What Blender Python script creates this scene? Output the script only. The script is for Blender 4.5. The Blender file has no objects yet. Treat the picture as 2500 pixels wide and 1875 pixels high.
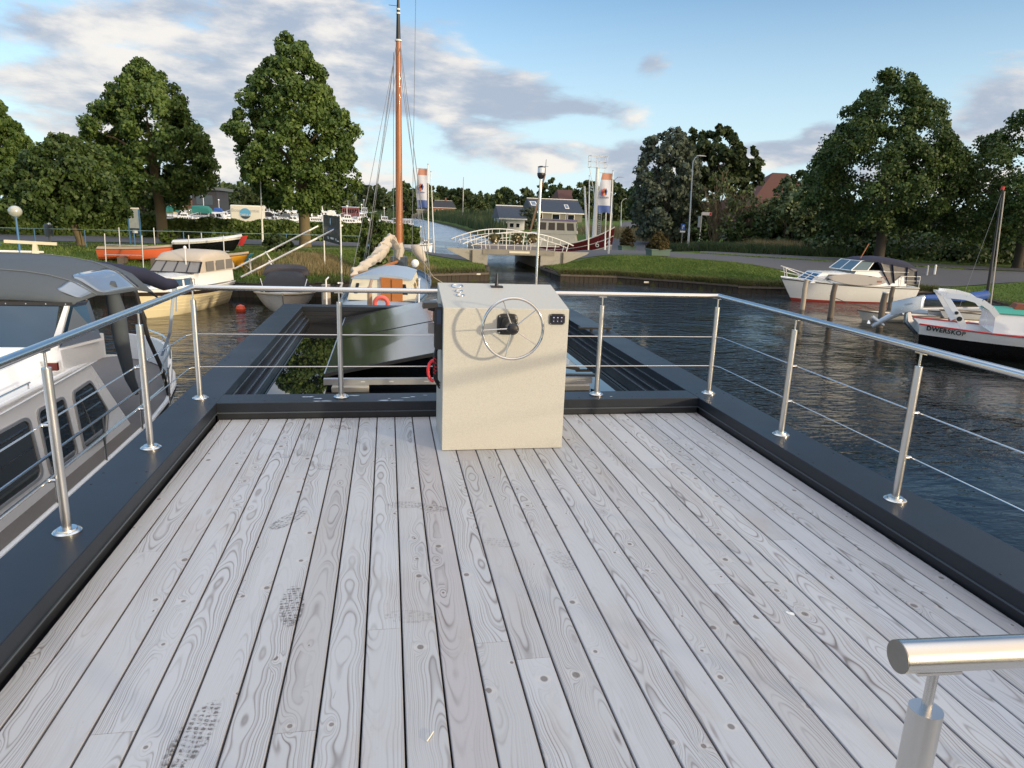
import bpy, math, random
import numpy as np
from mathutils import Vector, Matrix
random.seed(7); rng = np.random.default_rng(7)
PI = math.pi
scene = bpy.context.scene
COL = scene.collection

# ------------------------------------------------------------------ camera
FPX, PITCH, ROLL, YAW, EYE = 1682.6, .2407, .0369, .1817, 1.65
FW = np.array([math.sin(YAW)*math.cos(PITCH), math.cos(YAW)*math.cos(PITCH), -math.sin(PITCH)])
RT = np.array([math.cos(YAW), -math.sin(YAW), 0.]); UP = np.cross(RT, FW)
R2 = RT*math.cos(ROLL)+UP*math.sin(ROLL); U2 = -RT*math.sin(ROLL)+UP*math.cos(ROLL)
CAM = np.array([0, 0, EYE])
def ray(px, py): return FW+R2*(px-1250)/FPX-U2*(py-937.5)/FPX
def onz(px, py, z):
    d = ray(px, py); return Vector(CAM+d*(z-EYE)/d[2])
def ony(px, py, y):
    d = ray(px, py); return Vector(CAM+d*y/d[1])
cd = bpy.data.cameras.new("camera"); cam = bpy.data.objects.new("camera", cd); COL.objects.link(cam)
cd.sensor_width = 36; cd.lens = FPX/2500*36; cd.clip_start = .05; cd.clip_end = 5000
m = Matrix.Identity(4)
for i in range(3):
    m[i][0] = R2[i]; m[i][1] = U2[i]; m[i][2] = -FW[i]; m[i][3] = CAM[i]
cam.matrix_world = m
scene.camera = cam
WATER = -2.45; LAND = -1.0

# ------------------------------------------------------------------ mesh builder
def vadd(a, b): return (a[0]+b[0], a[1]+b[1], a[2]+b[2])
class MB:
    def __init__(s): s.v = []; s.f = []
    def add(s, vs, fs):
        n = len(s.v); s.v += [tuple(v) for v in vs]; s.f += [tuple(i+n for i in f) for f in fs]; return s
    def box(s, x0, x1, y0, y1, z0, z1):
        return s.hexa([(x0,y0,z0),(x1,y0,z0),(x1,y1,z0),(x0,y1,z0),(x0,y0,z1),(x1,y0,z1),(x1,y1,z1),(x0,y1,z1)])
    def hexa(s, p): return s.add(p, [(3,2,1,0),(4,5,6,7),(0,1,5,4),(1,2,6,5),(2,3,7,6),(3,0,4,7)])
    def beam(s, a, b, w, h, upv=(0,0,1)):
        a = Vector(a); b = Vector(b); d = (b-a).normalized(); u = Vector(upv)
        sd = d.cross(u)
        if sd.length < 1e-4: sd = d.cross(Vector((1,0,0)))
        sd.normalize(); u = sd.cross(d); sd = sd*w/2; u = u*h/2
        return s.hexa([a-sd-u, a+sd-u, b+sd-u, b-sd-u, a-sd+u, a+sd+u, b+sd+u, b-sd+u])
    def tube(s, pts, r, seg=10, cap=True, closed=False):
        pts = [Vector(p) for p in pts]; n = len(pts)
        rs = list(r) if hasattr(r, '__len__') else [r]*n
        prev = None; base = len(s.v)
        for i, p in enumerate(pts):
            if closed: t = pts[(i+1) % n]-pts[i-1]
            else: t = pts[min(i+1, n-1)]-pts[max(i-1, 0)]
            t.normalize()
            if prev is None:
                a = Vector((0,0,1)) if abs(t.z) < .9 else Vector((1,0,0)); sd = t.cross(a).normalized()
            else:
                sd = prev-t*prev.dot(t); sd.normalize()
            prev = sd; u = t.cross(sd)
            for k in range(seg):
                an = 2*PI*k/seg; s.v.append(tuple(p+(sd*math.cos(an)+u*math.sin(an))*rs[i]))
        for i in range(n if closed else n-1):
            j = (i+1) % n
            for k in range(seg):
                k2 = (k+1) % seg
                s.f.append((base+i*seg+k, base+i*seg+k2, base+j*seg+k2, base+j*seg+k))
        if cap and not closed:
            s.f.append(tuple(base+k for k in range(seg))[::-1]); s.f.append(tuple(base+(n-1)*seg+k for k in range(seg)))
        return s
    def cyl(s, x, y, z0, z1, r, r1=None, seg=16): return s.tube([(x,y,z0),(x,y,z1)], [r, r if r1 is None else r1], seg)
    def lathe(s, c, prof, seg=20):
        n = len(s.v)
        for (r, z) in prof:
            for k in range(seg):
                a = 2*PI*k/seg; s.v.append((c[0]+r*math.cos(a), c[1]+r*math.sin(a), c[2]+z))
        for i in range(len(prof)-1):
            for k in range(seg):
                k2 = (k+1) % seg; s.f.append((n+i*seg+k, n+i*seg+k2, n+(i+1)*seg+k2, n+(i+1)*seg+k))
        s.f.append(tuple(n+k for k in range(seg))[::-1]); s.f.append(tuple(n+(len(prof)-1)*seg+k for k in range(seg)))
        return s
    def torus(s, c, R, r, ax=(0,0,1), seg=40, s2=10, a0=0, a1=2*PI):
        ax = Vector(ax).normalized(); u = ax.cross(Vector((.3,.1,1)) if abs(ax.z) < .9 else Vector((1,0,0))).normalized(); w = ax.cross(u)
        full = abs(a1-a0-2*PI) < 1e-3
        n = seg if full else seg+1
        pts = [Vector(c)+(u*math.cos(a0+(a1-a0)*i/seg)+w*math.sin(a0+(a1-a0)*i/seg))*R for i in range(n)]
        return s.tube(pts, r, s2, closed=full)
    def prism(s, poly, d):       # poly: 3-D outline, d: extrusion vector
        n = len(poly); a = [tuple(p) for p in poly]; b = [vadd(p, d) for p in a]
        return s.add(a+b, [tuple(range(n))[::-1], tuple(range(n, 2*n))]+[(i, (i+1) % n, n+(i+1) % n, n+i) for i in range(n)])
    def loft(s, secs, closed=False, cap=True):
        n = len(secs[0]); base = len(s.v)
        for q in secs: s.v += [tuple(p) for p in q]
        for i in range(len(secs)-1):
            for k in range(n if closed else n-1):
                k2 = (k+1) % n; s.f.append((base+i*n+k, base+i*n+k2, base+(i+1)*n+k2, base+(i+1)*n+k))
        if cap: s.f.append(tuple(base+k for k in range(n))[::-1]); s.f.append(tuple(base+(len(secs)-1)*n+k for k in range(n)))
        return s
    def sphere(s, c, r, seg=14, rings=9, sz=1.):
        return s.lathe(c, [(max(r*math.sin(PI*i/rings), .001), -r*sz*math.cos(PI*i/rings)) for i in range(rings+1)], seg)
    def panel(s, q, u0, u1, v0, v1, off=.012, th=.02):   # a thin plate proud of the quad q (BL, BR, TR, TL)
        q = [Vector(p) for p in q]
        def P(u, v): return q[0]*(1-u)*(1-v)+q[1]*u*(1-v)+q[2]*u*v+q[3]*(1-u)*v
        nn = (q[1]-q[0]).cross(q[3]-q[0]).normalized()
        ps = [P(u0,v0), P(u1,v0), P(u1,v1), P(u0,v1)]
        return s.hexa([p+nn*(off-th) for p in ps]+[p+nn*off for p in ps])
    def build(s, name, mat, parent=None, label=None, smooth=35):
        me = bpy.data.meshes.new(name); me.from_pydata(s.v, [], s.f); me.update()
        return link(name, me, mat, parent, label, smooth)
WORLDT = set()
def link(name, me, mat, parent=None, label=None, smooth=35):
    if mat is not None: me.materials.append(mat)
    if smooth:
        me.shade_smooth()
        if smooth < 180: me.set_sharp_from_angle(angle=math.radians(smooth))
    o = bpy.data.objects.new(name, me); COL.objects.link(o)
    if parent is not None:
        o.parent = parent
        if parent.name in WORLDT: o.location = -parent.location
    if label: o['label'] = label
    return o
def tag(o, label=None, cat=None, group=None, kind=None):
    if label: o['label'] = label
    if cat: o['category'] = cat
    if group: o['group'] = group
    if kind: o['kind'] = kind
    return o
def thing(name, label, cat, loc=(0,0,0), rz=0, group=None, world=False):
    o = bpy.data.objects.new(name, None); COL.objects.link(o); o.location = loc; o.rotation_euler = (0,0,rz)
    o.empty_display_size = .2
    if world: WORLDT.add(o.name)
    return tag(o, label, cat, group)
def struct(o): o['kind'] = 'structure'; return o
def children_of(o): return [c for c in bpy.data.objects if c.parent == o]
def copy_tree(o, parent=None, loc=None, rz=None, label=None, scale=None):
    c = o.copy(); COL.objects.link(c)
    if parent is not None: c.parent = parent
    if loc is not None: c.location = loc
    if rz is not None: c.rotation_euler = (0,0,rz)
    if scale is not None: c.scale = scale if hasattr(scale, '__len__') else (scale,)*3
    if label: c['label'] = label
    for ch in children_of(o): copy_tree(ch, c)
    return c
def text_mesh(txt, size, origin, xdir, ydir, th=.004, center=True, bold=0.):
    cu = bpy.data.curves.new("t", 'FONT'); cu.body = txt; cu.size = size; cu.extrude = th; cu.offset = bold; cu.space_character = 1.+bold*16
    if center: cu.align_x = 'CENTER'; cu.align_y = 'CENTER'
    ob = bpy.data.objects.new("t", cu); COL.objects.link(ob)
    dg = bpy.context.evaluated_depsgraph_get(); me = bpy.data.meshes.new_from_object(ob.evaluated_get(dg))
    bpy.data.objects.remove(ob); bpy.data.curves.remove(cu)
    X = Vector(xdir).normalized(); Y = Vector(ydir).normalized(); Z = X.cross(Y); O = Vector(origin)
    mb = MB(); mb.v = [tuple(O+X*v.co.x+Y*v.co.y+Z*v.co.z) for v in me.vertices]; mb.f = [tuple(p.vertices) for p in me.polygons]
    return mb

# ------------------------------------------------------------------ node helpers
class E:
    nt = None
    def __init__(s, x): s.x = x
    @staticmethod
    def op(o, *a):
        n = E.nt.nodes.new('ShaderNodeMath'); n.operation = o
        for i, q in enumerate(a):
            if isinstance(q, E): E.nt.links.new(q.x, n.inputs[i])
            else: n.inputs[i].default_value = q
        return E(n.outputs[0])
    def __add__(s, o): return E.op('ADD', s, o)
    __radd__ = __add__
    def __sub__(s, o): return E.op('SUBTRACT', s, o)
    def __rsub__(s, o): return E.op('SUBTRACT', o, s)
    def __mul__(s, o): return E.op('MULTIPLY', s, o)
    __rmul__ = __mul__
    def __truediv__(s, o): return E.op('DIVIDE', s, o)
    def __pow__(s, o): return E.op('POWER', s, o)
def fmin(a, b): return E.op('MINIMUM', a, b)
def fmax(a, b): return E.op('MAXIMUM', a, b)
def fsin(a): return E.op('SINE', a)
def fsqrt(a): return E.op('SQRT', a)
def fexp(a): return E.op('EXPONENT', a)
def fract(a): return E.op('FRACT', a)
def ffloor(a): return E.op('FLOOR', a)
def less(a, b): return E.op('LESS_THAN', a, b)
def smooth(a, lo, hi, o0=0., o1=1.):
    n = E.nt.nodes.new('ShaderNodeMapRange'); n.interpolation_type = 'SMOOTHSTEP'
    E.nt.links.new(a.x, n.inputs[0])
    for i, q in zip((1,2,3,4), (lo, hi, o0, o1)): n.inputs[i].default_value = q
    return E(n.outputs[0])
def comb(x, y, z):
    n = E.nt.nodes.new('ShaderNodeCombineXYZ')
    for i, q in enumerate((x, y, z)):
        if isinstance(q, E): E.nt.links.new(q.x, n.inputs[i])
        else: n.inputs[i].default_value = q
    return E(n.outputs[0])
def sep(v):
    n = E.nt.nodes.new('ShaderNodeSeparateXYZ'); E.nt.links.new(v.x, n.inputs[0]); return [E(o) for o in n.outputs]
def noise(v, scale=5., detail=3., rough=.5, dist=0., dim='3D', col=False):
    n = E.nt.nodes.new('ShaderNodeTexNoise'); n.noise_dimensions = dim
    if v is not None: E.nt.links.new(v.x, n.inputs['Vector'] if dim != '1D' else n.inputs['W'])
    n.inputs['Scale'].default_value = scale; n.inputs['Detail'].default_value = detail
    n.inputs['Roughness'].default_value = rough; n.inputs['Distortion'].default_value = dist
    return E(n.outputs['Color' if col else 0])
def rgb(c):
    n = E.nt.nodes.new('ShaderNodeRGB'); n.outputs[0].default_value = (*c, 1); return E(n.outputs[0])
def mixc(f, a, b, mode='MIX'):
    n = E.nt.nodes.new('ShaderNodeMix'); n.data_type = 'RGBA'; n.blend_type = mode
    for i, q in ((0, f), (6, a), (7, b)):
        if isinstance(q, E): E.nt.links.new(q.x, n.inputs[i])
        elif i == 0: n.inputs[0].default_value = q
        else: n.inputs[i].default_value = (*q, 1)
    return E(n.outputs[2])
def objc():
    n = E.nt.nodes.new('ShaderNodeTexCoord'); return E(n.outputs['Object'])
def geo(o):
    n = E.nt.nodes.new('ShaderNodeNewGeometry'); return E(n.outputs[o])
def newmat(name):
    mt = bpy.data.materials.new(name); mt.use_nodes = True; nt = mt.node_tree; E.nt = nt
    return mt, nt, nt.nodes['Principled BSDF']
def setin(b, name, q):
    if isinstance(q, E): E.nt.links.new(q.x, b.inputs[name])
    elif isinstance(q, (tuple, list)): b.inputs[name].default_value = (*q, 1) if len(q) == 3 else q
    else: b.inputs[name].default_value = q
def bump(b, h, strength=.3, dist=.01):
    n = E.nt.nodes.new('ShaderNodeBump'); n.inputs['Strength'].default_value = strength; n.inputs['Distance'].default_value = dist
    E.nt.links.new(h.x, n.inputs['Height']); E.nt.links.new(n.outputs[0], b.inputs['Normal'])
MATS = {}
def M(name, col, rough=.5, metal=0., var=.12, scale=3., bmp=0., bscale=60., spec=.5, dirt=0., coat=0.):
    if name in MATS: return MATS[name]
    mt, nt, b = newmat(name); p = objc()
    n1 = noise(p, scale, 4, .6); n2 = noise(p, scale*9, 3, .6)
    f = (n1*.65+n2*.35-.5)*(2*var)+1.
    c = mixc(1., rgb(col), comb(f, f, f), 'MULTIPLY')
    if dirt:
        c = mixc(smooth(noise(p, scale*1.7, 5, .65), .5, .75)*dirt, c, tuple(x*.45+.02 for x in col))
    setin(b, 'Base Color', c); setin(b, 'Roughness', fmin(fmax(n1*.25+(rough-.12), .02), 1.)); setin(b, 'Metallic', metal)
    b.inputs['Specular IOR Level'].default_value = spec; b.inputs['Coat Weight'].default_value = coat
    if bmp: bump(b, noise(p, bscale, 3, .6), bmp, .003)
    MATS[name] = mt; return mt

# ------------------------------------------------------------------ light and sky
SUN_EL = math.radians(8.5); sd_ = Vector((.72, -.69, 0)).normalized()
SUN_DIR = Vector((sd_.x*math.cos(SUN_EL), sd_.y*math.cos(SUN_EL), math.sin(SUN_EL)))
sl = bpy.data.lights.new("sun", 'SUN'); so = bpy.data.objects.new("sun", sl); COL.objects.link(so)
sl.energy = 2.0; sl.angle = math.radians(2.2); sl.color = (1., .83, .58)
so.rotation_euler = SUN_DIR.to_track_quat('Z', 'Y').to_euler()
world = bpy.data.worlds.new("World"); scene.world = world; world.use_nodes = True
nt = world.node_tree; E.nt = nt; bg = nt.nodes['Background']
sky = nt.nodes.new('ShaderNodeTexSky'); sky.sky_type = 'NISHITA'; sky.sun_disc = False
sky.sun_elevation = SUN_EL; sky.sun_rotation = math.atan2(SUN_DIR.x, SUN_DIR.y); sky.altitude = 0; sky.air_density = 1.; sky.dust_density = .6; sky.ozone_density = 1.5
tc = nt.nodes.new('ShaderNodeTexCoord'); dv = E(tc.outputs['Generated']); dx, dy, dz = sep(dv)
az = E.op('ARCTAN2', dx, dy)*(180/PI); el = E.op('ARCSINE', dz)*(180/PI)
def azel(px, py):
    d = ray(px, py); d = d/np.linalg.norm(d); return math.degrees(math.atan2(d[0], d[1])), math.degrees(math.asin(d[2]))
def blob(px, py, sx, sy, k):
    a, e = azel(px, py); sx /= 29.4; sy /= 29.4
    u = (az-a)/sx; v = (el-e)/sy
    return fexp((u*u+v*v)*-1.)*k
q = fmax(dz, 0.)+.62
def cfield(ox, oy):
    P = comb(dx/q+ox, dy/q+oy, dz*3.4)
    w = noise(P, 4.2, 7, .57, .2); v = noise(P, 1.3, 2, .5)
    return w*.62+v*.38
n0 = cfield(0, 0); n1 = cfield(.06, -.045)
# where the cloud banks stand in the sky (azimuth, elevation), as in a cloud map
bias = blob(200,130,800,190,.12)+blob(600,340,500,100,.05)+blob(1230,290,240,50,.07)+blob(1050,170,260,120,.05)+blob(1290,230,150,60,.10)+blob(1180,235,90,45,.08)+blob(1440,265,140,20,.13)+blob(950,60,230,180,.04)+blob(900,440,600,45,.04)+blob(1300,400,200,40,.10)+blob(1860,375,130,34,.30)+blob(1590,160,60,34,.17)+blob(2010,320,70,38,.22)+blob(1430,385,150,40,.14)+blob(2100,420,260,26,.14)+blob(2450,230,150,85,.24)+blob(2380,450,170,40,.16)+blob(1560,400,80,60,.22)
bias = bias+blob(1900,120,520,230,-.2)+blob(120,560,240,60,-.02)+blob(880,270,120,60,-.04)+blob(1150,60,220,80,-.13)
dens = n0+bias
cover = smooth(dens, .535, .635)
lit = smooth((n0-n1)*7.+(n0*-1.2+.62)*1.2+blob(300,90,700,110,.30)+blob(110,280,150,70,.7)+blob(1000,420,800,60,.25)+blob(250,260,330,55,-.35)+blob(1250,290,260,60,-.3), -.35, .75)
ccol = mixc(lit, (.43,.50,.62), (.96,.91,.85))
skyc = mixc(1., E(sky.outputs[0]), (.93,1.30,1.70), 'MULTIPLY')
hz = smooth(el, -1., 22., .85, 0.)
base = mixc(hz, skyc, (5.4,6.7,7.3))
CK = 6.6
cc = mixc(1., ccol, (CK, CK, CK), 'MULTIPLY')
fin = mixc(cover*.93, base, cc)
# added brightness in the unseen sky overhead and sunward, to light the deck
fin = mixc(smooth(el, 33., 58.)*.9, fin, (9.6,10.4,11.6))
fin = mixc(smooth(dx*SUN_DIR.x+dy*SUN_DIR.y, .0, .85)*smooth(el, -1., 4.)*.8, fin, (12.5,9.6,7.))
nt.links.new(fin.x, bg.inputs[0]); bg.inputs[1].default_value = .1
world.cycles.sampling_method = 'MANUAL'; world.cycles.sample_map_resolution = 512
scene.view_settings.view_transform = 'Standard'; scene.view_settings.look = 'None'
scene.view_settings.exposure = .6; scene.view_settings.gamma = 1
scene.cycles.max_bounces = 6; scene.cycles.transparent_max_bounces = 8
# ------------------------------------------------------------------ materials
kerbM = M('coated_metal', (.010,.014,.021), .40, 0, .22, 1.2, .12, 300., .45, dirt=.15)
kerbD = M('coated_metal_edge', (.014,.016,.020), .42, 0, .10, 1.5, .1, 200.)
blackM = M('black_plastic', (.012,.012,.014), .35)
rubberM = M('black_rubber', (.010,.010,.011), .55, bmp=.2)
whiteM = M('white_gelcoat', (.86,.865,.855), .25, 0, .03, 1.5, coat=.3)
creamM = M('cream_gelcoat', (.78,.72,.55), .3, 0, .05, 1.5, dirt=.15)
paleM = M('pale_paint', (.62,.60,.55), .45, 0, .08, 2, dirt=.3)
alu = M('aluminium', (.62,.63,.64), .35, 1., .08, 6)
concM = M('concrete', (.36,.34,.29), .85, 0, .25, 1.2, .5, 30., dirt=.7)
woodM = M('varnished_wood', (.42,.15,.035), .35, 0, .3, 4, coat=.4)
oldwood = M('weathered_timber', (.12,.10,.08), .85, 0, .35, 3, .6, 40., dirt=.6)
canvasB = M('navy_canvas', (.014,.018,.045), .8, 0, .15, 4, .5, 220.)
canvasG = M('grey_canvas', (.075,.092,.11), .75, 0, .08, 4, .4, 300.)
canvasK = M('charcoal_canvas', (.03,.03,.033), .8, 0, .15, 4, .4, 200.)
canvasC = M('cream_canvas', (.50,.44,.36), .8, 0, .12, 5, .4, 150.)
canvasT = M('green_canvas', (.02,.17,.15), .7, 0, .1, 3)
blueC = M('blue_canvas', (.02,.08,.30), .6, 0, .15, 5)
redP = M('red_paint', (.55,.03,.025), .35)
darkred = M('dark_red_paint', (.13,.012,.016), .3, 0, .1, 2)
orangeP = M('coral_paint', (.75,.16,.07), .35)
yellowP = M('yellow_paint', (.75,.36,.03), .35)
blueP = M('blue_paint', (.03,.12,.28), .4)
navyP = M('navy_paint', (.012,.03,.08), .25, coat=.4)
tealP = M('sea_green_paint', (.05,.34,.24), .5)
blackP = M('black_hull_paint', (.008,.008,.009), .25)
brownM = M('brown_trim', (.03,.018,.014), .5)
whiteP = M('white_paint', (.78,.77,.72), .45, 0, .05, 2, dirt=.15)
galv = M('galvanised_steel', (.42,.43,.44), .5, .6, .12, 5)
ropeM = M('rope', (.45,.40,.30), .9)
def glass(name, col, rough=.04, spec=.8):
    mt, nt, b = newmat(name); setin(b, 'Base Color', col); setin(b, 'Roughness', rough); b.inputs['Specular IOR Level'].default_value = spec
    b.inputs['Coat Weight'].default_value = 1.; b.inputs['Coat Roughness'].default_value = .02
    p = objc(); bump(b, noise(p, 2., 1), .03, .02); return mt
darkglass = glass('dark_window_glass', (.010,.015,.02))
blueglass = glass('blue_window_glass', (.02,.05,.09))
clearpvc = glass('clear_window_film', (.13,.14,.15), .12)
panelM = None
def steel(name='stainless_steel', rough=.24, axis=2):
    mt, nt, b = newmat(name); p = objc(); x, y, z = sep(p)
    n2 = noise(p, 7, 3)
    setin(b, 'Base Color', mixc(n2, (.60,.59,.56), (.72,.71,.69))); setin(b, 'Metallic', 1.)
    setin(b, 'Roughness', n2*.08+(rough-.04)); return mt
steelM = steel()
steelB = steel('brushed_steel', .3)
chromeM = steel('polished_steel', .07)
# weathered pine decking: growth rings, knots, boot prints, all in metres on the deck
SP, S0 = .1413, -1.228-.1413
FEET = [(1040,1150,0,.0),(615,1395,0,.0)]
def foot(px, py, ang, L=.29, W=.105, k=1.):
    p = onz(px, py, 0); return (p.x, p.y, math.radians(ang), L, W, k)
FEET = [foot(705,1268,-32,.30,.11,.9), foot(713,1478,4,.34,.11,1.), foot(470,1800,-12,.36,.12,1.), foot(990,1232,86,.24,.10,.65),
        foot(1055,1240,70,.2,.09,.8), foot(680,1113,70,.20,.09,.5), foot(735,1105,40,.22,.09,.5), foot(785,1140,60,.2,.1,.55),
        foot(830,1043,60,.2,.1,.9), foot(753,1063,20,.24,.09,.5), foot(1000,1505,80,.24,.1,.35), foot(1220,1325,70,.22,.1,.35), foot(655,1078,50,.22,.1,.4), foot(1370,1365,20,.26,.1,.4),
        foot(820,1100,80,.2,.09,.45)]
def deck_mat():
    mt, nt, b = newmat('weathered_pine'); p = objc(); X, Y, Z = sep(p)
    oi = nt.nodes.new('ShaderNodeObjectInfo'); R = E(oi.outputs['Random'])
    idx = ffloor((X-S0)/SP); xb = X-(idx+.5)*SP-S0
    wob = noise(comb(R*91, Y*1.1, 0), 1.3, 3, .55); wob2 = noise(comb(R*37+5, Y*3.2, xb*6), 1., 2, .5)
    u = xb+(wob-.5)*.10+(fract(R*7.7)-.5)*.11+(wob2-.5)*.014
    sg = less(.5, fract(R*3.3))*2.-1.
    hh = fmax(.085+(fract(R*17.1)-.5)*.07+(Y-3.4)*.021*sg+(noise(comb(R*53+9, Y*.55, 0), 1.6, 3, .5)-.5)*.11, .004)
    # knots
    v = nt.nodes.new('ShaderNodeTexVoronoi'); v.voronoi_dimensions = '3D'; v.inputs['Scale'].default_value = 1.; v.inputs['Randomness'].default_value = 1.
    kc = comb(X/.11, Y/.27, idx*3.7); nt.links.new(kc.x, v.inputs['Vector'])
    px_, py_, pz_ = sep(E(v.outputs['Position'])); kr = sep(E(v.outputs['Color']))
    ddx = X-px_*.11; ddy = Y-py_*.27
    on = less(kr[0], .27)
    ks = kr[1]*1.1+.35
    inf = fexp((ddx*ddx*2000.+ddy*ddy*330.)*-1.)*on*ks
    F = fsqrt(u*u+hh*hh)+inf*.028
    ring = fsin(F*1150.)*.5+.5
    ring2 = fsin(F*470.+2.)*.5+.5
    fine = noise(comb(X*210, Y*2.2, 0), 1., 3, .6)
    amp = smooth(noise(comb(X*5, Y*.7, R*20), 1.2, 3), .38, .62, .12, 1.)
    line = fmin((ring**7.)*.66*amp+(ring2**12.)*.35*amp+fine*.15, 1.)
    core = smooth(fsqrt(ddx*ddx*1.2+ddy*ddy*.9)/(ks*.0115), .75, 1.25, 1., 0.)*on
    halo = smooth(fsqrt(ddx*ddx+ddy*ddy*2.)/(ks*.026), .5, 1.2, 1., 0.)*on
    tint = fract(R*13.7)
    base = mixc(tint, (.50,.52,.545), (.43,.435,.445))
    base = mixc(smooth(fract(R*5.3), .86, .9)*.5, base, (.36,.32,.315))
    stain = noise(comb(X*2.2, Y*.8, 3.), 2.2, 5, .62)
    base = mixc(smooth(stain, .52, .72)*.35, base, (.40,.355,.315))
    base = mixc(line*.82, base, (.115,.095,.088))
    base = mixc(core*.7, base, (.10,.075,.062)); base = mixc(halo*(1.-core)*.3, base, (.62,.58,.52))
    mottle = noise(comb(X*9, Y*5, 1.), 3., 5, .7)
    base = mixc(smooth(mottle, .60, .72)*.20, base, (.22,.2,.19))
    # darker brown towards the board edges
    edge = smooth(E.op('ABSOLUTE', xb), .060, .0685)
    base = mixc(edge*.45, base, (.18,.15,.14))
    mask = None
    nz = noise(p, 42., 3, .7)
    for (fx, fy, a, L, W, k) in FEET:
        c, s_ = math.cos(a), math.sin(a)
        du = (X-fx)*(-s_)+(Y-fy)*c; dv_ = (X-fx)*c+(Y-fy)*s_
        e = du*du*(4/L/L)+dv_*dv_*(4/W/W)
        tread = fmax(less(.42, fract(du*52.+nz*1.3)), .25)*fmax(less(.38, fract(dv_*44.+du*9+nz*1.1)), .3)
        mk = smooth(e, .72, 1.02, 1., 0.)*fmax(tread, smooth(e+(nz-.5)*1.2, .1, .9, 0., .8)*less(0., du*-1.))*smooth(nz, .40, .56)*k
        mask = mk if mask is None else fmax(mask, mk)
    base = mixc(mask*.85, base, (.075,.062,.055))
    setin(b, 'Base Color', base); setin(b, 'Roughness', .62-mask*.25+fine*.1); b.inputs['Specular IOR Level'].default_value = .35
    bump(b, fine*.5-ring*.5*amp, .25, .0012)
    return mt
deckM = deck_mat()

# ------------------------------------------------------------------ the houseboat roof
XL, XR, YK, YF = -1.3329, 2.6954, 5.5113, 5.7788     # inner faces, near and far edge of the front kerb
XLO, XRO, HK = -1.6516, 3.0495, .139
YB = -3.4; FI = 11.2; FO = 11.46
hb = thing('houseboat', 'houseboat roof terrace with silvery pine decking framed by dark blue grey kerbs', 'houseboat', (0,0,WATER), world=True)
def plank(x0, x1, y0, y1):
    mb = MB(); c = .003
    pr = [(x0,-.028),(x1,-.028),(x1,-c),(x1-c,0),(x0+c,0),(x0,-c)]
    mb.loft([[(x, y0, z) for x, z in pr], [(x, y1, z) for x, z in pr]], closed=True)
    return mb.build('deck_board', deckM, hb)
joint = {3: [2.05], 5: [4.2], 7: [1.98, 4.6], 9: [2.52, 4.55], 11: [4.5], 12: [2.38], 13: [2.26, 4.45], 16: [3.9], 18: [3.3], 20: [2.7], 22: [4.2], 24: [3.1], 25: [4.8], 27: [3.6], 1: [3.3]}
for i in range(29):
    x0 = S0+i*SP+.0035; x1 = S0+(i+1)*SP-.0035
    x0 = max(x0, XL+.012); x1 = min(x1, XR-.004)
    if x1-x0 < .02: continue
    ys = [-1.2]+joint.get(i, [])+[YK-.002]
    for a, b_ in zip(ys[:-1], ys[1:]): plank(x0, x1, a+.0009, b_-.0009)
MB().box(XLO+.02, XRO-.02, YB+.1, YK+.05, -.10, -.045).build('deck_underlay', M('black_membrane', (.003,.003,.003), .9), hb)
# kerbs: cap, lip and recess
def kerb_x(xi, xo, y0, y1, sgn):
    mb = MB(); lo, hi = min(xi, xo), max(xi, xo)
    c = .004
    pr = [(lo,.062),(hi,.062),(hi,HK-c),(hi-c,HK),(lo+c,HK),(lo,HK-c)]
    mb.loft([[(x, y0, z) for x, z in pr], [(x, y1, z) for x, z in pr]], closed=True)
    return mb
kl = kerb_x(XL, XLO, YB, FO, 1); kr_ = kerb_x(XR, XRO, YB, FO, -1)
for (mb, x0, x1) in ((kl, XLO, XL), (kr_, XR, XRO)):
    y = -1.0
    while y < 11:
        for q_ in (.045, -.045):
            xx = x0-q_ if q_ < 0 else x1-q_
            for dy in (0, .17): mb.lathe((xx, y+dy, HK-.001), [(.0075,0),(.0065,.003),(.001,.0045)], 8)
        y += 1.62
kl.build('kerb', kerbM, hb); kr_.build('kerb', kerbM, hb)
f_ = MB(); cc_ = .004
for (y0, y1) in ((YK, YF), (FI, FO-.003)):
    pr = [(y0,.062),(y1,.062),(y1,HK-cc_-.003),(y1-cc_,HK-.003),(y0+cc_,HK-.003),(y0,HK-cc_-.003)]
    g_ = MB(); g_.loft([[(XL+.001, y, z) for y, z in pr], [(XR-.001, y, z) for y, z in pr]], closed=True)
    if y0 == YK:
        for xx in (-.98, 1.62, 2.1, -1.18): g_.lathe((xx, y0+.06, HK-.004), [(.0075,0),(.0065,.003),(.001,.0045)], 8)
        for xx in (-.35, .25, 1.5): g_.box(xx, xx+.004, y0-.0015, y0+.01, .064, HK-.006)
    g_.build('kerb', kerbM, hb)
# darker return faces and the light lip under each cap
lipM = M('edge_trim', (.07,.085,.10), .35, .2)
def under(a, b_, axis, inside):
    mb = MB(); lp = MB()
    for (z0, z1, d) in ((-.10, .0615, .012),):
        if axis == 'x': mb.box(a+(.012 if inside > 0 else -.10), a+(.10 if inside > 0 else -.012), b_[0], b_[1], z0, z1)
        else: mb.box(b_[0], b_[1], a+.012, a+.10, z0, z1)
    if axis == 'x': lp.box(min(a, a-inside*.006), max(a, a-inside*.006), b_[0], b_[1], .052, .0605)
    else: lp.box(b_[0], b_[1], a-.004, a+.006, .050, .0600)
    mb.build('kerb_return', kerbD, hb); lp.build('trim_strip', lipM, hb)
under(XL, (YB, YK), 'x', -1); under(XR, (YB, YK), 'x', 1); under(YK, (XL, XR), 'y', 1)
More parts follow.
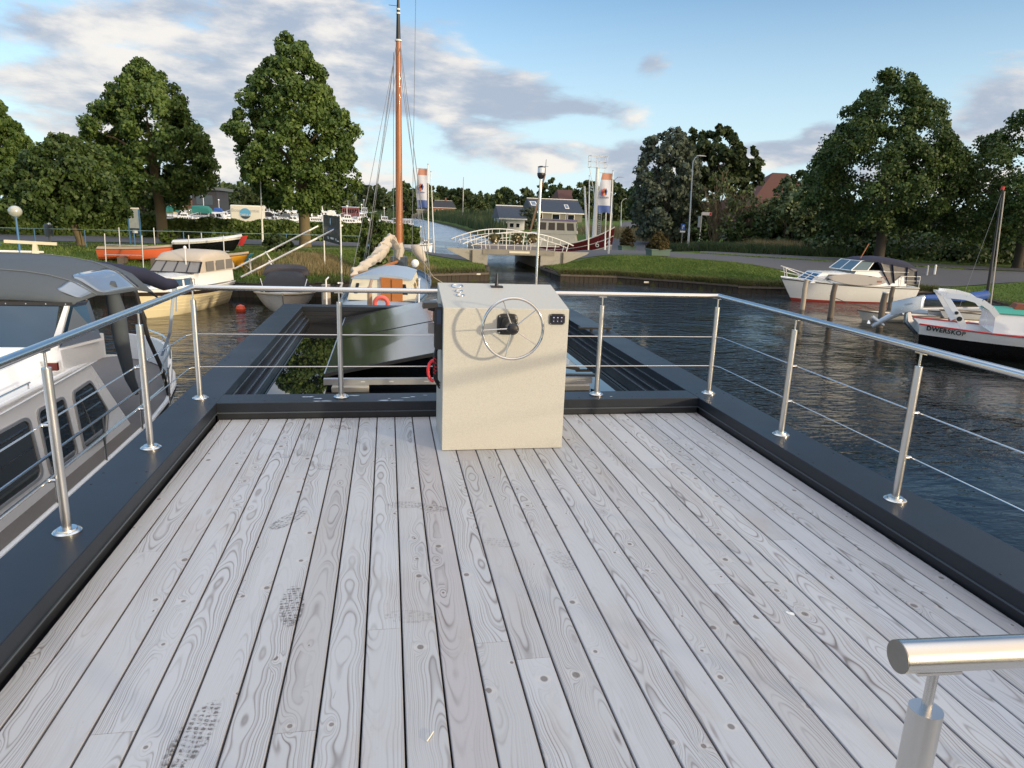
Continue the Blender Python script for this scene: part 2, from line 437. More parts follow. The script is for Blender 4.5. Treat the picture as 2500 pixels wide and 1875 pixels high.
# lower roof basin with stepped inner edges
memb = M('roof_membrane', (.012,.013,.014), .5)
MB().box(XL-.1, XR+.1, YF-.15, FI+.15, -.20, -.135).build('lower_roof', memb, hb)
st = MB()
for (ins, z0, z1) in ((.004,-.13,.0600),(.055,-.13,-.005),(.10,-.13,-.05)):
    st.box(XL-.05, XL+ins, YF, FI+.05, z0, z1-.001*ins); st.box(XR-ins, XR+.05, YF, FI+.05, z0, z1-.001*ins)
    st.box(XL+ins, XR-ins, FI-ins*.8, FI+.06, z0, z1-.002)
    st.box(XL+ins, XR-ins, YF-.02, YF+ins*.4, z0, z1-.003)
st.build('stepped_edge', kerbD, hb)
for (ins, z1) in ((.055,-.0035),(.10,-.0485),(.004,.0615)):
    for (xa, xb_) in ((XL+ins-.001, XL+ins+.008), (XR-ins-.008, XR-ins+.001)): MB().box(xa, xb_, YF+.02, FI-.06, z1-.010, z1).build('trim_strip', M('shiny_trim', (.16,.18,.20), .25, .6), hb)
pud, ntp, bp = newmat('standing_water'); setin(bp, 'Base Color', (.004,.005,.006)); setin(bp, 'Roughness', .015); bp.inputs['IOR'].default_value = 1.5
bp.inputs['Specular IOR Level'].default_value = .8; bp.inputs['Coat Weight'].default_value = .4; bp.inputs['Coat Roughness'].default_value = .01
bump(bp, noise(objc(), 1.5, 2), .02, .01)
pl = MB(); pl.add([(XL+.10,YF+.05,-.118),(XR-.10,YF+.05,-.118),(XR-.10,FI-.1,-.118),(XL+.10,FI-.1,-.118)], [(0,1,2,3)])
struct(pl.build('puddle', pud))
# outer walls down to the water
wallM = M('bounce_cladding', (.42,.42,.41), .6, 0, .12, 2)  # unseen wall, made pale to bounce light onto the cruiser
w_ = MB(); w_.box(XLO+.05, XRO-.05, YB+.05, FO-.05, WATER+.45, -.21).build('wall', wallM, hb)
MB().box(XLO-.03, XRO+.03, YB-.03, FO+.03, WATER-.4, WATER+.45).build('float', concM, hb)
fas = MB(); fas.box(XLO+.008, XLO+.04, YB, FO, -.25, .0615); fas.box(XRO-.04, XRO-.008, YB, FO, -.25, .0615); fas.box(XLO+.05, XRO-.05, FO-.04, FO-.012, -.25, .0615)
fas.build('fascia', kerbD, hb)
# bird droppings and dried lime marks on the front kerb, small litter on the boards
lime = M('dried_lime', (.42,.48,.55), .7)
mk = MB()
def splat(mb, x, y, z, rx, ry, h=.0012, n=11, a=0):
    pts = []
    for k in range(n):
        t = 2*PI*k/n; r = 1+random.uniform(-.35,.35)
        u, v = rx*r*math.cos(t), ry*r*math.sin(t)
        pts.append((x+u*math.cos(a)-v*math.sin(a), y+u*math.sin(a)+v*math.cos(a), z))
    mb.prism(pts, (0,0,h))
for (px, py, rx, ry) in ((752,968,.06,.012),(778,972,.035,.01),(772,984,.03,.008),(795,983,.05,.01),(865,965,.05,.010),(940,978,.05,.012),(965,981,.055,.008),(990,970,.035,.010),(1008,968,.02,.009),(1038,964,.02,.007),(950,972,.01,.006),(1492,967,.016,.006)):
    p = onz(px, py, HK); splat(mk, p.x, min(max(p.y, YK+.03), YF-.03), HK-.0035, rx, ry, .0015)
mk.build('lime_mark', lime, hb)
dp = thing('bird_dropping', 'small white bird dropping on a deck board at right', 'dropping', onz(1930,1499,0), world=False)
d_ = MB(); splat(d_, 0, 0, .0004, .022, .011, .002, 9, -.6); splat(d_, .004, .002, .0018, .012, .006, .0015, 8, -.4)
d_.build('splash', M('chalky_white', (.75,.76,.74), .8), dp)
tw = MB(); a_ = onz(1042,1810,.003); b2 = onz(1058,1786,.004); tw.tube([a_, (a_+b2)/2+Vector((.002,0,.002)), b2], .0022, 5)
tag(tw.build('straw', M('dry_straw', (.75,.70,.55), .7)), 'short pale straw lying on a board near the bottom edge of the deck', 'straw')
lv = MB(); p = onz(1412,1182,.002); lv.prism([(p.x-.012,p.y,.001),(p.x,p.y-.005,.002),(p.x+.013,p.y+.002,.004),(p.x,p.y+.006,.003)], (0,0,.001))
tag(lv.build('leaf', M('dry_leaf', (.6,.5,.33), .8)), 'tiny dry leaf caught by a board gap right of the steering console', 'leaf')

# ------------------------------------------------------------------ railings
HR = HK+.8826; RR = .0215
XPL, XPR, YP = -1.4813, 2.8504, 5.706-.06
rl = thing('terrace_railing', 'brushed stainless railing with two thin cross rods round the roof terrace', 'railing', (XPL, YP, HK), world=True)
ph = MB(); c = .0
ph.tube([(XPL,-1.6,HR),(XPL,YP-.001,HR)], RR, 24); ph2 = MB().tube([(XPL+.0,YP,HR),(XPR,YP,HR)], RR, 24); ph3 = MB().tube([(XPR,YP-.001,HR),(XPR,-1.6,HR)], RR, 24)
for s_ in (ph, ph2, ph3): s_.build('handrail', steelM, rl)
jn = MB(); jn.sphere((XPL,YP,HR), RR+.0006, 20, 14); jn.sphere((XPR,YP,HR), RR+.0006, 20, 14); jn.build('corner_joint', steelM, rl)
CZ = (.659, .397)
def post(x, y, out, axis):
    mb = MB(); mb.cyl(x, y, HK+.012, .925, .0205, seg=28)
    po = mb.build('post', steelB, rl)
    fl = MB(); fl.lathe((x,y,HK), [(.061,0),(.061,.008),(.055,.0135),(.044,.015),(.042,.022),(.0215,.023)], 36); fl.build('flange', steelM, po)
    pn = MB(); pn.cyl(x, y, .92, HR-RR-.003, .0065, seg=14)
    if axis == 'y': pn.box(x-.011, x+.011, y-.034, y+.034, HR-RR-.004, HR-RR+.003)
    else: pn.box(x-.034, x+.034, y-.011, y+.011, HR-RR-.004, HR-RR+.003)
    pn.build('saddle', steelM, po)
    if out:
        for z in CZ:
            cl = MB(); cl.tube([(x+out*.018, y, z), (x+out*.050, y, z)], .008, 12)
            cl.sphere((x+out*.047, y, z), .0105, 10, 8); cl.build('rod_holder', steelM, po)
ysl = [5.706-.06, 4.445, 3.2586, 1.95, .6]; ysr = [5.706-.06, 4.44, 3.2376, 1.95, .6]
for i, y in enumerate(ysl): post(XPL, y, -1 if i else 0, 'y')
for i, y in enumerate(ysr): post(XPR, y, 1 if i else 0, 'y')
post(-.3894, YP, 0, 'x'); post(1.7948, YP, 0, 'x')
for z in CZ:
    for x, s_ in ((XPL, -1), (XPR, 1)):
        MB().tube([(x+s_*.052, -1.5, z), (x+s_*.052, YP-.06, z), (x+s_*.012, YP, z)], .0042, 8).build('rod', steelM, rl)
    MB().tube([(XPL, YP, z), (XPR, YP, z)], .0042, 8).build('rod', steelM, rl)
# stair rail end in the foreground
rz = CAM+ray(2193,1603)*.905
r2_ = thing('stair_handrail', 'short stair handrail with a round capped end in the near right corner', 'handrail', (rz[0], rz[1], 0), world=True)
e0 = Vector(rz); e1 = Vector(CAM+ray(2500,1574)*.925); dr = (e1-e0); dr.z = 0; dr.normalize()
mb = MB().tube([e0, e0+dr*1.4], RR, 48); mb.build('tube', steelM, r2_)
mb = MB().tube([e0-dr*.0012, e0+dr*.002], RR*.985, 48); mb.build('end_cap', M('turned_steel', (.30,.29,.27), .38, 1., .25, 14), r2_)
pp = e0+dr*.056
mb = MB(); sdv = Vector((-dr.y, dr.x, 0))
mb.beam(pp-dr*.030+Vector((0,0,-RR-.0015)), pp+dr*.034+Vector((0,0,-RR-.0015)), .018, .004)
mb.cyl(pp.x, pp.y, pp.z-.105, pp.z-RR-.002, .0066, seg=24); mb.build('saddle', steelM, r2_)
mb = MB(); mb.cyl(pp.x, pp.y, .02, pp.z-.083, .0212, seg=48); mb.build('post', steelB, r2_)
mb = MB(); mb.lathe((pp.x,pp.y,0), [(.061,0),(.061,.008),(.055,.0135),(.0215,.02)], 36); mb.build('flange', steelM, r2_)

# ------------------------------------------------------------------ steering console
BX0, BX1, BY0, BY1, BH0, BH1 = .3654, 1.2426, 4.6558, 5.2598, 1.0219, 1.1327
con = thing('steering_console', 'grey beige steering console with a steel wheel standing on the deck boards', 'console', ((BX0+BX1)/2, BY0, 0), world=True)
cm, ntc, bc = newmat('speckled_laminate'); p = objc()
sp1 = noise(p, 260, 2, .7); sp2 = noise(p, 24, 4, .7)
setin(bc, 'Base Color', mixc(smooth(sp1, .35, .65), (.455,.44,.385), (.555,.54,.47))); setin(bc, 'Roughness', sp2*.2+.35)
def beige_tint():
    pass
bump(bc, sp1, .08, .0006)
b_ = MB(); t = .004
b_.hexa([(BX0,BY0,.004),(BX1,BY0,.004),(BX1,BY1,.004),(BX0,BY1,.004),(BX0,BY0,BH0),(BX1,BY0,BH0),(BX1,BY1,BH1),(BX0,BY1,BH1)])
bo = b_.build('cabinet', cm, con, smooth=0)
bm_ = bo.modifiers.new('b', 'BEVEL'); bm_.width = .003; bm_.segments = 2; bm_.limit_method = 'ANGLE'
WC = Vector((.817, 4.487, .909))
wh = MB(); wh.torus(WC, .205, .0095, (0,1,0), 72, 14); wo = wh.build('steering_wheel', chromeM, con, smooth=180)
hubY = 4.53
sp = MB()
def wp(px, py, y): return ony(1000+px/3.606, 660+py/3.606, y)
for (sx, sy) in ((822,262),(1120,345),(1112,655),(838,772),(642,528)):
    a = WC+(wp(sx, sy, WC.y)-WC).normalized()*.203; hub = WC+Vector((0,.012,0))+(a-WC).normalized()*.02
    sp.tube([hub, (hub+a)/2+Vector((0,.004,0)), a], [.0045,.004,.0035], 8)
sp.build('spoke', chromeM, wo)
hb_ = MB(); hb_.tube([WC+Vector((0,.02,0)), WC+Vector((0,-.006,0)), WC+Vector((0,-.022,0)), WC+Vector((0,-.028,0))], [.036,.040,.028,.006], 26)
hb_.build('hub_cap', blackM, wo)
cl_ = MB(); cl_.tube([Vector((.812,4.60,.912)), WC+Vector((0,.018,0))], [.034,.038], 26); cl_.build('hub_collar', steelM, wo)
mp = MB(); mc = Vector((.807, 4.656, .914)); o_ = []
for k in range(32):
    t = 2*PI*k/32; cx, sx = math.cos(t), math.sin(t); r = .074/max((abs(cx)**5+abs(sx)**5)**.2, .1)
    o_.append((mc.x+cx*r*.98, 4.6545, mc.z+sx*r))
mp.loft([o_, [(mc.x+(x-mc.x)*.96, 4.644, mc.z+(z-mc.z)*.96) for x, y, z in o_], [(mc.x+(x-mc.x)*.70, 4.637, mc.z+(z-mc.z)*.70) for x, y, z in o_], [(mc.x+(x-mc.x)*.62, 4.60, mc.z+(z-mc.z)*.62) for x, y, z in o_]], closed=True)
mo = mp.build('mounting_plate', blackM, con)
sc_ = MB()
for dx_, dz_ in ((-1,-1),(1,-1),(1,1),(-1,1)): sc_.tube([(mc.x+dx_*.057, 4.6475, mc.z+dz_*.057), (mc.x+dx_*.057, 4.641, mc.z+dz_*.057)], .0055, 10)
sc_.build('screw', steelM, mo)
sw = MB(); q0 = Vector((1.158, 4.656, .953)); pr = []
for k in range(24):
    t = 2*PI*k/24; cx, sx = math.cos(t), math.sin(t); r = 1/max((abs(cx)**8+abs(sx)**8)**.125, .1); pr.append((q0.x+cx*r*.055, 4.6545, q0.z+sx*r*.038))
sw.loft([pr, [(x, 4.646, z) for x, y, z in pr]], closed=True)
swo = sw.build('switch_panel', blackM, con)
for k in range(3):
    xx = q0.x+(-1+k)*.028
    rk = MB(); rk.hexa([(xx-.010,4.6455,q0.z-.026),(xx+.010,4.6455,q0.z-.026),(xx+.010,4.6455,q0.z+.026),(xx-.010,4.6455,q0.z+.026),(xx-.009,4.642,q0.z-.024),(xx+.009,4.642,q0.z-.024),(xx+.009,4.636,q0.z+.024),(xx-.009,4.636,q0.z+.024)])
    rk.build('rocker_switch', M('rocker', (.03,.032,.05), .25), swo)
    ic = MB(); ic.box(xx-.005, xx+.005, 4.6335, 4.6350, q0.z+.011, q0.z+.0165); ic.tube([(xx,4.6385,q0.z-.012),(xx,4.6365,q0.z-.012)], .003, 8); ic.build('switch_mark', M('pale_mark', (.5,.52,.7), .5), swo)
sc2 = MB()
for dx_, dz_ in ((-1,-1),(1,-1),(1,1),(-1,1)): sc2.tube([(q0.x+dx_*.047, 4.6470, q0.z+dz_*.030), (q0.x+dx_*.047, 4.6435, q0.z+dz_*.030)], .0035, 8)
sc2.build('screw', steelM, swo)
tn = Vector((0, -(BH1-BH0), BY1-BY0)).normalized()
def topz(y): return BH0+(BH1-BH0)*(y-BY0)/(BY1-BY0)
def gauge(x, y, r):
    c_ = Vector((x, y, topz(y)))
    g = MB(); g.torus(c_+tn*.004, r, .0055, tn, 40, 10); go = g.build('gauge', chromeM, con, smooth=180)
    f = MB(); f.tube([c_+tn*.0005, c_+tn*.0035], r-.003, 32); f.build('dial', M('dial_face', (.55,.58,.6), .2), go)
    n_ = MB(); n_.beam(c_+tn*.0045, c_+tn*.0045+Vector((r*.6,.01,.002)), .003, .001); n_.build('needle', blackM, go)
gauge(.505, 5.164, .042); gauge(.506, 5.035, .0255); gauge(.507, 4.935, .0265)
c_ = Vector((.804, 5.174, topz(5.174)))
g = MB(); g.box(c_.x-.045, c_.x+.045, c_.y-.032, c_.y+.032, c_.z-.004, c_.z+.008); g.build('lever_base', blackM, con)
g = MB(); g.tube([c_, c_+Vector((.002,.005,.05)), c_+Vector((.003,.012,.095))], [.015,.010,.009], 14); g.build('lever', blackM, con)
# throttle on the left flank
th = MB(); th.box(BX0-.055, BX0-.002, 4.72, 4.90, .90, 1.02); th.box(BX0-.05, BX0-.002, 4.73, 4.86, .72, .90)
th.tube([(BX0-.05,4.78,1.0),(BX0-.095,4.78,1.01)], .022, 16)
tho = th.build('throttle', blackM, con)
g = MB(); g.hexa([(BX0-.135,4.72,1.005),(BX0-.03,4.72,1.015),(BX0-.03,4.86,1.015),(BX0-.135,4.86,1.005),(BX0-.13,4.725,1.045),(BX0-.035,4.725,1.05),(BX0-.035,4.85,1.05),(BX0-.13,4.85,1.045)]); g.build('throttle_grip', blackM, tho)
g = MB(); g.box(BX0-.095, BX0-.055, 4.75, 4.80, .83, .90); g.build('trim_button', M('grey_plastic', (.2,.2,.21), .4), tho)
g = MB(); g.box(BX0-.040, BX0-.012, 4.716, 4.7185, .90, 1.0); g.build('badge', M('badge_blue', (.02,.04,.09), .3), tho)
g = MB(); g.tube([(BX0-.03,4.80,.73),(BX0-.05,4.78,.66),(BX0-.045,4.77,.60)], .012, 8); g.build('key_switch', blackM, tho)
g = MB(); pts = [(BX0-.045-.012*math.sin(i*1.9), 4.765+.012*math.cos(i*1.9), .66-i*.008) for i in range(16)]; g.tube(pts, .003, 6)
co_ = g.build('kill_cord', M('red_plastic', (.6,.02,.03), .35), con)
g = MB(); fl_ = []
for t in range(9):
    a = -PI/2+PI*t/8; fl_.append((BX0-.055-.045*math.cos(a)*.9, 4.75, .565+.075*math.sin(a)))
g.tube(fl_, .012, 8); g.build('red_float', M('red_plastic', (.6,.02,.03), .35), co_)
for k in range(3):
    g = MB(); g.tube([(BX0-.03,4.80+k*.02,.72),(BX0-.055+k*.012,4.82,.60),(BX0-.045+k*.01,4.84,.48),(BX0-.004,4.90,.40+k*.02)], .006, 8); g.build('control_cable', blackM, con)
# mast light behind the console
pb = Vector((1.213, 5.655, HK))
nl = thing('light_pole', 'slim steel pole with a black and clear lamp on top behind the console', 'light pole', pb)
MB().lathe((0,0,0), [(.04,-.003),(.04,.006),(.015,.008)], 24).build('base_plate', steelM, nl)
MB().cyl(0,0,.004,1.80,.0102,seg=18).build('pole', steelM, nl)
MB().lathe((0,0,1.795), [(.008,0),(.022,.012),(.030,.03),(.032,.045),(.030,.05)], 22).build('lamp_base', blackM, nl)
MB().lathe((0,0,1.845), [(.028,.0),(.029,.035),(.027,.042)], 22).build('lamp_lens', M('frosted_lens', (.6,.64,.66), .15), nl)
MB().lathe((0,0,1.887), [(.029,.0),(.029,.006),(.012,.012),(.001,.013)], 22).build('lamp_cap', blackM, nl)

# ------------------------------------------------------------------ solar panels
pm, ntp, bp = newmat('solar_glass'); p = objc(); x, y, z = sep(p)
cell = fmax(smooth(E.op('ABSOLUTE', fract(x*6.2)-.5), .485, .495), smooth(E.op('ABSOLUTE', fract(y*6.2)-.5), .485, .495))
setin(bp, 'Base Color', mixc(cell*.35, (.006,.008,.011), (.02,.024,.03))); setin(bp, 'Roughness', .13); bp.inputs['Specular IOR Level'].default_value = .9
bp.inputs['Coat Weight'].default_value = 1.; bp.inputs['Coat Roughness'].default_value = .12
sol = thing('solar_panel', 'pair of glossy black solar panels tilted up to the right on the lower roof', 'solar panel', (-.65, 7.1, -.12), world=True)
A0 = Vector((-.657,7.12,-.005)); A1 = Vector((-.675,11.35-.35,-.005)); RG = .235
B0 = Vector((.78,7.12,.275)); B1 = Vector((.76,11.0,.31))
def quadplate(mb, a, b, c, d, th):
    nn = (b-a).cross(d-a).normalized(); mb.hexa([p-nn*th for p in (a,b,c,d)]+[a,b,c,d])
def lerp(a, b, t): return a*(1-t)+b*t
for (t0, t1) in ((0,.495),(.505,1)):
    a, b, c, d = lerp(A0,A1,t0), lerp(B0,B1,t0), lerp(B0,B1,t1), lerp(A0,A1,t1)
    mb = MB(); quadplate(mb, a, b, c, d, .035); fo = mb.build('frame', kerbD, sol)
    mb = MB(); mb.panel((a,b,c,d), .008, .992, .008, .992, .0022, .004); mb.build('glass', pm, fo)
    mb = MB(); mb.beam(a+Vector((.004,0,.003)), d+Vector((.004,0,.003)), .012, .006); mb.build('edge_strip', alu, fo)
sol2 = thing('solar_panel', 'solar panel sloping down to the right behind the steering console', 'solar panel', (2.1, 7.1, -.12), world=True)
a, b, c, d = Vector((.84,7.2,.275)), Vector((2.08,7.2,.03)), Vector((2.06,10.9,.03)), Vector((.82,10.9,.30))
mb = MB(); quadplate(mb, a, b, c, d, .035); fo = mb.build('frame', kerbD, sol2)
mb = MB(); mb.panel((a,b,c,d), .008, .992, .008, .992, .0022, .004); mb.build('glass', pm, fo)
mr = thing('mounting_rail', 'galvanised mounting rail running under both sloping solar panels', 'rail', (-.6, 6.8, -.11), world=True)
mb = MB(); mb.box(-.64, 2.12, 6.84, 6.90, -.055, .005); mb.build('channel', galv, mr)
mb = MB()
for xx in (-.28,.0,.35,.5,1.95,2.0): mb.box(xx, xx+.045, 6.8385, 6.8395, -.028, -.018)
mb.build('slot', M('slot_white', (.6,.6,.6), .4), mr)
mb = MB(); mb.beam((1.6,6.8,.05), (2.16,6.86,.028), .05, .025); mb.build('clamp_bar', blackM, mr)
for x0, lb in ((-.56, 'grey concrete ballast block under the left end of the mounting rail'), (1.72, 'grey concrete ballast block under the right end of the mounting rail')):
    mb = MB(); mb.box(x0, x0+.36, 6.76, 6.95, -.117, -.057); o = mb.build('ballast_block', concM)
    tag(o, lb, 'block', 'concrete ballast blocks'); mm = o.modifiers.new('b', 'BEVEL'); mm.width = .008
cb = MB(); cb.tube([(2.1,6.8,-.11),(2.25,6.55,-.113),(2.35,6.3,-.113),(2.3,6.05,-.113),(1.9,5.95,-.113),(1.2,6.0,-.113)], .008, 8)
tag(cb.build('cable', blackM), 'black cable looping over the wet lower roof', 'cable')
hd = thing('roof_bracket', 'low black bracket bolted across the right kerb beyond the railing', 'bracket', (2.75,9.0,HK), world=True)
p0_ = onz(1412,784,HK+.03); mb = MB(); mb.box(2.55, 3.02, 9.0, 9.05, HK+.028, HK+.055); mb.box(2.72,2.75,9.0,9.05,HK,HK+.027); mb.box(2.96,2.99,9.0,9.05,HK,HK+.027); mb.build('bar', blackM, hd)
# ------------------------------------------------------------------ land and water
SHORES = [
 # left bank round to the harbour
 [(-260,20),(-60,31.5),(-11.2,33.0),(-6.4,33.2),(-2.8,33.9),(2.7,41.8),(6.2,43.6),(7.0,48.9),(7.0,58),(3.4,64),(2.6,67.5),(-10,68),(-60,60),(-260,50)],
 # right bank
 [(10.7,58),(10.7,48.9),(10.9,43.6),(14.6,43.2),(18.3,40.6),(20.6,38.6),(27,38.2),(33,37.4),(32.0,32.6),(30.5,28.4),(31,20),(34,8),(36,-30),(400,-60),(700,300),(700,900),(80,900),(17.5,441),(18.6,205),(17,125),(16.2,92),(22.5,86),(23,67.5),(12,65.5)],
 # far bank beyond the harbour
 [(15,445),(80,905),(-600,905),(-600,110),(-120,112),(-35,120),(-6,150),(1,230),(8,350)],
]
def sdist(poly, X, Y):
    P = np.array(poly, float); d = np.full(X.shape, 1e9); ins = np.zeros(X.shape, bool)
    for i in range(len(P)):
        a, b = P[i], P[(i+1) % len(P)]; e = b-a
        t = np.clip(((X-a[0])*e[0]+(Y-a[1])*e[1])/(e@e), 0, 1)
        d = np.minimum(d, np.hypot(X-a[0]-t*e[0], Y-a[1]-t*e[1]))
        cr = ((a[1] > Y) != (b[1] > Y)) & (X < e[0]*(Y-a[1])/(e[1] if abs(e[1]) > 1e-9 else 1e-9)+a[0]); ins ^= cr
    return np.where(ins, d, -d)
def terr(X, Y):
    X = np.asarray(X, float); Y = np.asarray(Y, float)
    d = np.maximum.reduce([sdist(p, X, Y) for p in SHORES])
    rise = 1/(1+np.exp(-(d-4.2)/1.4))
    h = -1.93+.93*rise
    near = np.exp(-((X-8.8)/9)**2-((Y-51.5)/5.5)**2); h = h+near*.14*(d > 0)*rise
    road = np.clip((Y-80)/90, 0, 1)*(X > 14)*np.clip((X-14)/20, 0, 1); h = h+road*2.0
    h = h+.05*np.sin(X*.7+Y*.3)*np.sin(Y*.5-X*.2)*np.clip(d/3, 0, 1)*np.clip((60-Y)/20, 0, 1)*0.8
    return np.where(d > 0, h, np.maximum(-1.93+d*4., -4.))
def gz(x, y): return float(terr(np.array([x]), np.array([y]))[0])
def ground(px, py):
    d = ray(px, py); lo = 15.
    for t in np.linspace(15, 600, 4000):
        p = CAM+d*t
        if p[2] <= gz(p[0], p[1]) or (p[2] < WATER): return Vector((p[0], p[1], max(gz(p[0], p[1]), WATER)))
    return Vector(p)
xs = np.concatenate([-np.geomspace(60, 900, 22)[::-1], np.arange(-59, 64, .6), np.geomspace(65, 900, 22)])
ys = np.concatenate([np.linspace(-60, 18, 10), np.arange(19, 92, .6), np.geomspace(93, 1500, 60)])
GX, GY = np.meshgrid(xs, ys); GZ = terr(GX, GY)
def gridmesh(name, GX, GY, GZ, mat, parent=None):
    ny, nx = GX.shape; me = bpy.data.meshes.new(name)
    V = np.stack([GX, GY, GZ], -1).reshape(-1, 3); i = np.arange(ny*nx).reshape(ny, nx)
    F = np.stack([i[:-1,:-1], i[:-1,1:], i[1:,1:], i[1:,:-1]], -1).reshape(-1, 4)
    npmesh(me, V, F); return link(name, me, mat, parent, smooth=180)
def npmesh(me, V, F):
    k = F.shape[1]; me.vertices.add(len(V)); me.vertices.foreach_set('co', V.astype(np.float32).ravel())
    me.loops.add(F.size); me.loops.foreach_set('vertex_index', F.astype(np.int32).ravel())
    me.polygons.add(len(F)); me.polygons.foreach_set('loop_start', np.arange(0, F.size, k, dtype=np.int32)); me.polygons.foreach_set('loop_total', np.full(len(F), k, dtype=np.int32))
    me.update(calc_edges=True)
gm, ntg, bgm = newmat('grass_ground'); p = objc(); X_, Y_, Z_ = sep(p)
g1 = noise(p, .35, 5, .65); g2 = noise(p, 3.5, 5, .7); g3 = noise(p, 14., 4, .75)
gc = mixc(smooth(g1, .35, .65), (.060,.115,.018), (.115,.180,.030))
gc = mixc(smooth(g2, .42, .68)*.55, gc, (.155,.17,.05))
gc = mixc(smooth(g3, .40, .62)*.55, gc, (.028,.05,.010))
gc = mixc(smooth(noise(p, .9, 4, .6), .60, .74)*.45, gc, (.23,.20,.09))
wet = smooth(Z_, -1.97, -1.72, 1., 0.); gc = mixc(wet*.8, gc, (.05,.042,.022))
setin(bgm, 'Base Color', gc); setin(bgm, 'Roughness', .9); bgm.inputs['Specular IOR Level'].default_value = .15
bump(bgm, g3*.5+g2, .7, .08)
struct(gridmesh('ground', GX, GY, GZ, gm))
# water
wm, ntw, bw = newmat('canal_water'); p = objc(); X_, Y_, Z_ = sep(p)
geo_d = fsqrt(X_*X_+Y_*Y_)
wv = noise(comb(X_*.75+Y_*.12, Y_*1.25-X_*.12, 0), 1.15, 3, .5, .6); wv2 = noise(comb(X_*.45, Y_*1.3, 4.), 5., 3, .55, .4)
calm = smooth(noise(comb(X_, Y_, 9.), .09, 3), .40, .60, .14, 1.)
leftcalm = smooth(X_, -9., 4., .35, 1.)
far_sheen = smooth(geo_d, 38., 70., 0., .5); setin(bw, 'Base Color', mixc(far_sheen*1.6, (.006,.008,.007), (.42,.50,.58))); setin(bw, 'Metallic', far_sheen); bw.inputs['IOR'].default_value = 1.33  # distant water painted paler and part metallic, for sky sheen on ripples
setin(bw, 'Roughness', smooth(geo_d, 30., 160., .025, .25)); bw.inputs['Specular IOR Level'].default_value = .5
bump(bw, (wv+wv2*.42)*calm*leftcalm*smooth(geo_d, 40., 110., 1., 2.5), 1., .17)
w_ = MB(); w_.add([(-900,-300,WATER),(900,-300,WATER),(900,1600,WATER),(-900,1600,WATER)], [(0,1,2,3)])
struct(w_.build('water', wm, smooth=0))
# timber sheet piling along the banks
pilem = M('bank_piling', (.045,.036,.026), .85, 0, .4, 2.5, .8, 25., dirt=.6)
def quay(name, label, pts, top=-1.86, step=.30):
    t = thing(name, label, 'bank wall', (pts[0][0], pts[0][1], WATER), group='timber bank walls', world=True)
    mb = MB(); wl = MB()
    for (a, b) in zip(pts[:-1], pts[1:]):
        a = Vector((*a, 0)); b = Vector((*b, 0)); L = (b-a).length; n = max(int(L/step), 1); d = (b-a)/n; nr = Vector((d.y, -d.x, 0)).normalized()
        for i in range(n):
            p0 = a+d*i; p1 = p0+d*.94; o = nr*random.uniform(0, .03); h = top+random.uniform(-.05, .05)
            q = [p0+o, p1+o, p1-nr*.16, p0-nr*.16]; mb.hexa([(v.x, v.y, WATER-.4) for v in q]+[(v.x, v.y, h) for v in q])
        wl.beam((a.x+nr.x*.05, a.y+nr.y*.05, top-.14), (b.x+nr.x*.05, b.y+nr.y*.05, top-.14), .07, .12)
    mb.build('sheet_piling', pilem, t); wl.build('waling', oldwood, t)
L_ = SHORES[0]; R_ = SHORES[1]
quay('bank_wall', 'dark timber wall holding the grass bank behind the small boats at left', [(-40,30.9+.7),(-11.2,32.95),(-6.4,33.15),(-2.8,33.8)], -1.80)
quay('bank_wall', 'low timber edge of the grass bank left of the bridge', [(-2.8,33.8),(2.7,41.7),(6.2,43.5),(6.9,48.6)])
quay('bank_wall', 'low timber edge of the grass bank right of the bridge', [(10.75,48.8),(10.9,43.5),(14.6,43.1),(18.3,40.5),(20.6,38.5)])
quay('bank_wall', 'rough timber edge of the lawn behind the white cabin boat', [(20.6,38.5),(27,38.1),(33,37.3),(32.0,32.5),(30.5,28.3),(31,20)], -1.92)
tagw = M('pale_tag', (.7,.68,.6), .6)
# ------------------------------------------------------------------ roads
road = M('asphalt', (.085,.085,.09), .85, 0, .2, 1.2, .4, 60., dirt=.25)
def strip(name, L, R, mat, dz, n=14, follow=True):
    def samp(P, t):
        P = [Vector((*q, 0)) for q in P]; s = t*(len(P)-1); i = min(int(s), len(P)-2); return P[i].lerp(P[i+1], s-i)
    N = n*(len(L)-1); K = 6
    gx = np.zeros((N+1, K+1)); gy = gx.copy()
    for i in range(N+1):
        a, b = samp(L, i/N), samp(R, i/N)
        for k in range(K+1):
            v = a.lerp(b, k/K); gx[i, k] = v.x; gy[i, k] = v.y
    gzv = terr(gx, gy)+dz if follow else np.full(gx.shape, dz)
    # reversed so that faces look up
    return gridmesh(name, gx[:, ::-1], gy[:, ::-1], gzv[:, ::-1], mat)
o = strip('road', [(-120,36),(-21.0,47.6),(-9.6,50.4),(1.6,52.2),(6.4,52.6)], [(-120,44),(-24.4,55.4),(-11.3,58.6),(1.6,60.2),(6.4,59.8)], road, .035, follow=True); struct(o)
o = strip('road', [(11.3,52.6),(16.5,52.4),(22.2,48.2),(27.4,41.6),(35.2,37.9),(70,26)], [(11.3,59.8),(18.5,60.5),(25.5,56.0),(33.0,48.6),(40.5,43.4),(75,31)], road, .035); struct(o)
o = strip('road', [(26.6,57.0),(34.2,49.4),(41.8,44.2),(78,31)], [(28.8,61.6),(37.4,55.4),(44.6,47.6),(80,34)], road, .04); struct(o)
vg = M('verge_grass', (.055,.085,.018), .9, 0, .35, 1.5, .5, 20.)
pth = [(1583,600),(1545,585),(1528,567),(1540,550),(1545,541)]; yy = [61,70,94,128,180]
cen = []
for (px, py), Y in zip([(1575,598),(1552,585),(1530,566),(1540,550),(1545,541)], yy): cen.append(ony(px, py, Y))
wd = [5.0,3.0,2.3,2.3,2.4]
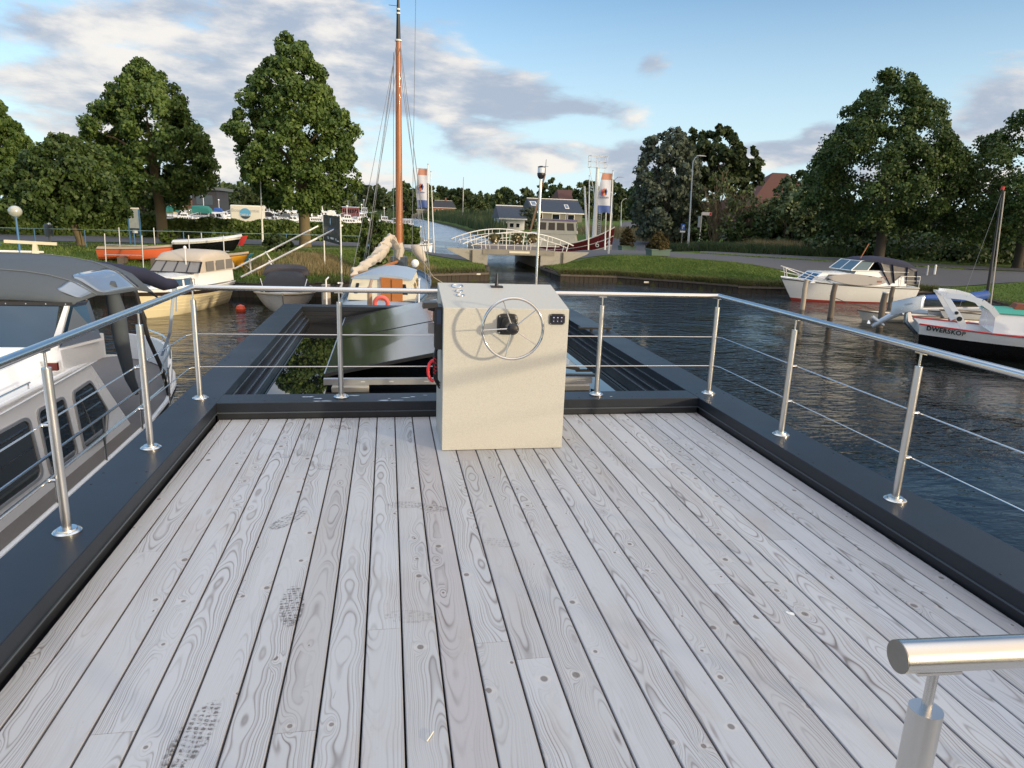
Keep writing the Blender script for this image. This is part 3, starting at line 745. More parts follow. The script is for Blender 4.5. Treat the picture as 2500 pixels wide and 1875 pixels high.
o = strip('path', [(c.x-w, c.y) for c, w in zip(cen, wd)], [(c.x+w, c.y+.4) for c, w in zip(cen, wd)], road, .04); struct(o)
# ------------------------------------------------------------------ bridge
br = thing('bridge', 'low arched footbridge with white railings over the canal between concrete walls', 'bridge', (8.8,50,WATER), world=True)
BXL, BXR = 6.9, 11.75
mb = MB(); mb.box(BXL-.2, BXR+.2, 50.0, 60.0, -1.20, -.86); mb.build('bridge_deck', concM, br)
mb = MB(); mb.box(BXL-.22, BXR+.22, 49.90, 49.998, -1.17, -.80); mb.build('edge_beam', M('edge_concrete', (.27,.25,.21), .85, 0, .2, 2, .4, 30., dirt=.6), br)
mb = MB(); mb.box(8.6, 10.1, 49.85, 49.89, -1.05, -.90); mb.build('name_plate', M('cream_plate', (.72,.67,.52), .6), br)
mb = MB(); mb.box(BXL-.1, BXR+.1, 50.3, 59.7, -.855, -.82); mb.build('plank_surface', M('bridge_planks', (.16,.12,.095), .8, 0, .3, 3, .5, 30.), br)
def ab(pts, y0, y1, nm):
    m_ = MB(); m_.prism([(x, y0, z) for x, z in pts], (0, y1-y0, 0)); m_.build(nm, concM, br)
ab([(4.08,-.80),(BXL+.15,-.84),(BXL+.15,WATER-.3),(6.4,WATER-.3),(6.4,-1.95),(4.3,-.97)], 49.95, 50.35, 'wing_wall')
ab([(14.6,-.86),(BXR-.8,-.86),(BXR-.8,WATER-.3),(12.2,WATER-.3),(12.2,-1.95),(14.45,-1.0)], 49.95, 50.35, 'wing_wall')
m_ = MB(); m_.box(BXL-.15, BXL+.14, 50.36, 60, WATER-.3, -1.201); m_.build('abutment', concM, br)
m_ = MB(); m_.box(BXR-.9, BXR-.60, 50.36, 60, WATER-.3, -1.201); m_.build('abutment', concM, br)
for x in (5.9, 12.6):
    m_ = MB(); m_.cyl(x, 49.85, WATER-.2, -.9, .05, seg=8); m_.build('guide_post', oldwood, br)
def brail(y, sub):
    r = MB(); x0, x1 = 5.27, 13.45; xc = (x0+x1)/2+.1
    def h(x): return -.46+.90*(1-((x-xc)/(x1-x0)*2)**2)
    top = [(x, y, h(x)) for x in np.linspace(x0, x1, 26)]; r.tube(top, .045, 8)
    r.tube([(x, y, max(h(x)-.36, -.62)) for x in np.linspace(x0+.6, x1-.5, 20)], .028, 6)
    for x in np.arange(x0+.35, x1-.1, .31):
        lean = (x-xc)*.035; zt = h(x)
        big = abs(((x-x0)/.31) % 5) < .6
        a = (x-lean*1.0, y, -.84); b = (x+lean*.2, y, zt)
        if zt-.36 > -.75: 
            if big: r.tube([a, b], .035, 6)
            else: r.tube([a, (x-lean*.2, y, -.84+(zt+.84)*.62)], .022, 6) if int(round(x/.31)) % 2 else r.tube([(x, y, zt-.36), b], .022, 6)
        else: r.tube([a, b], .025, 6)
    # small square frames below the handrail
    r.tube([(6.1,y,-.52),(12.4,y,-.52)], .022, 6)
    return r.build('bridge_railing', whiteP, br)
brail(50.25, 0); brail(59.4, 1)
# ------------------------------------------------------------------ vegetation
def leafmat(name, dark, light, trans=.25, spread=1.):
    mt, nt, b = newmat(name); g = nt.nodes.new('ShaderNodeNewGeometry'); r = E(g.outputs['Random Per Island'])
    p = objc(); n1 = noise(p, .55, 3, .6)
    c = mixc(fmin(fmax(r*.75*spread+smooth(n1, .35, .68)*.45-.08, 0.), 1.), dark, light)
    setin(b, 'Base Color', c); setin(b, 'Roughness', .55); b.inputs['Specular IOR Level'].default_value = .35
    t = nt.nodes.new('ShaderNodeBsdfTranslucent'); nt.links.new(c.x, t.inputs[0]); mx = nt.nodes.new('ShaderNodeMixShader'); mx.inputs[0].default_value = trans
    out = nt.nodes['Material Output']; nt.links.new(b.outputs[0], mx.inputs[1]); nt.links.new(t.outputs[0], mx.inputs[2]); nt.links.new(mx.outputs[0], out.inputs[0])
    return mt
limeL = leafmat('lime_leaves', (.030,.070,.013), (.155,.225,.050))
limeD = leafmat('dark_lime_leaves', (.022,.048,.012), (.095,.145,.034))
oakL = leafmat('oak_leaves', (.020,.036,.012), (.070,.100,.032))
willowL = leafmat('willow_leaves', (.050,.068,.045), (.125,.155,.105))
brightL = leafmat('variegated_leaves', (.045,.075,.020), (.26,.31,.15), .3, 1.2)
hedgeL = leafmat('hedge_leaves', (.026,.055,.010), (.125,.180,.034))
farL = leafmat('far_leaves', (.040,.066,.022), (.115,.155,.052))
bushL = leafmat('bush_leaves', (.026,.048,.014), (.085,.125,.038))
thujaL = leafmat('thuja_leaves', (.035,.040,.010), (.155,.105,.032))
reedL = leafmat('reed_blades', (.030,.060,.022), (.090,.120,.050))
strawL = leafmat('dry_grass_blades', (.20,.16,.07), (.38,.31,.16))
grassL = leafmat('grass_blades', (.070,.130,.020), (.180,.240,.055))
bark = M('bark', (.16,.125,.065), .9, 0, .35, 2, .9, 18.)
barkD = M('dark_bark', (.06,.05,.038), .9, 0, .3, 2, .8, 18.)
PROF = {
 'lime': [(0,.34),(.06,.68),(.18,.95),(.32,1.),(.45,.93),(.6,.76),(.74,.55),(.86,.34),(.95,.15),(1,.03)],
 'round': [(0,.35),(.12,.75),(.3,.98),(.5,1.),(.7,.84),(.86,.55),(.96,.25),(1,.05)],
 'cone': [(0,.85),(.1,1.),(.3,.95),(.6,.66),(.85,.32),(1,.05)],
 'wide': [(0,.6),(.15,.9),(.35,1.),(.6,.9),(.8,.62),(.93,.33),(1,.1)],
 'col': [(0,.7),(.2,.95),(.5,1.),(.8,.75),(.95,.4),(1,.1)],
 'drum': [(0,.9),(.5,1.),(.9,.95),(1,.6)]}
def leaves(V0, N0, size, rg, droop=0., asp=1.35):
    n = len(V0); N = N0+rg.normal(0, .75, (n, 3)); N /= np.linalg.norm(N, axis=1)[:, None]
    T = np.cross(N, rg.normal(0, 1, (n, 3))); T /= np.linalg.norm(T, axis=1)[:, None]; T[:, 2] -= droop; B = np.cross(N, T)
    s = size*rg.uniform(.6, 1.3, (n, 1))
    a = V0-T*s*.5*asp; c = V0+T*s*.5*asp; b = V0+B*s*.5+N*s*.12; d = V0-B*s*.5+N*s*.12
    V = np.stack([a, b, c, d], 1).reshape(-1, 3); F = np.arange(n*4).reshape(-1, 4); return V, F
def crown_pts(R, H, prof, ncl, nl, rg, rcl=.17, skew=0., core=.45):
    pr = np.array(PROF[prof]); 
    t = rg.uniform(0, 1, ncl*3); w = np.interp(t, pr[:,0], pr[:,1]); keep = rg.uniform(0, 1, len(t)) < w; t = t[keep][:ncl]; n = len(t)
    w = np.interp(t, pr[:,0], pr[:,1]); an = rg.uniform(0, 2*PI, n)
    lob = 1+.12*np.sin(an*3+t*7)+.08*np.sin(an*5-t*11+2)+np.where(rg.uniform(0,1,n) < .07, rg.uniform(.04,.16,n), 0)
    rr = np.where(rg.uniform(0, 1, n) < .78, rg.uniform(.80, .99, n), rg.uniform(core, .82, n))
    rad = R*w*rr*lob
    C = np.stack([np.cos(an)*rad+skew*t*R, np.sin(an)*rad, t*H], 1)
    rc = R*rcl*rg.uniform(.65, 1.35, n)*np.interp(t, [0,.7,1], [1,1,.6])
    k = rg.integers(0, n, nl); D = rg.normal(0, 1, (nl, 3)); D[:, 2] = D[:, 2]*.8+.25
    out = np.stack([np.cos(an), np.sin(an), np.full(n, .2)], 1)[k]; D = D/np.linalg.norm(D, axis=1)[:, None]+out*.55; D /= np.linalg.norm(D, axis=1)[:, None]
    q = rg.uniform(.45, 1.08, nl)[:, None]
    P = C[k]+D*rc[k][:, None]*q*np.array([1,1,.85])
    if R > 2.5:      # openings between the branches
        a, b_, c_ = P[:,0]*2.3/R*3, P[:,1]*2.3/R*3, P[:,2]*2.1/R*3; f = np.sin(a+1.3*np.sin(c_))+np.sin(b_*1.1+np.sin(a*.7))+np.sin(c_*1.3+b_*.4); ok = f > -1.75+rg.normal(0,.12,nl); P = P[ok]; D = D[ok]
    return P, D, C
def limb(mb, a, b, r0, r1, rg, n=5, wob=.08):
    a = Vector(a); b = Vector(b); L = (b-a).length; pts = []
    for i in range(n+1):
        t = i/n; p = a.lerp(b, t); 
        if 0 < i < n: p += Vector(rg.normal(0, wob*L/n, 3))
        p.z += L*.10*math.sin(PI*t); pts.append(p)
    mb.tube(pts, list(np.linspace(r0, r1, n+1)), 7, cap=True)
def tree(name, label, x, y, z, R, zb, H, prof='lime', nl=14000, size=.34, mat=None, ncl=300, tr=.30, seed=1, barkm=None, group=None, cat='tree', rcl=.17, lean=(0,0), cx=0, skew=0., limbs=9, droop=0.):
    rg = np.random.default_rng(seed); t = thing(name, label, cat, (x, y, z), group=group)
    tm = MB(); top = zb+H*.62
    pts = [(0,0,-.2),(lean[0]*.12,lean[1]*.12,.35),(lean[0]*.5,lean[1]*.5,zb*.6+.3),(lean[0]+cx*.4,lean[1],zb+H*.15),(cx*.8,lean[1],zb+H*.4),(cx,lean[1],top)]
    if zb < 0.5: pts = [(0,0,-.2),(0,0,.2),(0,0,.3+H*.05),(cx*.3,0,.4+H*.2),(cx*.7,0,.5+H*.4),(cx,0,.5+H*.6)]
    tm.tube(pts, [tr*1.35,tr*1.08,tr,tr*.86,tr*.5,tr*.12], 12)
    for i in range(limbs):
        a = 2*PI*i/limbs+rg.uniform(-.4,.4); h0 = zb+H*rg.uniform(.02,.38); h1 = h0+H*rg.uniform(.12,.32); rr = R*rg.uniform(.5,.82)
        f = min(max((h0-zb)/H/.5, 0), 1)
        limb(tm, (lean[0]+cx*f, lean[1], h0), (cx+math.cos(a)*rr, math.sin(a)*rr, h1), tr*.40, tr*.06, rg)
    tm.build('trunk', barkm or bark, t, smooth=60)
    P, D, C = crown_pts(R, H, prof, ncl, nl, rg, rcl, skew); P = P+np.array([cx, lean[1], zb])
    V, F = leaves(P, D, size, rg, droop); me = bpy.data.meshes.new('crown'); npmesh(me, V, F); link('crown', me, mat or limeL, t, smooth=0)
    return t
def px_tree(name, label, Y, xb, yb, x0, x1, yt, ybm, **k):
    """tree standing at the ground point seen at (xb, yb), at distance Y, its crown between the given pixels"""
    base = ony(xb, yb, Y); c0 = ony(x0, (yt+ybm)/2, Y); c1 = ony(x1, (yt+ybm)/2, Y); tp = ony((x0+x1)/2, yt, Y); bt = ony((x0+x1)/2, ybm, Y)
    g = gz(base.x, base.y); R = (c1.x-c0.x)/2*(.88 if 'lime' in name else .95)
    return tree(name, label, base.x, base.y, g, R, bt.z-g, tp.z-bt.z, cx=(c0.x+c1.x)/2-base.x, **k)
LT = 'lime trees along the waterfront'
px_tree('lime_tree', 'tallest full lime tree rising between the harbour sign and the orange sail mast', 49.7, 745, 600, 556, 878, 72, 512, nl=60000, size=.18, ncl=420, tr=.36, seed=3, group=LT, rcl=.15)
px_tree('lime_tree', 'pointed lime tree with a leaning pale trunk beside the blue information sign', 57.5, 398, 582, 196, 522, 146, 498, nl=56000, size=.20, ncl=400, tr=.38, seed=4, group=LT, rcl=.15)
px_tree('lime_tree', 'low spreading lime tree behind the round blue post lamp', 44.0, 200, 603, 38, 300, 335, 545, prof='wide', nl=30000, size=.19, ncl=260, tr=.19, seed=5, group=LT, rcl=.19, lean=(-.5,0), mat=limeD)
px_tree('lime_tree', 'lime tree cut by the left edge of the picture', 57.0, -30, 582, -120, 96, 230, 480, nl=26000, size=.25, ncl=240, tr=.34, seed=6, group=LT, rcl=.18)
px_tree('lime_tree', 'large dark lime tree towering over the white cabin boat at right', 50.3, 2143, 642, 1992, 2328, 160, 566, nl=60000, size=.18, ncl=400, tr=.38, seed=8, group=LT, rcl=.15, mat=limeD, barkm=barkD)
px_tree('lime_tree', 'dark lime tree cut by the right edge of the picture', 47.5, 2482, 657, 2325, 2680, 262, 600, nl=42000, size=.185, ncl=320, tr=.34, seed=9, group=LT, rcl=.16, mat=limeD, barkm=barkD)
px_tree('maple_sapling', 'slim young tree with pale variegated leaves in front of the farm roof', 70, 1974, 614, 1893, 2012, 432, 596, prof='round', nl=5200, size=.36, ncl=100, tr=.10, seed=10, mat=brightL, limbs=6, rcl=.25)
px_tree('willow_tree', 'grey green willow standing left of the tall street lamp', 78, 1625, 580, 1552, 1700, 312, 578, prof='col', nl=13000, size=.36, ncl=260, tr=.3, seed=11, mat=willowL, barkm=barkD, rcl=.2)
px_tree('willow_tree', 'darker willow top crowded between the grey willow and the oak', 84, 1690, 580, 1630, 1745, 318, 575, prof='col', nl=8000, size=.38, ncl=180, tr=.3, seed=12, mat=oakL, barkm=barkD, rcl=.22)
px_tree('oak_tree', 'open crowned oak with sky showing through its leaves', 80, 1745, 580, 1685, 1822, 310, 470, prof='wide', nl=5600, size=.48, ncl=130, tr=.25, seed=13, mat=oakL, barkm=barkD, rcl=.17, limbs=16)
px_tree('oak_tree', 'narrow thin leaved tree with a dark trunk right of the oak', 79, 1812, 580, 1788, 1852, 350, 520, prof='col', nl=1900, size=.45, ncl=70, tr=.17, seed=14, mat=oakL, barkm=barkD, rcl=.25, limbs=14)
px_tree('willow_tree', 'bushy willow leaning over the winding path', 98, 1590, 565, 1535, 1650, 420, 565, prof='wide', nl=6500, size=.42, ncl=130, tr=.2, seed=15, mat=bushL, barkm=barkD, rcl=.24)
def px_bush(label, Y, x0, x1, yt, yb, nl=2500, size=.4, mat=None, seed=1, name='bush', prof='wide', group='bushes on the right bank', cat='bush', ncl=60):
    c = ony((x0+x1)/2, yb, Y); tp = ony((x0+x1)/2, yt, Y); a = ony(x0, yb, Y); b = ony(x1, yb, Y); g = gz(c.x, c.y); rg = np.random.default_rng(seed)
    t = thing(name, label, cat, (c.x, c.y, g), group=group); H = tp.z-g; R = (b.x-a.x)/2
    P, D, C = crown_pts(R, H, prof, ncl, nl, rg, .24, core=.2); V, F = leaves(P, D, size, rg)
    me = bpy.data.meshes.new('foliage'); npmesh(me, V, F); link('foliage', me, mat or bushL, t, smooth=0)
    sm = MB()
    for i in range(5): limb(sm, (rg.uniform(-.15,.15), rg.uniform(-.15,.15), -.1), (rg.uniform(-.6,.6)*R, rg.uniform(-.4,.4)*R, H*.75), .07, .015, rg, 4)
    sm.build('stem', barkD, t); return t
px_bush('olive scrub on the slope below the farm roof', 74, 1838, 1950, 470, 590, 3800, .36, seed=21)
px_bush('dark round bush left of the variegated sapling', 68, 1872, 1985, 505, 612, 4200, .34, seed=22, mat=oakL)
px_bush('tall scrub behind the variegated sapling', 82, 1900, 2060, 398, 560, 5200, .42, seed=23)
px_bush('dense bush at the foot of the big right lime tree on its left', 60, 2010, 2130, 520, 628, 4200, .32, seed=24, mat=bushL)
px_bush('dense bush at the foot of the big right lime tree on its right', 60, 2130, 2280, 545, 640, 5200, .32, seed=25, mat=limeD)
px_bush('light green bush between the two right lime trees', 64, 2250, 2370, 520, 640, 5600, .34, seed=26, mat=willowL)
px_bush('shrub with lighter leaves near the right mast', 56, 2290, 2430, 560, 656, 4000, .30, seed=27, mat=hedgeL)
px_bush('broad shrub running to the right edge of the picture', 56, 2380, 2620, 530, 664, 6000, .32, seed=28, mat=bushL)
px_bush('tall dark thicket filling the gap right of the big lime tree', 75, 2050, 2320, 490, 600, 8500, .42, seed=29, mat=oakL, ncl=120)
px_bush('low scrub beside the farm wall', 72, 1780, 1880, 520, 592, 2600, .34, seed=30, mat=bushL)
px_bush('low dark scrub left of the fingerpost', 80, 1640, 1730, 520, 590, 2600, .38, seed=31, mat=oakL)
px_bush('tall thicket behind the right edge tree', 80, 2330, 2560, 510, 600, 6500, .42, seed=32, mat=oakL)
px_bush('low nettles beside the right road', 60, 1960, 2110, 585, 636, 3000, .28, seed=33, mat=bushL)
px_bush('low dark hedge under the right lime trees', 58, 2100, 2420, 600, 652, 6000, .28, seed=34, mat=bushL, ncl=150)
px_bush('shrub above the right bank verge', 57, 2330, 2520, 590, 660, 4200, .28, seed=35, mat=hedgeL, ncl=100)
# bare shrubs with many fine branches
def bare(label, Y, xc, yb, x0, x1, yt, seed):
    rg = np.random.default_rng(seed); b = ony(xc, yb, Y); a0 = ony(x0, yb, Y); a1 = ony(x1, yb, Y); tp = ony(xc, yt, Y); g = gz(b.x, b.y)
    t = thing('bare_shrub', label, 'shrub', (b.x, b.y, g), group='bare branched shrubs'); H = tp.z-g; R = (a1.x-a0.x)/2; mb = MB()
    for i in range(46):
        an = rg.uniform(0, 2*PI); rr = R*rg.uniform(.15, 1); h = H*rg.uniform(.6, 1.)*(1-.35*rr/R)
        e = Vector((math.cos(an)*rr, math.sin(an)*rr*.6, h)); s0 = Vector((rg.uniform(-.3,.3), rg.uniform(-.2,.2), 0)); limb(mb, s0, e, .055, .015, rg, 5, .12)
        for k in range(5):
            q = s0.lerp(e, rg.uniform(.35, .95)); w = q+Vector((rg.uniform(-.9,.9), rg.uniform(-.5,.5), rg.uniform(.3,1.3))); limb(mb, q, w, .022, .008, rg, 3, .1)
    mb.build('branches', M('twig_bark', (.17,.135,.085), .9, 0, .3, 3), t, smooth=60)
    P, D, C = crown_pts(R*.95, H*.9, 'wide', 60, 900, rg, .3); V, F = leaves(P, D, .26, rg); me = bpy.data.meshes.new('twig_leaves'); npmesh(me, V, F); link('twig_leaves', me, farL, t, smooth=0)
bare('leafless brown shrub in front of the oak', 74, 1745, 588, 1685, 1800, 395, 41)
bare('leafless brown shrub beside the dark trunk', 73, 1815, 590, 1760, 1880, 440, 42)
bare('leafless grey shrub below the farm roof ridge', 76, 1880, 590, 1835, 1935, 470, 43)
# distant trees
FT = 'distant trees on the skyline'
far = [ # Y, x0, x1, ytop, ybase, kind, label
 (430,846,905,446,522,'round','distant rounded tree just right of the tallest lime crown'),(400,880,945,452,522,'round','distant tree seen behind the rigging left of the mast'),
 (300,968,1012,441,526,'round','pale green distant tree right of the orange mast'),(470,1000,1075,452,522,'wide','long distant grove behind the dark farmhouse roof'),(480,1055,1125,455,522,'wide','distant dark grove right of the left flag'),
 (420,1100,1152,456,524,'round','distant weeping tree beside the small red boat mast'),(480,1145,1205,470,524,'round','distant low tree right of the small red boat mast'),(460,1180,1240,476,524,'round','low distant tree left of the navy roof'),
 (330,1205,1256,459,530,'round','dark rounded tree above the navy roof'),(300,1236,1302,458,532,'round','light green willow like tree behind the navy roof'),(260,1316,1376,434,530,'round','airy tree behind the long farmhouse roof'),
 (250,1365,1400,455,530,'round','small tree right of the airy tree behind the roofs'),(170,1400,1465,438,540,'wide','dark tree directly behind the crane mast'),(175,1450,1520,440,545,'wide','dark tree right of the right flag'),
 (300,1500,1560,462,540,'wide','distant tree at the end of the winding path'),(240,1535,1600,452,548,'wide','dark tree over the far end of the path'),(200,1550,1610,425,560,'col','grey tree left of the willow group'),
 (150,560,640,455,520,'wide','tree behind the harbour boats left of the tall lime trunk'),(150,640,730,470,520,'wide','tree behind the harbour boats below the tall lime crown'),(160,720,800,470,520,'wide','tree behind the blue harbour board'),(180,790,870,462,522,'wide','tree behind the two storey harbour boats'),
 (130,500,580,462,512,'wide','bushy tree right of the orange roof'),(120,470,520,440,505,'round','small pale tree by the flat dark roof'),(110,300,400,420,520,'wide','dark tree between the two left lime trees'),(100,-40,80,430,540,'wide','dark tree behind the round blue post lamp'),
 (105,80,220,400,540,'wide','dark tree behind the low spreading lime'),(105,215,330,430,540,'wide','dark tree behind the left information sign'),(220,1150,1180,478,526,'round','small dark distant tree by the reeds')]
for i, (Y, x0, x1, yt, yb, pr, lb) in enumerate(far):
    c = ony((x0+x1)/2, yb, Y); tp = ony((x0+x1)/2, yt, Y); a = ony(x0, yb, Y); b = ony(x1, yb, Y); R = (b.x-a.x)/2*1.12; g = gz(c.x, c.y)
    near = Y < 200
    tree('distant_tree', lb, c.x, c.y, max(g, WATER), R, .4 if not near else .5, tp.z-max(g, WATER)-.5, prof=pr, nl=2600 if near else 1900, size=max(Y*.0042, .5), mat=[farL,oakL,bushL,farL][i % 4] if Y > 100 else limeD, ncl=70, tr=.3+Y*.001, seed=60+i, barkm=barkD, group=FT, rcl=.24, limbs=4)
# far woods as one mass along the horizon
rg = np.random.default_rng(99); n = 9000; azv = np.radians(rg.uniform(-36, 62, n)); dd = rg.uniform(520, 640, n)
hh = (11+4*np.sin(azv*23)+3*np.sin(azv*57+1)+2*np.sin(azv*131))*(rg.uniform(0, 1, n)**.7); P = np.stack([np.sin(azv)*dd, np.cos(azv)*dd, -1+hh], 1)
D = np.tile(np.array([0.,-1.,.5]), (n, 1)); V, F = leaves(P, D, 4.6, rg); me = bpy.data.meshes.new('far_woods'); npmesh(me, V, F)
tag(link('far_woods', me, farL, smooth=0), 'low belt of far woods along the horizon', 'woods', kind='stuff')
# hedge before the harbour
def hedge(label, a, b, h, w, n, seed, mat=None):
    rg = np.random.default_rng(seed); a = np.array(a); b = np.array(b); L = np.linalg.norm(b-a); d = (b-a)/L; nr = np.array([d[1], -d[0]])
    t = thing('hedge', label, 'hedge', ((a[0]+b[0])/2, (a[1]+b[1])/2, gz(*((a+b)/2))))
    s = rg.uniform(0, L, n); side = rg.uniform(0, 1, n); u = np.where(side < .55, w/2, np.where(side < .95, rg.uniform(-w/2, w/2, n), -w/2)); hv = np.where(side < .55, rg.uniform(.0, 1, n), np.where(side < .95, 1., rg.uniform(0, 1, n)))*h
    hv = hv+(.10*np.sin(s*1.3)+.07*np.sin(s*3.1+1))*(hv/h); u = u+rg.normal(0, .10, n)
    P = np.stack([a[0]+d[0]*s+nr[0]*u, a[1]+d[1]*s+nr[1]*u, hv], 1); P[:, 0] -= t.location.x; P[:, 1] -= t.location.y
    D = np.stack([nr[0]*(side < .55), nr[1]*(side < .55), (side >= .55)*1.+.2], 1); V, F = leaves(P, D, .26, rg)
    me = bpy.data.meshes.new('foliage'); npmesh(me, V, F); link('foliage', me, mat or hedgeL, t, smooth=0)
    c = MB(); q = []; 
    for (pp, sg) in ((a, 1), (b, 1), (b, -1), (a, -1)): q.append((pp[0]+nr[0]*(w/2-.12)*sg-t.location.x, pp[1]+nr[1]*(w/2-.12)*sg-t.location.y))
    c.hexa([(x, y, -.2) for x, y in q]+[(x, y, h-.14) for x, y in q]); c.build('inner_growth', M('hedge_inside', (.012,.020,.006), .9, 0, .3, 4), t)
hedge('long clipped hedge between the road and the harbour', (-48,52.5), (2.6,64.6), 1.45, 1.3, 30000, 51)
# climbing greenery left of the mast
px_bush('tall upright green shrub beside the sail boat rigging', 40, 880, 945, 520, 662, 4200, .20, name='shrub', mat=leafmat('ivy_leaves', (.03,.06,.012), (.14,.20,.05)), seed=71, prof='col', group=None, cat='shrub', ncl=90)
px_bush('dark round shrub on the lawn beside the boat ramp rails', 44, 652, 708, 575, 628, 2600, .18, name='shrub', mat=bushL, seed=72, prof='round', group=None, cat='shrub')
px_bush('small yellowish shrub at the foot of the leaning lime trunk', 50, 395, 430, 560, 600, 1200, .16, name='shrub', mat=hedgeL, seed=73, prof='round', group=None, cat='shrub')
px_bush('pollard like round willow beside the navy roofed house', 120, 1268, 1312, 505, 560, 3500, .4, name='shrub', mat=willowL, seed=74, prof='round', group=None, cat='shrub')
# reeds, long grass, lawn blades
def blades(name, label, P, hgt, wid, mat, seed, lean=.25):
    rg = np.random.default_rng(seed); n = len(P); an = rg.uniform(0, 2*PI, n); h = hgt*rg.uniform(.5, 1.15, n)
    d = np.stack([np.cos(an), np.sin(an), np.zeros(n)], 1)*(wid*.5); l = np.stack([rg.normal(0, lean, n)*h, rg.normal(0, lean, n)*h, h], 1)
    V = np.stack([P-d, P+d, P+l*.55+d*.6, P+l], 1).reshape(-1, 3); F = np.arange(n*4).reshape(-1, 4)
    me = bpy.data.meshes.new(name); npmesh(me, V, F); return tag(link(name, me, mat, smooth=0), label, 'grass', kind='stuff')
def scatter(poly, n, rg, dens=None):
    P = np.array(poly, float); out = []
    lo, hi = P.min(0), P.max(0); k = 0
    while k < n:
        q = rg.uniform(lo, hi, (n, 2)); ok = sdist(poly, q[:,0], q[:,1]) > 0
        if dens is not None: ok &= dens(q[:,0], q[:,1], rg)
        out.append(q[ok]); k += ok.sum()
        if len(out) > 60: break
    q = np.concatenate(out)[:n]; return np.column_stack([q, terr(q[:,0], q[:,1])])
rg = np.random.default_rng(5)
def onland(X, Y, m=.25): return np.maximum.reduce([sdist(p, X, Y) for p in SHORES]) > m
P = scatter([(15.8,88),(17.2,125),(18.8,205),(17.5,441),(60,440),(50,200),(40,120),(28,96)], 11000, rg, lambda X, Y, r: (r.uniform(0, 1, len(X)) < np.clip(60/Y, .15, 1)) & (sdist(SHORES[1], X, Y) < 14) & (X < .163*Y+.4)); 
blades('reeds', 'green reeds along the far right canal bank', P, 2.6, .28, reedL, 1, .12)
P = scatter([(-6,150),(1,230),(8,350),(15,445),(-30,450),(-40,160)], 5000, rg); blades('reeds', 'green reeds along the far left canal bank', P, 2.6, .5, reedL, 2, .12)
P = scatter([(-7.6,35.2),(-1,37.2),(3.6,43.2),(1.0,46),(-6.5,41)], 11000, rg, lambda X, Y, r: np.sin(X*1.1)+np.sin(Y*.9+X)+r.normal(0, .7, len(X)) > .2); blades('dry_grass', 'tall dry straw coloured grass on the left bank', P, .42, .03, strawL, 3, .25)
P = scatter([(-11.2,33.3),(-2.8,34.1),(2.6,42.1),(6.1,43.9),(6.7,49.6),(-12,47.8)], 42000, rg); blades('grass', 'short green grass on the left bank', P, .13, .045, grassL, 4, .4)
P = scatter([(-40,31.8),(-11.2,33.3),(-12,47.5),(-40,42)], 16000, rg); blades('grass', 'green grass under the stored boats at left', P, .14, .05, grassL, 5, .4)
P = scatter([(11.2,49),(11.2,43.9),(14.8,43.5),(18.5,40.9),(20.8,38.9),(27,38.5),(33.2,37.7),(35.2,37.6),(27.4,41.3),(22.2,47.9),(16.6,52)], 46000, rg); blades('grass', 'short green grass on the lawn right of the bridge', P, .11, .045, grassL, 6, .4)
P = scatter([(33.4,37.4),(32.4,32.8),(31,28.6),(31.5,20),(60,18),(62,28),(36,37)], 20000, rg); blades('grass', 'short green lawn at the right edge of the picture', P, .11, .05, grassL, 7, .4)
sh = []
for a, b in zip(SHORES[1][2:7], SHORES[1][3:8]):
    t = rg.uniform(0, 1, 4000)[:, None]; q = np.array(a)*(1-t)+np.array(b)*t+rg.normal(0, .16, (4000, 2)); sh.append(q)
for a, b in zip(SHORES[0][4:6], SHORES[0][5:7]):
    t = rg.uniform(0, 1, 1200)[:, None]; q = np.array(a)*(1-t)+np.array(b)*t+rg.normal(0, .18, (1200, 2)); sh.append(q)
q = np.concatenate(sh); q = q[onland(q[:,0], q[:,1], -.12)]; P = np.column_stack([q, np.maximum(terr(q[:,0], q[:,1]), -1.95)]); P[:, 2] -= .08; blades('bank_fringe', 'rough fringe of grass and roots on the bank edges', P, .42, .035, leafmat('fringe_blades', (.05,.07,.02), (.20,.19,.07)), 8, .5)
# rough vegetation strip between road and trees at right
c = [ony(px, py, Y) for px, py, Y in ((1620,588,66),(1850,604,64),(2050,626,58),(2100,640,56),(1850,625,58),(1650,604,63))]
P = scatter([(v.x, v.y) for v in c], 9000, rg); blades('rough_grass', 'rough dark green herbs behind the right road', P, .9, .09, reedL, 9, .3)
for px, py, Y, w, n, s in ((1860,600,62,2.2,1300,11),(1915,606,61,1.8,1300,12),(1955,610,60,1.6,900,13)):
    cc_ = ony(px, py, Y); q = np.column_stack([rg.normal(cc_.x, w*.5, n), rg.normal(cc_.y, .5, n)]); P = np.column_stack([q, terr(q[:,0], q[:,1])])
    blades('dry_reed_clump', ['tan dry reed clump left of the sapling foot', 'tan dry reed clump in front of the sapling', 'tan dry reed clump right of the sapling foot'][s-11], P, 1.25, .05, strawL, s, .2)
for px, py, Y, w, n, s in ((1575,572,88,4.,2600,14),(1475,560,100,4.,2000,15)):
    cc_ = ony(px, py, Y); q = np.column_stack([rg.normal(cc_.x, w*.45, n), rg.normal(cc_.y, 4., n)]); P = np.column_stack([q, terr(q[:,0], q[:,1])])
    blades('tall_grass', ['tall pale grass on the right side of the winding path', 'tall pale grass on the left side of the winding path'][s-14], P, 1.3, .10, strawL, s, .2)
P = scatter([(25.6,56.4),(33.2,49),(40.7,43.8),(41.6,44.6),(34.0,49.6),(26.4,57.2)], 4000, rg); blades('verge', 'narrow grass verge between the two right lanes', P, .12, .06, grassL, 16, .4)
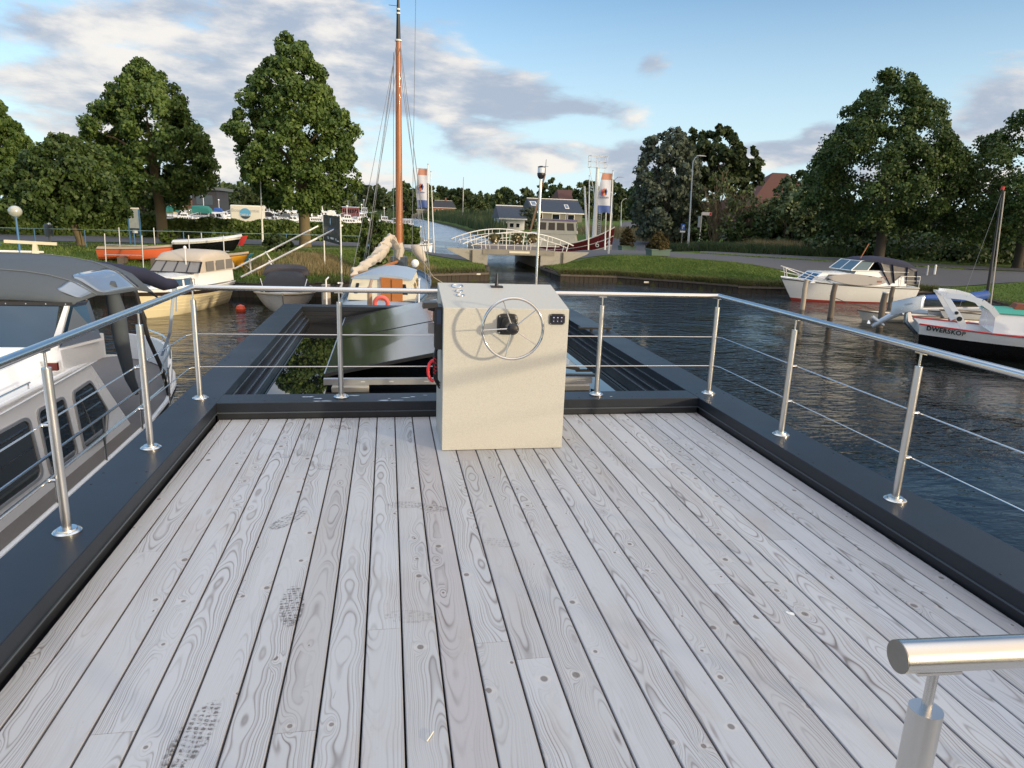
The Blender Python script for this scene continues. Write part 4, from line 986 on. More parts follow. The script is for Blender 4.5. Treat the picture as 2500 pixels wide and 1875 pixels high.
# ------------------------------------------------------------------ boats
# local frame of every boat: +x to the bow, +y to port, z = 0 at the waterline
class Hull:
    def __init__(s, L, B, fs, fb, tw=.75, rake=.12, draft=.35, full=2.2, keelw=.12, mid=None, rise=2., sternrake=0., dip=0.):
        s.dip = dip
        s.L, s.B, s.fs, s.fb, s.tw, s.rake, s.draft, s.full, s.kw, s.rise, s.sr = L, B, fs, fb, tw, rake, draft, full, keelw, rise, sternrake
    def b(s, t):
        if t < .45: return s.B/2*(s.tw+(1-s.tw)*math.sin(PI/2*t/.45))
        return s.B/2*max(1-((t-.45)/.55)**s.full, .012)
    def z(s, t): return s.fs+(s.fb-s.fs)*t**s.rise-s.dip*math.sin(PI*t)
    def x(s, t, v=1.): return t*s.L-(1-v)*s.rake*s.L*t**4+(1-v)*s.sr*s.L*(1-t)**4
    def p(s, t, v, side=1, off=0.):
        zz = -s.draft+(s.z(t)+s.draft)*v; w = s.kw+(1-s.kw)*min(v*1.02, 1)**.42
        w *= 1+.0*v
        return (s.x(t, v), side*(s.b(t)*w+off), zz)
    def skin(s, v0=0., v1=1., off=0., nt=26, nv=9):
        mb = MB(); ts = [i/nt for i in range(nt+1)]; vs = [v0+(v1-v0)*i/nv for i in range(nv+1)]
        for sd in (1, -1):
            g = [[s.p(t, v, sd, off) for v in (vs if sd > 0 else vs[::-1])] for t in ts]; mb.loft(g, cap=False)
        tr = [s.p(0, v, 1, off) for v in vs]+[s.p(0, v, -1, off) for v in vs[::-1]]; mb.add(tr, [tuple(range(len(tr)))])
        return mb
    def deck(s, v=.97, nt=26, inset=0., t0=0., t1=1., camber=.06):
        mb = MB(); rows = []
        for i in range(nt+1):
            t = t0+(t1-t0)*i/nt; a = s.p(t, v, 1); w = max(a[1]-inset, .005)
            rows.append([(a[0], w*k, a[2]+camber*(1-k*k)) for k in (1,.5,0,-.5,-1)])
        return mb.loft(rows, cap=False)
    def rail(s, v, r, off=.02, side=(1,-1), t0=0., t1=1., n=24, dz=0., flat=1.):
        mb = MB()
        for sd in side:
            q = [s.p(t0+(t1-t0)*i/n, v, sd, off) for i in range(n+1)]; mb.tube([(a, b, c+dz) for a, b, c in q], r, 7)
        return mb
def cabin(x0, x1, w0, z0, z1, fr=.0, br=.0, tumble=.12, roof=.06, w1=None):
    """a deck house: side walls lean in, front and back rake"""
    w1 = w0-tumble if w1 is None else w1
    b = [(x0,w0,z0),(x0,-w0,z0),(x1,-w0*.92,z0),(x1,w0*.92,z0)]; t = [(x0+br,w1,z1),(x0+br,-w1,z1),(x1-fr,-w1*.9,z1),(x1-fr,w1*.9,z1)]
    mb = MB(); mb.hexa(b+t)
    rf = MB(); rows = []
    for x, w in ((x0+br-.06, w1+.05), (x1-fr+.05, w1*.9+.05)): rows.append([(x, w*k, z1+.004+roof*(1-k*k)) for k in (1,.6,0,-.6,-1)]+[(x, w*k, z1-.02) for k in (-1,1)])
    rf.loft(rows, closed=True)
    faces = {'stb': (b[1],b[2],t[2],t[1]), 'port': (b[3],b[0],t[0],t[3]), 'front': (b[2],b[3],t[3],t[2]), 'back': (b[0],b[1],t[1],t[0])}
    return mb, rf, faces
def windows(par, face, us, v0, v1, mat=None, name='window', off=.012):
    for (u0, u1) in us:
        mb = MB(); mb.panel(face, u0, u1, v0, v1, off, .02); mb.build(name, mat or darkglass, par)
def boat(name, label, cat, x, y, rz, group=None, z=WATER): return thing(name, label, cat, (x, y, z), rz, group)
def pipe_rail(pts, r=.014, posts=True, mid=True, name='guard_rail', par=None, mat=None, dz=.5):
    top = [Vector(p)+Vector((0,0,dz)) for p in pts]; mb = MB(); mb.tube(top, r, 6)
    if mid: mb.tube([Vector(p)+Vector((0,0,dz*.52)) for p in pts], r*.6, 5)
    for p, q in zip(pts[::2] if len(pts) > 5 else pts, top[::2] if len(pts) > 5 else top): mb.tube([p, q], r*.9, 6)
    return mb.build(name, mat or steelM, par)
def arch_canopy(par, x0, x1, w, z0, z1, mat, n=8, rake0=.35, rake1=.2, name='canopy', zmid=None):
    rows = []
    for x, zz, ww in ((x0, z0, w), (x0+rake0*.5, (z0+z1)/2+.1, w*.99), (x0+rake0, z1-.02, w*.93), ((x0+x1)/2, z1+.04, w*.94), (x1-rake1, z1-.03, w*.93), (x1-rake1*.4, (z0+z1)/2+.1, w*.98), (x1, z0, w)):
        rows.append([(x, ww*math.copysign(abs(math.cos(a))**.45, math.cos(a)), z0+(zz-z0)*abs(math.sin(a))**.5) for a in np.linspace(0, PI, 15)])
    mb = MB(); mb.loft(rows, cap=True); return mb.build(name, mat, par)

# --- large white steel cruiser moored alongside, bow behind us, stern ahead
cr = thing('cabin_cruiser', 'large white cruiser with grey wheelhouse hood moored along the left side of the terrace', 'cabin cruiser', (-5.1, 8.0, WATER), world=True)
GX_ = -3.32                     # starboard gunwale of the cruiser as we look along it
def sta(y):                     # half width, sheer height along the hull (y ahead is aft)
    t = max(0, (y-9.0)/5.2); w = 1.86*math.sqrt(max(1-t**2.6, .0))
    if y < 2: w = 1.86*max(1-((2-y)/6.5)**2.2, .02)
    return w, WATER+1.10+.10*max(0, (y-10)/4)+.03*max(0, 4-y)**1.4
CX = -5.18
ys_ = [-4.4,-3.5,-2,-.5,1,2.5,4,5.5,7,8.5,10,11,12,12.8,13.4,13.8,14.05,14.18]
secs = []
for y in ys_:
    w, zs = sta(y); secs.append([(CX+w*k*f, y-(0 if y < 13 else (1-v)*.35), WATER-.4+(zs-WATER+.4)*v) for (k, f, v) in ((-1,1,1),(-1,.98,.6),(-1,.93,.3),(-1,.8,0),(1,.8,0),(1,.93,.3),(1,.98,.6),(1,1,1))])
mb = MB(); mb.loft(secs, cap=True); hu = mb.build('hull', whiteM, cr, smooth=60)
mb = MB()
for sg in (1, -1): mb.tube([(CX+sg*(sta(y)[0]+.012), y, sta(y)[1]-.02) for y in ys_], .035, 8)
mb.build('rubbing_strake', whiteM, cr)
mb = MB(); mb.tube([(CX+(sta(y)[0]+.02), y, sta(y)[1]-.10) for y in ys_], .022, 6); mb.build('rubber_strip', rubberM, cr)
teak = M('teak_deck', (.16,.145,.135), .7, 0, .25, 3, .3, 60.)
mb = MB(); mb.loft([[(CX+sta(y)[0]*k*.985, y, sta(y)[1]-.07+.04*(1-k*k)) for k in (-1,-.5,0,.5,1)] for y in ys_], cap=False); mb.build('side_deck', teak, cr)
# aft bulwark
mb = MB(); yb_ = [y for y in np.linspace(11.6, 14.17, 14)]
for sg in (1, -1):
    rows = [[(CX+sg*(sta(y)[0]-.01), y-.02, sta(y)[1]-.05),(CX+sg*(sta(y)[0]+.0), y, sta(y)[1]+.42*min(1,(y-11.4)/.8)),(CX+sg*max(sta(y)[0]-.05,0), y-.04, sta(y)[1]+.42*min(1,(y-11.4)/.8)),(CX+sg*max(sta(y)[0]-.06,0), y-.05, sta(y)[1]-.05)] for y in yb_]
    mb.loft(rows, closed=True, cap=True)
mb.build('stern_bulwark', whiteM, cr)
# trunk cabin with lozenge windows
cx1 = -3.60; ZD = WATER+1.03; ZC = -.34
cs = MB(); yc0, yc1 = -.5, 9.35
cs.hexa([(CX-1.55,yc0,ZD),(cx1,yc0,ZD),(cx1,yc1+.75,ZD),(CX-1.55,yc1+.75,ZD),(CX-1.42,yc0+.3,ZC),(cx1-.13,yc0+.3,ZC),(cx1-.13,yc1-.05,ZC),(CX-1.42,yc1-.05,ZC)])
ca = cs.build('cabin', whiteM, cr)
mb = MB(); mb.tube([(cx1-.125,yc0+.3,ZC+.005),(cx1-.125,yc1-.1,ZC+.005)], .028, 8); mb.tube([(cx1-.04,yc0+.2,ZC-.15),(cx1-.10,yc1+.1,ZC-.02)], .012, 6); mb.build('cabin_moulding', whiteM, ca)
face = ((cx1,yc0,ZD),(cx1,yc1+.75,ZD),(cx1-.13,yc1-.05,ZC),(cx1-.13,yc0+.3,ZC))
def onface(y, z):
    t = (z-ZD)/(ZC-ZD); return cx1-.13*t
def win(poly, par):
    pts = []; n = len(poly)
    for i in range(n):            # rounded corners
        a, b, c = poly[i-1], poly[i], poly[(i+1) % n]
        for s in (0,.25,.5,.75,1.):
            k = .13
            p0 = (b[0]+(a[0]-b[0])*k, b[1]+(a[1]-b[1])*k); p1 = (b[0]+(c[0]-b[0])*k, b[1]+(c[1]-b[1])*k)
            u = (1-s)**2; v = 2*s*(1-s); w = s*s; pts.append((p0[0]*u+b[0]*v+p1[0]*w, p0[1]*u+b[1]*v+p1[1]*w))
    cy = sum(p[0] for p in pts)/len(pts); cz = sum(p[1] for p in pts)/len(pts)
    def ring(s, o): return [(onface(*(cy+(y-cy)*s, cz+(z-cz)*s))+o, cy+(y-cy)*s, cz+(z-cz)*s) for y, z in pts]
    fr = MB(); fr.loft([ring(1.09, -.01), ring(1.09, .018), ring(1.0, .018), ring(1.0, -.01)], closed=True, cap=False); fo = fr.build('window', galv, par)
    g = MB(); g.loft([ring(1.0, -.012), ring(1.0, .006)], closed=True); g.build('pane', darkglass, fo)
def yz(px, py):                    # where a pixel meets the cabin side
    for k in range(6):
        xx = cx1-.06 if k == 0 else onface(p.y, p.z); d = ray(px, py); p = Vector(CAM+d*xx/d[0])
    return (p.y, p.z)
r6 = lambda x, y: yz(x/2.654, 750+y/2.654)
win([r6(470,560),r6(580,485),r6(690,670),r6(680,830),r6(545,915)], ca)
win([r6(240,680),r6(405,590),r6(495,950),r6(325,1072)], ca)
win([r6(-190,920),r6(170,722),r6(265,1090),r6(-60,1330)], ca)
win([r6(-900,1300),r6(-330,1010),r6(-240,1420),r6(-700,1720)], ca)
mb = MB(); q = yz(500/2.654, 750+385/2.654); mb.box(cx1-.16, cx1-.085, 8.35, 8.58, ZC+.07, ZC+.20)
# wheelhouse base and raised coaming
WY = 8.72; ZW = -.085; WX1 = -3.47
mb = MB(); mb.hexa([(CX-1.45,WY-.05,ZC-.01),(WX1-.28,WY-.05,ZC-.01),(WX1-.20,WY+.9,ZC-.01),(CX-1.45,WY+.9,ZC-.01),(CX-1.40,WY+.02,ZW),(WX1-.33,WY+.02,ZW),(WX1-.12,WY+.75,ZW),(CX-1.40,WY+.75,ZW)])
mb.hexa([(CX-1.40,4.9,ZC-.01),(cx1-.42,4.9,ZC-.01),(cx1-.34,WY-.05,ZC-.01),(CX-1.40,WY-.05,ZC-.01),(CX-1.3,5.3,ZC+.10),(cx1-.6,5.3,ZC+.10),(cx1-.44,WY-.05,ZC+.20),(CX-1.3,WY-.05,ZC+.20)])
mb.build('coaming', whiteM, cr)
mb = MB(); mb.box(-3.885,-3.775,8.55,8.66,ZC+.045,ZC+.155); lo = mb.build('navigation_light', whiteM, cr)
mb = MB(); mb.box(-3.88,-3.765,8.535,8.58,ZC+.055,ZC+.145); mb.build('red_lens', M('red_lens', (.10,.008,.006), .1), lo)
# windscreen: leaning panes with white posts
WT = .42; ly = .30
def scr(x, z): t = (z-ZW)/(WT-ZW); return (x-.0*t, WY+.05+ly*t, z)
xs_ = [-6.55, -5.60, -4.72, -3.86]
wsn = MB()
for x in xs_: wsn.beam(scr(x, ZW), scr(x+.06 if x > -4.5 else x, WT), .045, .04, (0,1,0))
wsn.beam(scr(-6.6, ZW+.012), scr(-3.84, ZW+.012), .05, .03); wsn.beam((-3.83,WY+.06,ZW),(-3.56,WY+.62,ZW+.03),.04,.03)
wsn.beam((-4.0+.10,WY+.05,ZW),(-3.80,WY+.05+ly,WT),.04,.04,(0,1,0)); wf = wsn.build('windscreen', whiteM, cr)
for a, b in zip(xs_[:-1], xs_[1:]):
    g = MB(); g.hexa([scr(a+.03,ZW+.03), scr(b-.03,ZW+.03), scr(b-.03,WT), scr(a+.03,WT)]+[tuple(Vector(v)+Vector((0,-.012,0))) for v in (scr(a+.03,ZW+.03), scr(b-.03,ZW+.03), scr(b-.03,WT), scr(a+.03,WT))]); g.build('pane', blueglass, wf)
g = MB(); g.hexa([(-3.83,WY+.08,ZW+.03),(-3.58,WY+.60,ZW+.05),(-3.72,WY+.72,WT),(-3.79,WY+.08+ly,WT)]+[(-3.815,WY+.075,ZW+.03),(-3.565,WY+.595,ZW+.05),(-3.705,WY+.715,WT),(-3.775,WY+.075+ly,WT)]); g.build('side_pane', blueglass, wf)
for x in (-6.0,-5.1): g = MB(); g.tube([(x,WY+.0,ZW+.02),(x+.10,WY+.10,ZW+.26)], .008, 5); g.tube([(x+.06,WY+.04,ZW+.14),(x+.2,WY+.13,ZW+.30)], .007, 5); g.build('wiper', blackM, wf)
# grey hood
hd_ = MB(); rows = []
def rim(y, xr, zt, zb, lw=-6.75, n=13):
    out = []
    for i in range(n):
        s = i/(n-1); x = lw+(xr-lw)*s; out.append((x, y, zb+(zt-zb)*(1-abs(2*s-1)**3.2)**.75))
    return out
rows.append(rim(WY+.05+ly-.03, -3.72, WT+.05, WT-.005)); rows.append(rim(WY+.05+ly, -3.70, WT+.17, WT+.02)); rows.append(rim(WY+.75, -3.62, WT+.36, WT+.06)); rows.append(rim(WY+1.1, -3.56, WT+.44, WT+.03)); rows.append(rim(WY+1.9, -3.50, WT+.47, WT+.0)); rows.append(rim(WY+2.5, -3.50, WT+.40, WT-.1)); rows.append(rim(WY+2.85, -3.52, WT+.1, WT-.25))
hd_.loft(rows, cap=False); ho = hd_.build('hood', canvasG, cr, smooth=70)
bm_ = ho.modifiers.new('s', 'SOLIDIFY'); bm_.thickness = .012
mb = MB(); mb.box(-6.7,-3.74,WY+.31,WY+.325,WT-.02,WT+.02); mb.build('hood_edge', canvasK, ho)
mb = MB(); 
for i in range(14): mb.tube([(-6.6+i*.215,WY+.312,WT+.0),(-6.6+i*.215,WY+.304,WT+.0)], .008, 8)
mb.build('snap_fasteners', steelM, ho)
mb = MB(); mb.tube([(x, y-.004, z+.006) for x, y, z in rows[2]], .008, 5); mb.tube([(x, y-.004, z+.006) for x, y, z in rows[4]], .006, 5); mb.build('seam', M('hood_seam', (.13,.15,.17), .7), ho)
def hoodpt(r, s, o=.005):
    i = min(int(r), len(rows)-2); f = r-i; k = s*12; a = min(int(k), 11); g = k-a
    def q(R): return Vector(R[a]).lerp(Vector(R[a+1]), g)
    P = q(rows[i]).lerp(q(rows[i+1]), f); c0 = Vector((-5.1, P.y, WT-.3)); return P+(P-c0).normalized()*o
for (ra, rb, sa, sb) in ((1.3,2.1,.90,.985),(2.35,4.3,.88,.99)):
    g = MB(); n = 8
    g.loft([[hoodpt(ra+(rb-ra)*i/n, sa+(.02 if i in (0,n) else 0)+(sb-sa-(.03 if i in (0,n) else 0))*k/6) for k in range(7)] for i in range(n+1)], cap=False)
    so_ = g.build('clear_corner_window', M('clear_film', (.17,.21,.27), .06, coat=1.), ho, smooth=180); mm = so_.modifiers.new('s', 'SOLIDIFY'); mm.thickness = .003
mb = MB()
fl = []
for (px, py, Y, r) in ((268,690,10.1,.07),(285,760,10.2,.11),(300,850,10.3,.095),(318,925,10.5,.07),(333,958,10.7,.05)): 
    v = ony(px, py, Y); fl.append((v, r))
mb.tube([v for v, r in fl], [r for v, r in fl], 10); mb.build('rolled_side_flap', canvasG, ho, smooth=80)
mb = MB(); mb.tube([(-3.48,WY+1.7,WT+.0),(-3.45,WY+1.95,-.3),(-3.42,WY+2.3,-.8),(-3.42,WY+2.55,-1.3)], .03, 8); mb.build('hood_strut', canvasK, ho)
# boom with navy cover above the wheelhouse
b0 = ony(-150,655,10.4); b1 = ony(60,655,10.6); b2 = ony(250,660,11.2); b3 = ony(350,672,11.8); b4 = ony(426,693,12.3)
mb = MB(); mb.tube([b0, b1, b2, b3, b4-Vector((.12,.1,0)), b4, b4+Vector((.04,.05,-.03))], [.135,.14,.135,.12,.105,.08,.02], 12); bmn = mb.build('boom_cover', canvasB, cr, smooth=80)
mb = MB(); e = ony(415,812,12.6); e2 = ony(395,868,13.0); mb.beam(b4, e, .05, .012); mb.beam(e, e2, .05, .012); mb.beam(b4+Vector((.03,0,0)), ony(430,760,12.7), .02, .01); mb.build('webbing_strap', M('pale_webbing', (.45,.55,.68), .6), cr)
# rails along the side deck
mb = MB(); pts = [(GX_+.03 if y < 11 else CX+sta(y)[0]-.02, y, sta(y)[1]+.55) for y in np.linspace(-2, 13.9, 30)]
mb.tube(pts, .016, 8); pts2 = [(a, b, c-.22) for a, b, c in pts]; mb.tube(pts2, .010, 6); grd = mb.build('guard_rail', steelM, cr)
for y in np.arange(.9, 13.6, 1.25):
    mb = MB(); x = GX_+.02 if y < 11 else CX+sta(y)[0]-.03; mb.tube([(x-.0, y, sta(y)[1]-.03),(x+.01, y, sta(y)[1]+.55)], .014, 8); mb.build('stanchion', steelM, grd)
mb = MB(); mb.tube([(cx1-.16,4.5,ZC+.07),(cx1-.17,7.9,ZC+.07)], .011, 8)
for y in (4.6,5.7,6.8,7.85): mb.tube([(cx1-.165,y,ZC),(cx1-.165,y,ZC+.07)], .009, 6)
mb.build('grab_rail', steelM, cr)
mb = MB(); mb.tube([(-5.6,14.05,-1.0),(-5.62,14.25,.15)], .016, 8); mb.build('flag_pole', woodM, cr)
fd = MB(); fd.lathe((-3.18,11.6,WATER+.15), [(.02,.62),(.09,.55),(.13,.45),(.13,.1),(.09,.02),(.02,0)], 14); tag(fd.build('fender', M('white_vinyl', (.6,.62,.62), .4)), 'white fender hanging at the stern quarter of the large cruiser', 'fender', 'fenders of the large cruiser')
fd = MB(); fd.lathe((-3.18,9.3,WATER+.45), [(.02,.62),(.08,.55),(.11,.45),(.11,.1),(.08,.02),(.02,0)], 14); tag(fd.build('fender', blackM), 'black fender tied to the rail of the large cruiser', 'fender', 'fenders of the large cruiser')
mb = MB(); mb.torus((-4.05,6.0,ZC+.02), .09, .022, (0,0,1), 24, 8); mb.torus((-4.05,6.0,ZC+.05), .075, .02, (0,0,1), 24, 8); tag(mb.build('rope_coil', M('white_rope', (.65,.66,.68), .8)), 'coiled white rope with blue flecks on the cruiser cabin roof', 'rope')

# --- cream motor boat with beige hood
def place(px1, py1, px2, py2, z=WATER):
    a = onz(px1, py1, z); b = onz(px2, py2, z); return a, b, math.atan2(b.y-a.y, b.x-a.x), (b-a).length
yb = boat('motor_boat', 'cream clinker motor boat with brown trim and a beige hood', 'motor boat', -7.35, 31.5, math.atan2(-5.2, -1.35))
H = Hull(5.6, 2.35, .92, 1.12, tw=.78, rake=.13, draft=.3, full=2.3)
H.skin(0, .80).build('hull', M('cream_hull', (.76,.67,.44), .35, 0, .06, 2, dirt=.12), yb, smooth=50)
H.skin(.80, .90, .012, nv=2).build('brown_band', brownM, yb); H.skin(.90, 1., 0., nv=2).build('topside', whiteM, yb)
H.deck(.99).build('deck', whiteM, yb); H.rail(1., .028, .0).build('gunwale', whiteM, yb)
lp = MB()
for v in (.42,.52,.62,.71): 
    for sd in (1,-1): lp.tube([H.p(t, v, sd, .004) for t in np.linspace(.0,.97,20)], .008, 5)
lp.build('plank_line', M('cream_hull', (.76,.67,.44)), yb)
c1, rf, F = cabin(2.9, 4.65, .82, .95, 1.42, .35, .0, .14); co = c1.build('cabin', whiteM, yb); rf.build('roof', whiteM, co)
windows(co, F['port'], [(.12,.46),(.54,.88)], .25, .8, blueglass); windows(co, F['stb'], [(.12,.46),(.54,.88)], .25, .8, blueglass); windows(co, F['front'], [(.12,.46),(.54,.88)], .2, .8, blueglass)
c2, rf2, F2 = cabin(.35, 3.1, 1.04, 1.0, 1.50, .25, .0, .04, 0); c2.build('coaming', whiteM, yb)
ws = MB(); q = [(3.05,-.98,1.5),(3.05,.98,1.5),(2.55,.88,1.98),(2.55,-.88,1.98)]
ws.panel(q, 0, 1, 0, 1, 0, .02); wo = ws.build('windscreen', M('tinted_film', (.20,.19,.18), .12), yb)
fr = MB()
for u in (0,.24,.5,.76,1): 
    a = Vector(q[0]).lerp(Vector(q[1]), u); b = Vector(q[3]).lerp(Vector(q[2]), u); fr.beam(a+Vector((.015,0,0)), b+Vector((.015,0,0)), .035, .02, (1,0,0))
fr.beam(q[0], q[1], .03, .03); fr.build('window_frame', blackM, wo)
hd = MB(); rows = []
for x, zt, zb, w in ((2.68,1.99,1.90,.93),(2.35,2.22,1.86,.98),(1.3,2.30,1.75,1.02),(.5,2.24,1.6,1.03),(.22,1.95,1.45,1.03)):
    rows.append([(x, w*math.copysign(abs(math.cos(a))**.4, math.cos(a)), zb+(zt-zb)*abs(math.sin(a))**.6) for a in np.linspace(0, PI, 13)])
hd.loft(rows, cap=True); hdo = hd.build('hood', canvasC, yb, smooth=60)
for sd in (1,-1):
    g = MB(); g.hexa([(.2,sd*1.04,1.45),(2.95,sd*1.0,1.5),(2.6,sd*.95,1.92),(.24,sd*1.03,1.7),(.2,sd*1.03,1.45),(2.95,sd*.99,1.5),(2.6,sd*.94,1.92),(.24,sd*1.02,1.7)]); g.build('hood_side', canvasC, hdo)
    for x0, x1 in ((.4,.95),(1.1,1.75),(1.95,2.5)):
        g = MB(); g.hexa([(x0,sd*1.055,1.52),(x1,sd*1.04,1.52),(x1-.04,sd*1.03,1.90),(x0,sd*1.045,1.90),(x0,sd*1.03,1.52),(x1,sd*1.02,1.52),(x1-.04,sd*1.01,1.90),(x0,sd*1.02,1.90)]); g.build('side_window', M('tinted_film', (.2,.19,.18)), hdo)
g = MB(); g.cyl(2.75,.35,1.55,2.35,.018); g.lathe((2.75,.35,2.35), [(.03,0),(.06,.04),(.06,.1),(.02,.14)], 12); g.build('mast_light', whiteM, yb)
pr = MB(); pts = [H.p(t, 1., 1, -.06) for t in (.62,.75,.87,.95,.995)]+[H.p(t, 1., -1, -.06) for t in (.95,.87,.75,.62)]; pr.tube([(a,b,c+.32) for a,b,c in pts], .018, 6)
for a,b,c in pts[::2]: pr.tube([(a,b,c),(a,b,c+.32)], .014, 6)
pr.build('bow_rail', steelM, yb)
# --- small sloop under a dark cover, seen bow on
sb = boat('sloop', 'small white open sloop with rope fender and a dark cover beside the cream motor boat', 'sloop', -4.45, 32.4, math.atan2(-4.2, .38))
H = Hull(4.6, 2.45, .66, .84, tw=.8, rake=.10, draft=.2, full=2.6); H.skin(0, .93).build('hull', paleM, sb, smooth=50); H.rail(.95, .05, .0).build('rope_fender', ropeM, sb)
H.deck(.93, camber=.05).build('deck', paleM, sb)
arch_canopy(sb, .1, 3.4, .93, .62, 1.38, canvasK, rake0=.5, rake1=.8, name='cover')
arch_canopy(sb, .3, 1.4, .95, 1.22, 1.62, M('folded_canvas', (.05,.045,.05), .8), rake0=.2, rake1=.3, name='folded_top')
cl = MB()
for yy_ in (-.5,0,.5): cl.tube([(3.9,yy_,.85),(3.9,yy_,1.0)], .03, 6)
cl.tube([(3.5,-.75,.75),(3.1,-.9,1.25)], .015, 5); cl.tube([(3.5,.75,.75),(3.1,.9,1.25)], .015, 5); cl.build('cleats', whiteM, sb)
# --- blue sailing yacht with cream cabin, orange mast
stern = onz(960, 757, WATER); mastp = Vector((.30, 30.97, -.62))
sy = boat('sailing_boat', 'dark blue flat bottomed sailing boat with cream cabin and tall orange mast', 'sailing boat', -.45, 22.2, math.atan2(9.0, .95))
H = Hull(11.5, 3.0, 1.12, 1.55, tw=.74, rake=.06, draft=.5, full=2.8, rise=1.6)
H.skin(0, .86).build('hull', navyP, sy, smooth=50); H.skin(.86, 1., .015, nv=3).build('bulwark', M('greyblue_paint', (.16,.25,.36), .3), sy); H.rail(1., .04, 0).build('gunwale', navyP, sy)
H.deck(.9, camber=.08).build('deck', M('pale_blue_deck', (.33,.42,.52), .5, 0, .15, 2), sy)
c1, rf, F = cabin(2.1, 6.6, 1.18, 1.05, 1.80, .25, .0, .20, .16); co = c1.build('cabin', M('cream_cabin', (.74,.69,.54), .4), sy); rf.build('roof', M('pale_blue_deck', (.33,.42,.52), .5), co)
for sd in ('stb', 'port'):
    for u in (.2,.32,.6,.75):
        fc = F[sd]; c0 = Vector(fc[0]).lerp(Vector(fc[1]), u).lerp(Vector(fc[3]).lerp(Vector(fc[2]), u), .5); g = MB(); nn = Vector((0,-1 if sd == 'stb' else 1,.2)); g.torus(c0+nn*.01, .12, .025, nn, 18, 6); po = g.build('porthole', M('brass', (.5,.33,.12), .3, 1.), co)
        g = MB(); g.tube([c0+nn*.0, c0+nn*.015], .11, 18); g.build('pane', darkglass, po)
windows(co, F['back'], [(.55,.90)], .30, .78, darkglass, name='window'); windows(co, F['back'], [(.08,.13)], .30, .78, darkglass)
windows(co, F['back'], [(.62,.84)], .30, .70, darkglass, off=.02)
dr_ = MB(); dr_.hexa([(1.98,.02,.72),(1.98,-.72,.72),(2.2,-.72,.72),(2.2,.02,.72),(2.0,.02,1.86),(2.0,-.72,1.82),(2.2,-.72,1.82),(2.2,.02,1.86)]); do = dr_.build('door', woodM, co)
g = MB(); g.box(1.965,1.985,-.355,-.345,.74,1.8); g.build('door_seam', brownM, do)
mz = -.62-WATER; mh = 9.9+2.45
m_ = MB(); mx = 8.75; m_.tube([(mx,0,1.0),(mx,0,3.0),(mx-.05,0,mh*.6),(mx-.1,0,mh-1.6)], [.15,.15,.13,.10], 16); mo = m_.build('mast', woodM if False else M('orange_spar', (.40,.14,.045), .35, 0, .3, 5, coat=.3), sy)
g = MB(); g.tube([(mx-.1,0,mh-1.62),(mx-.1,0,mh+.6)], [.098,.03], 12); g.build('mast_top', blackM, mo)
g = MB()
for zz, r in ((mh-1.6,.14),(mh-.6,.085),(mh-.45,.08)): g.cyl(mx-.1, 0, zz, zz+.06, r)
g.build('mast_band', whiteP, mo)
g = MB(); g.tube([(mx-.1,0,mh+.45),(mx-.1,-.75,mh+.42),(mx-.1,-.76,mh+.25)], .012, 5); g.tube([(mx-.1,0,mh+.55),(mx-.1,.5,mh+.95),(mx-.1,.65,mh+1.4)], .010, 5); g.tube([(mx-.1,.0,mh-.3),(mx-.1,.38,mh-.28)], .01, 5); g.build('wind_vane', blackM, mo)
wireM = M('rigging_wire', (.25,.26,.26), .5, .5)
for (tx, ty, tz, bx, by, bz) in ((mx-.1,.08,mh-1.7,7.6,1.42,1.3),(mx-.1,.08,mh-1.7,8.3,1.4,1.3),(mx-.1,.06,mh-2.6,6.8,1.4,1.3),(mx-.1,-.08,mh-1.7,7.6,-1.42,1.3),(mx-.1,-.08,mh-1.7,8.3,-1.4,1.3),(mx-.1,-.06,mh-2.6,6.8,-1.4,1.3),(mx-.1,0,mh-1.7,11.4,0,1.7),(mx-.1,-.7,mh+.3,7.9,-.6,1.4),(mx,.2,mh-2,mx-.4,.22,1.4),(mx-.1,-.05,mh-1.7,4.2,-1.45,1.2),(mx-.1,.05,mh-1.7,4.2,1.45,1.2)):
    g = MB(); g.tube([(tx,ty,tz),(bx,by,bz)], .011, 5); g.build('shroud', wireM, sy)
ctl = [(mx-.2,.05,2.5,.17),(mx-.5,.18,2.85,.2),(mx-.9,.32,3.0,.16),(mx-1.5,.45,2.65,.25),(mx-2.2,.60,2.35,.27),(mx-3.1,.80,2.15,.20),(mx-4.2,.95,2.0,.17),(mx-5.4,1.1,1.9,.14),(mx-5.75,1.15,1.72,.05)]
sailp = []; sailr = []
for i_ in range(len(ctl)-1):
    for k_ in range(6):
        f_ = k_/6; sailp.append([ctl[i_][q_]*(1-f_)+ctl[i_+1][q_]*f_ for q_ in range(3)]); sailr.append((ctl[i_][3]*(1-f_)+ctl[i_+1][3]*f_)*random.uniform(.66,.94))
g = MB(); g.tube(sailp, sailr, 14); [g.v.__setitem__(i_, (v_[0], v_[1]+.05*math.sin(v_[0]*9+v_[2]*14), v_[2]*1.0+.05*math.sin(v_[0]*6+v_[1]*17))) for i_, v_ in enumerate(g.v)]
g.build('furled_sail', canvasC, sy, smooth=40)
for i_ in (8,14,20,27,34,40): g = MB(); g.torus(sailp[i_], sailr[i_]*.98, .015, (1,-.15,.1), 14, 5); g.build('sail_lashing', ropeM, sy)
g = MB(); g.tube([(mx-.15,0,2.75),(mx-.12,-.02,2.45),(mx-.12,.02,2.2),(mx-.12,-.05,1.95)], [.17,.22,.20,.15], 9); g.build('sail_bundle', canvasC, sy, smooth=60)
g = MB(); g.tube([(mx-.2,.05,1.95),(mx-5.9,1.1,1.72)], .07, 8); g.build('boom', woodM, sy)
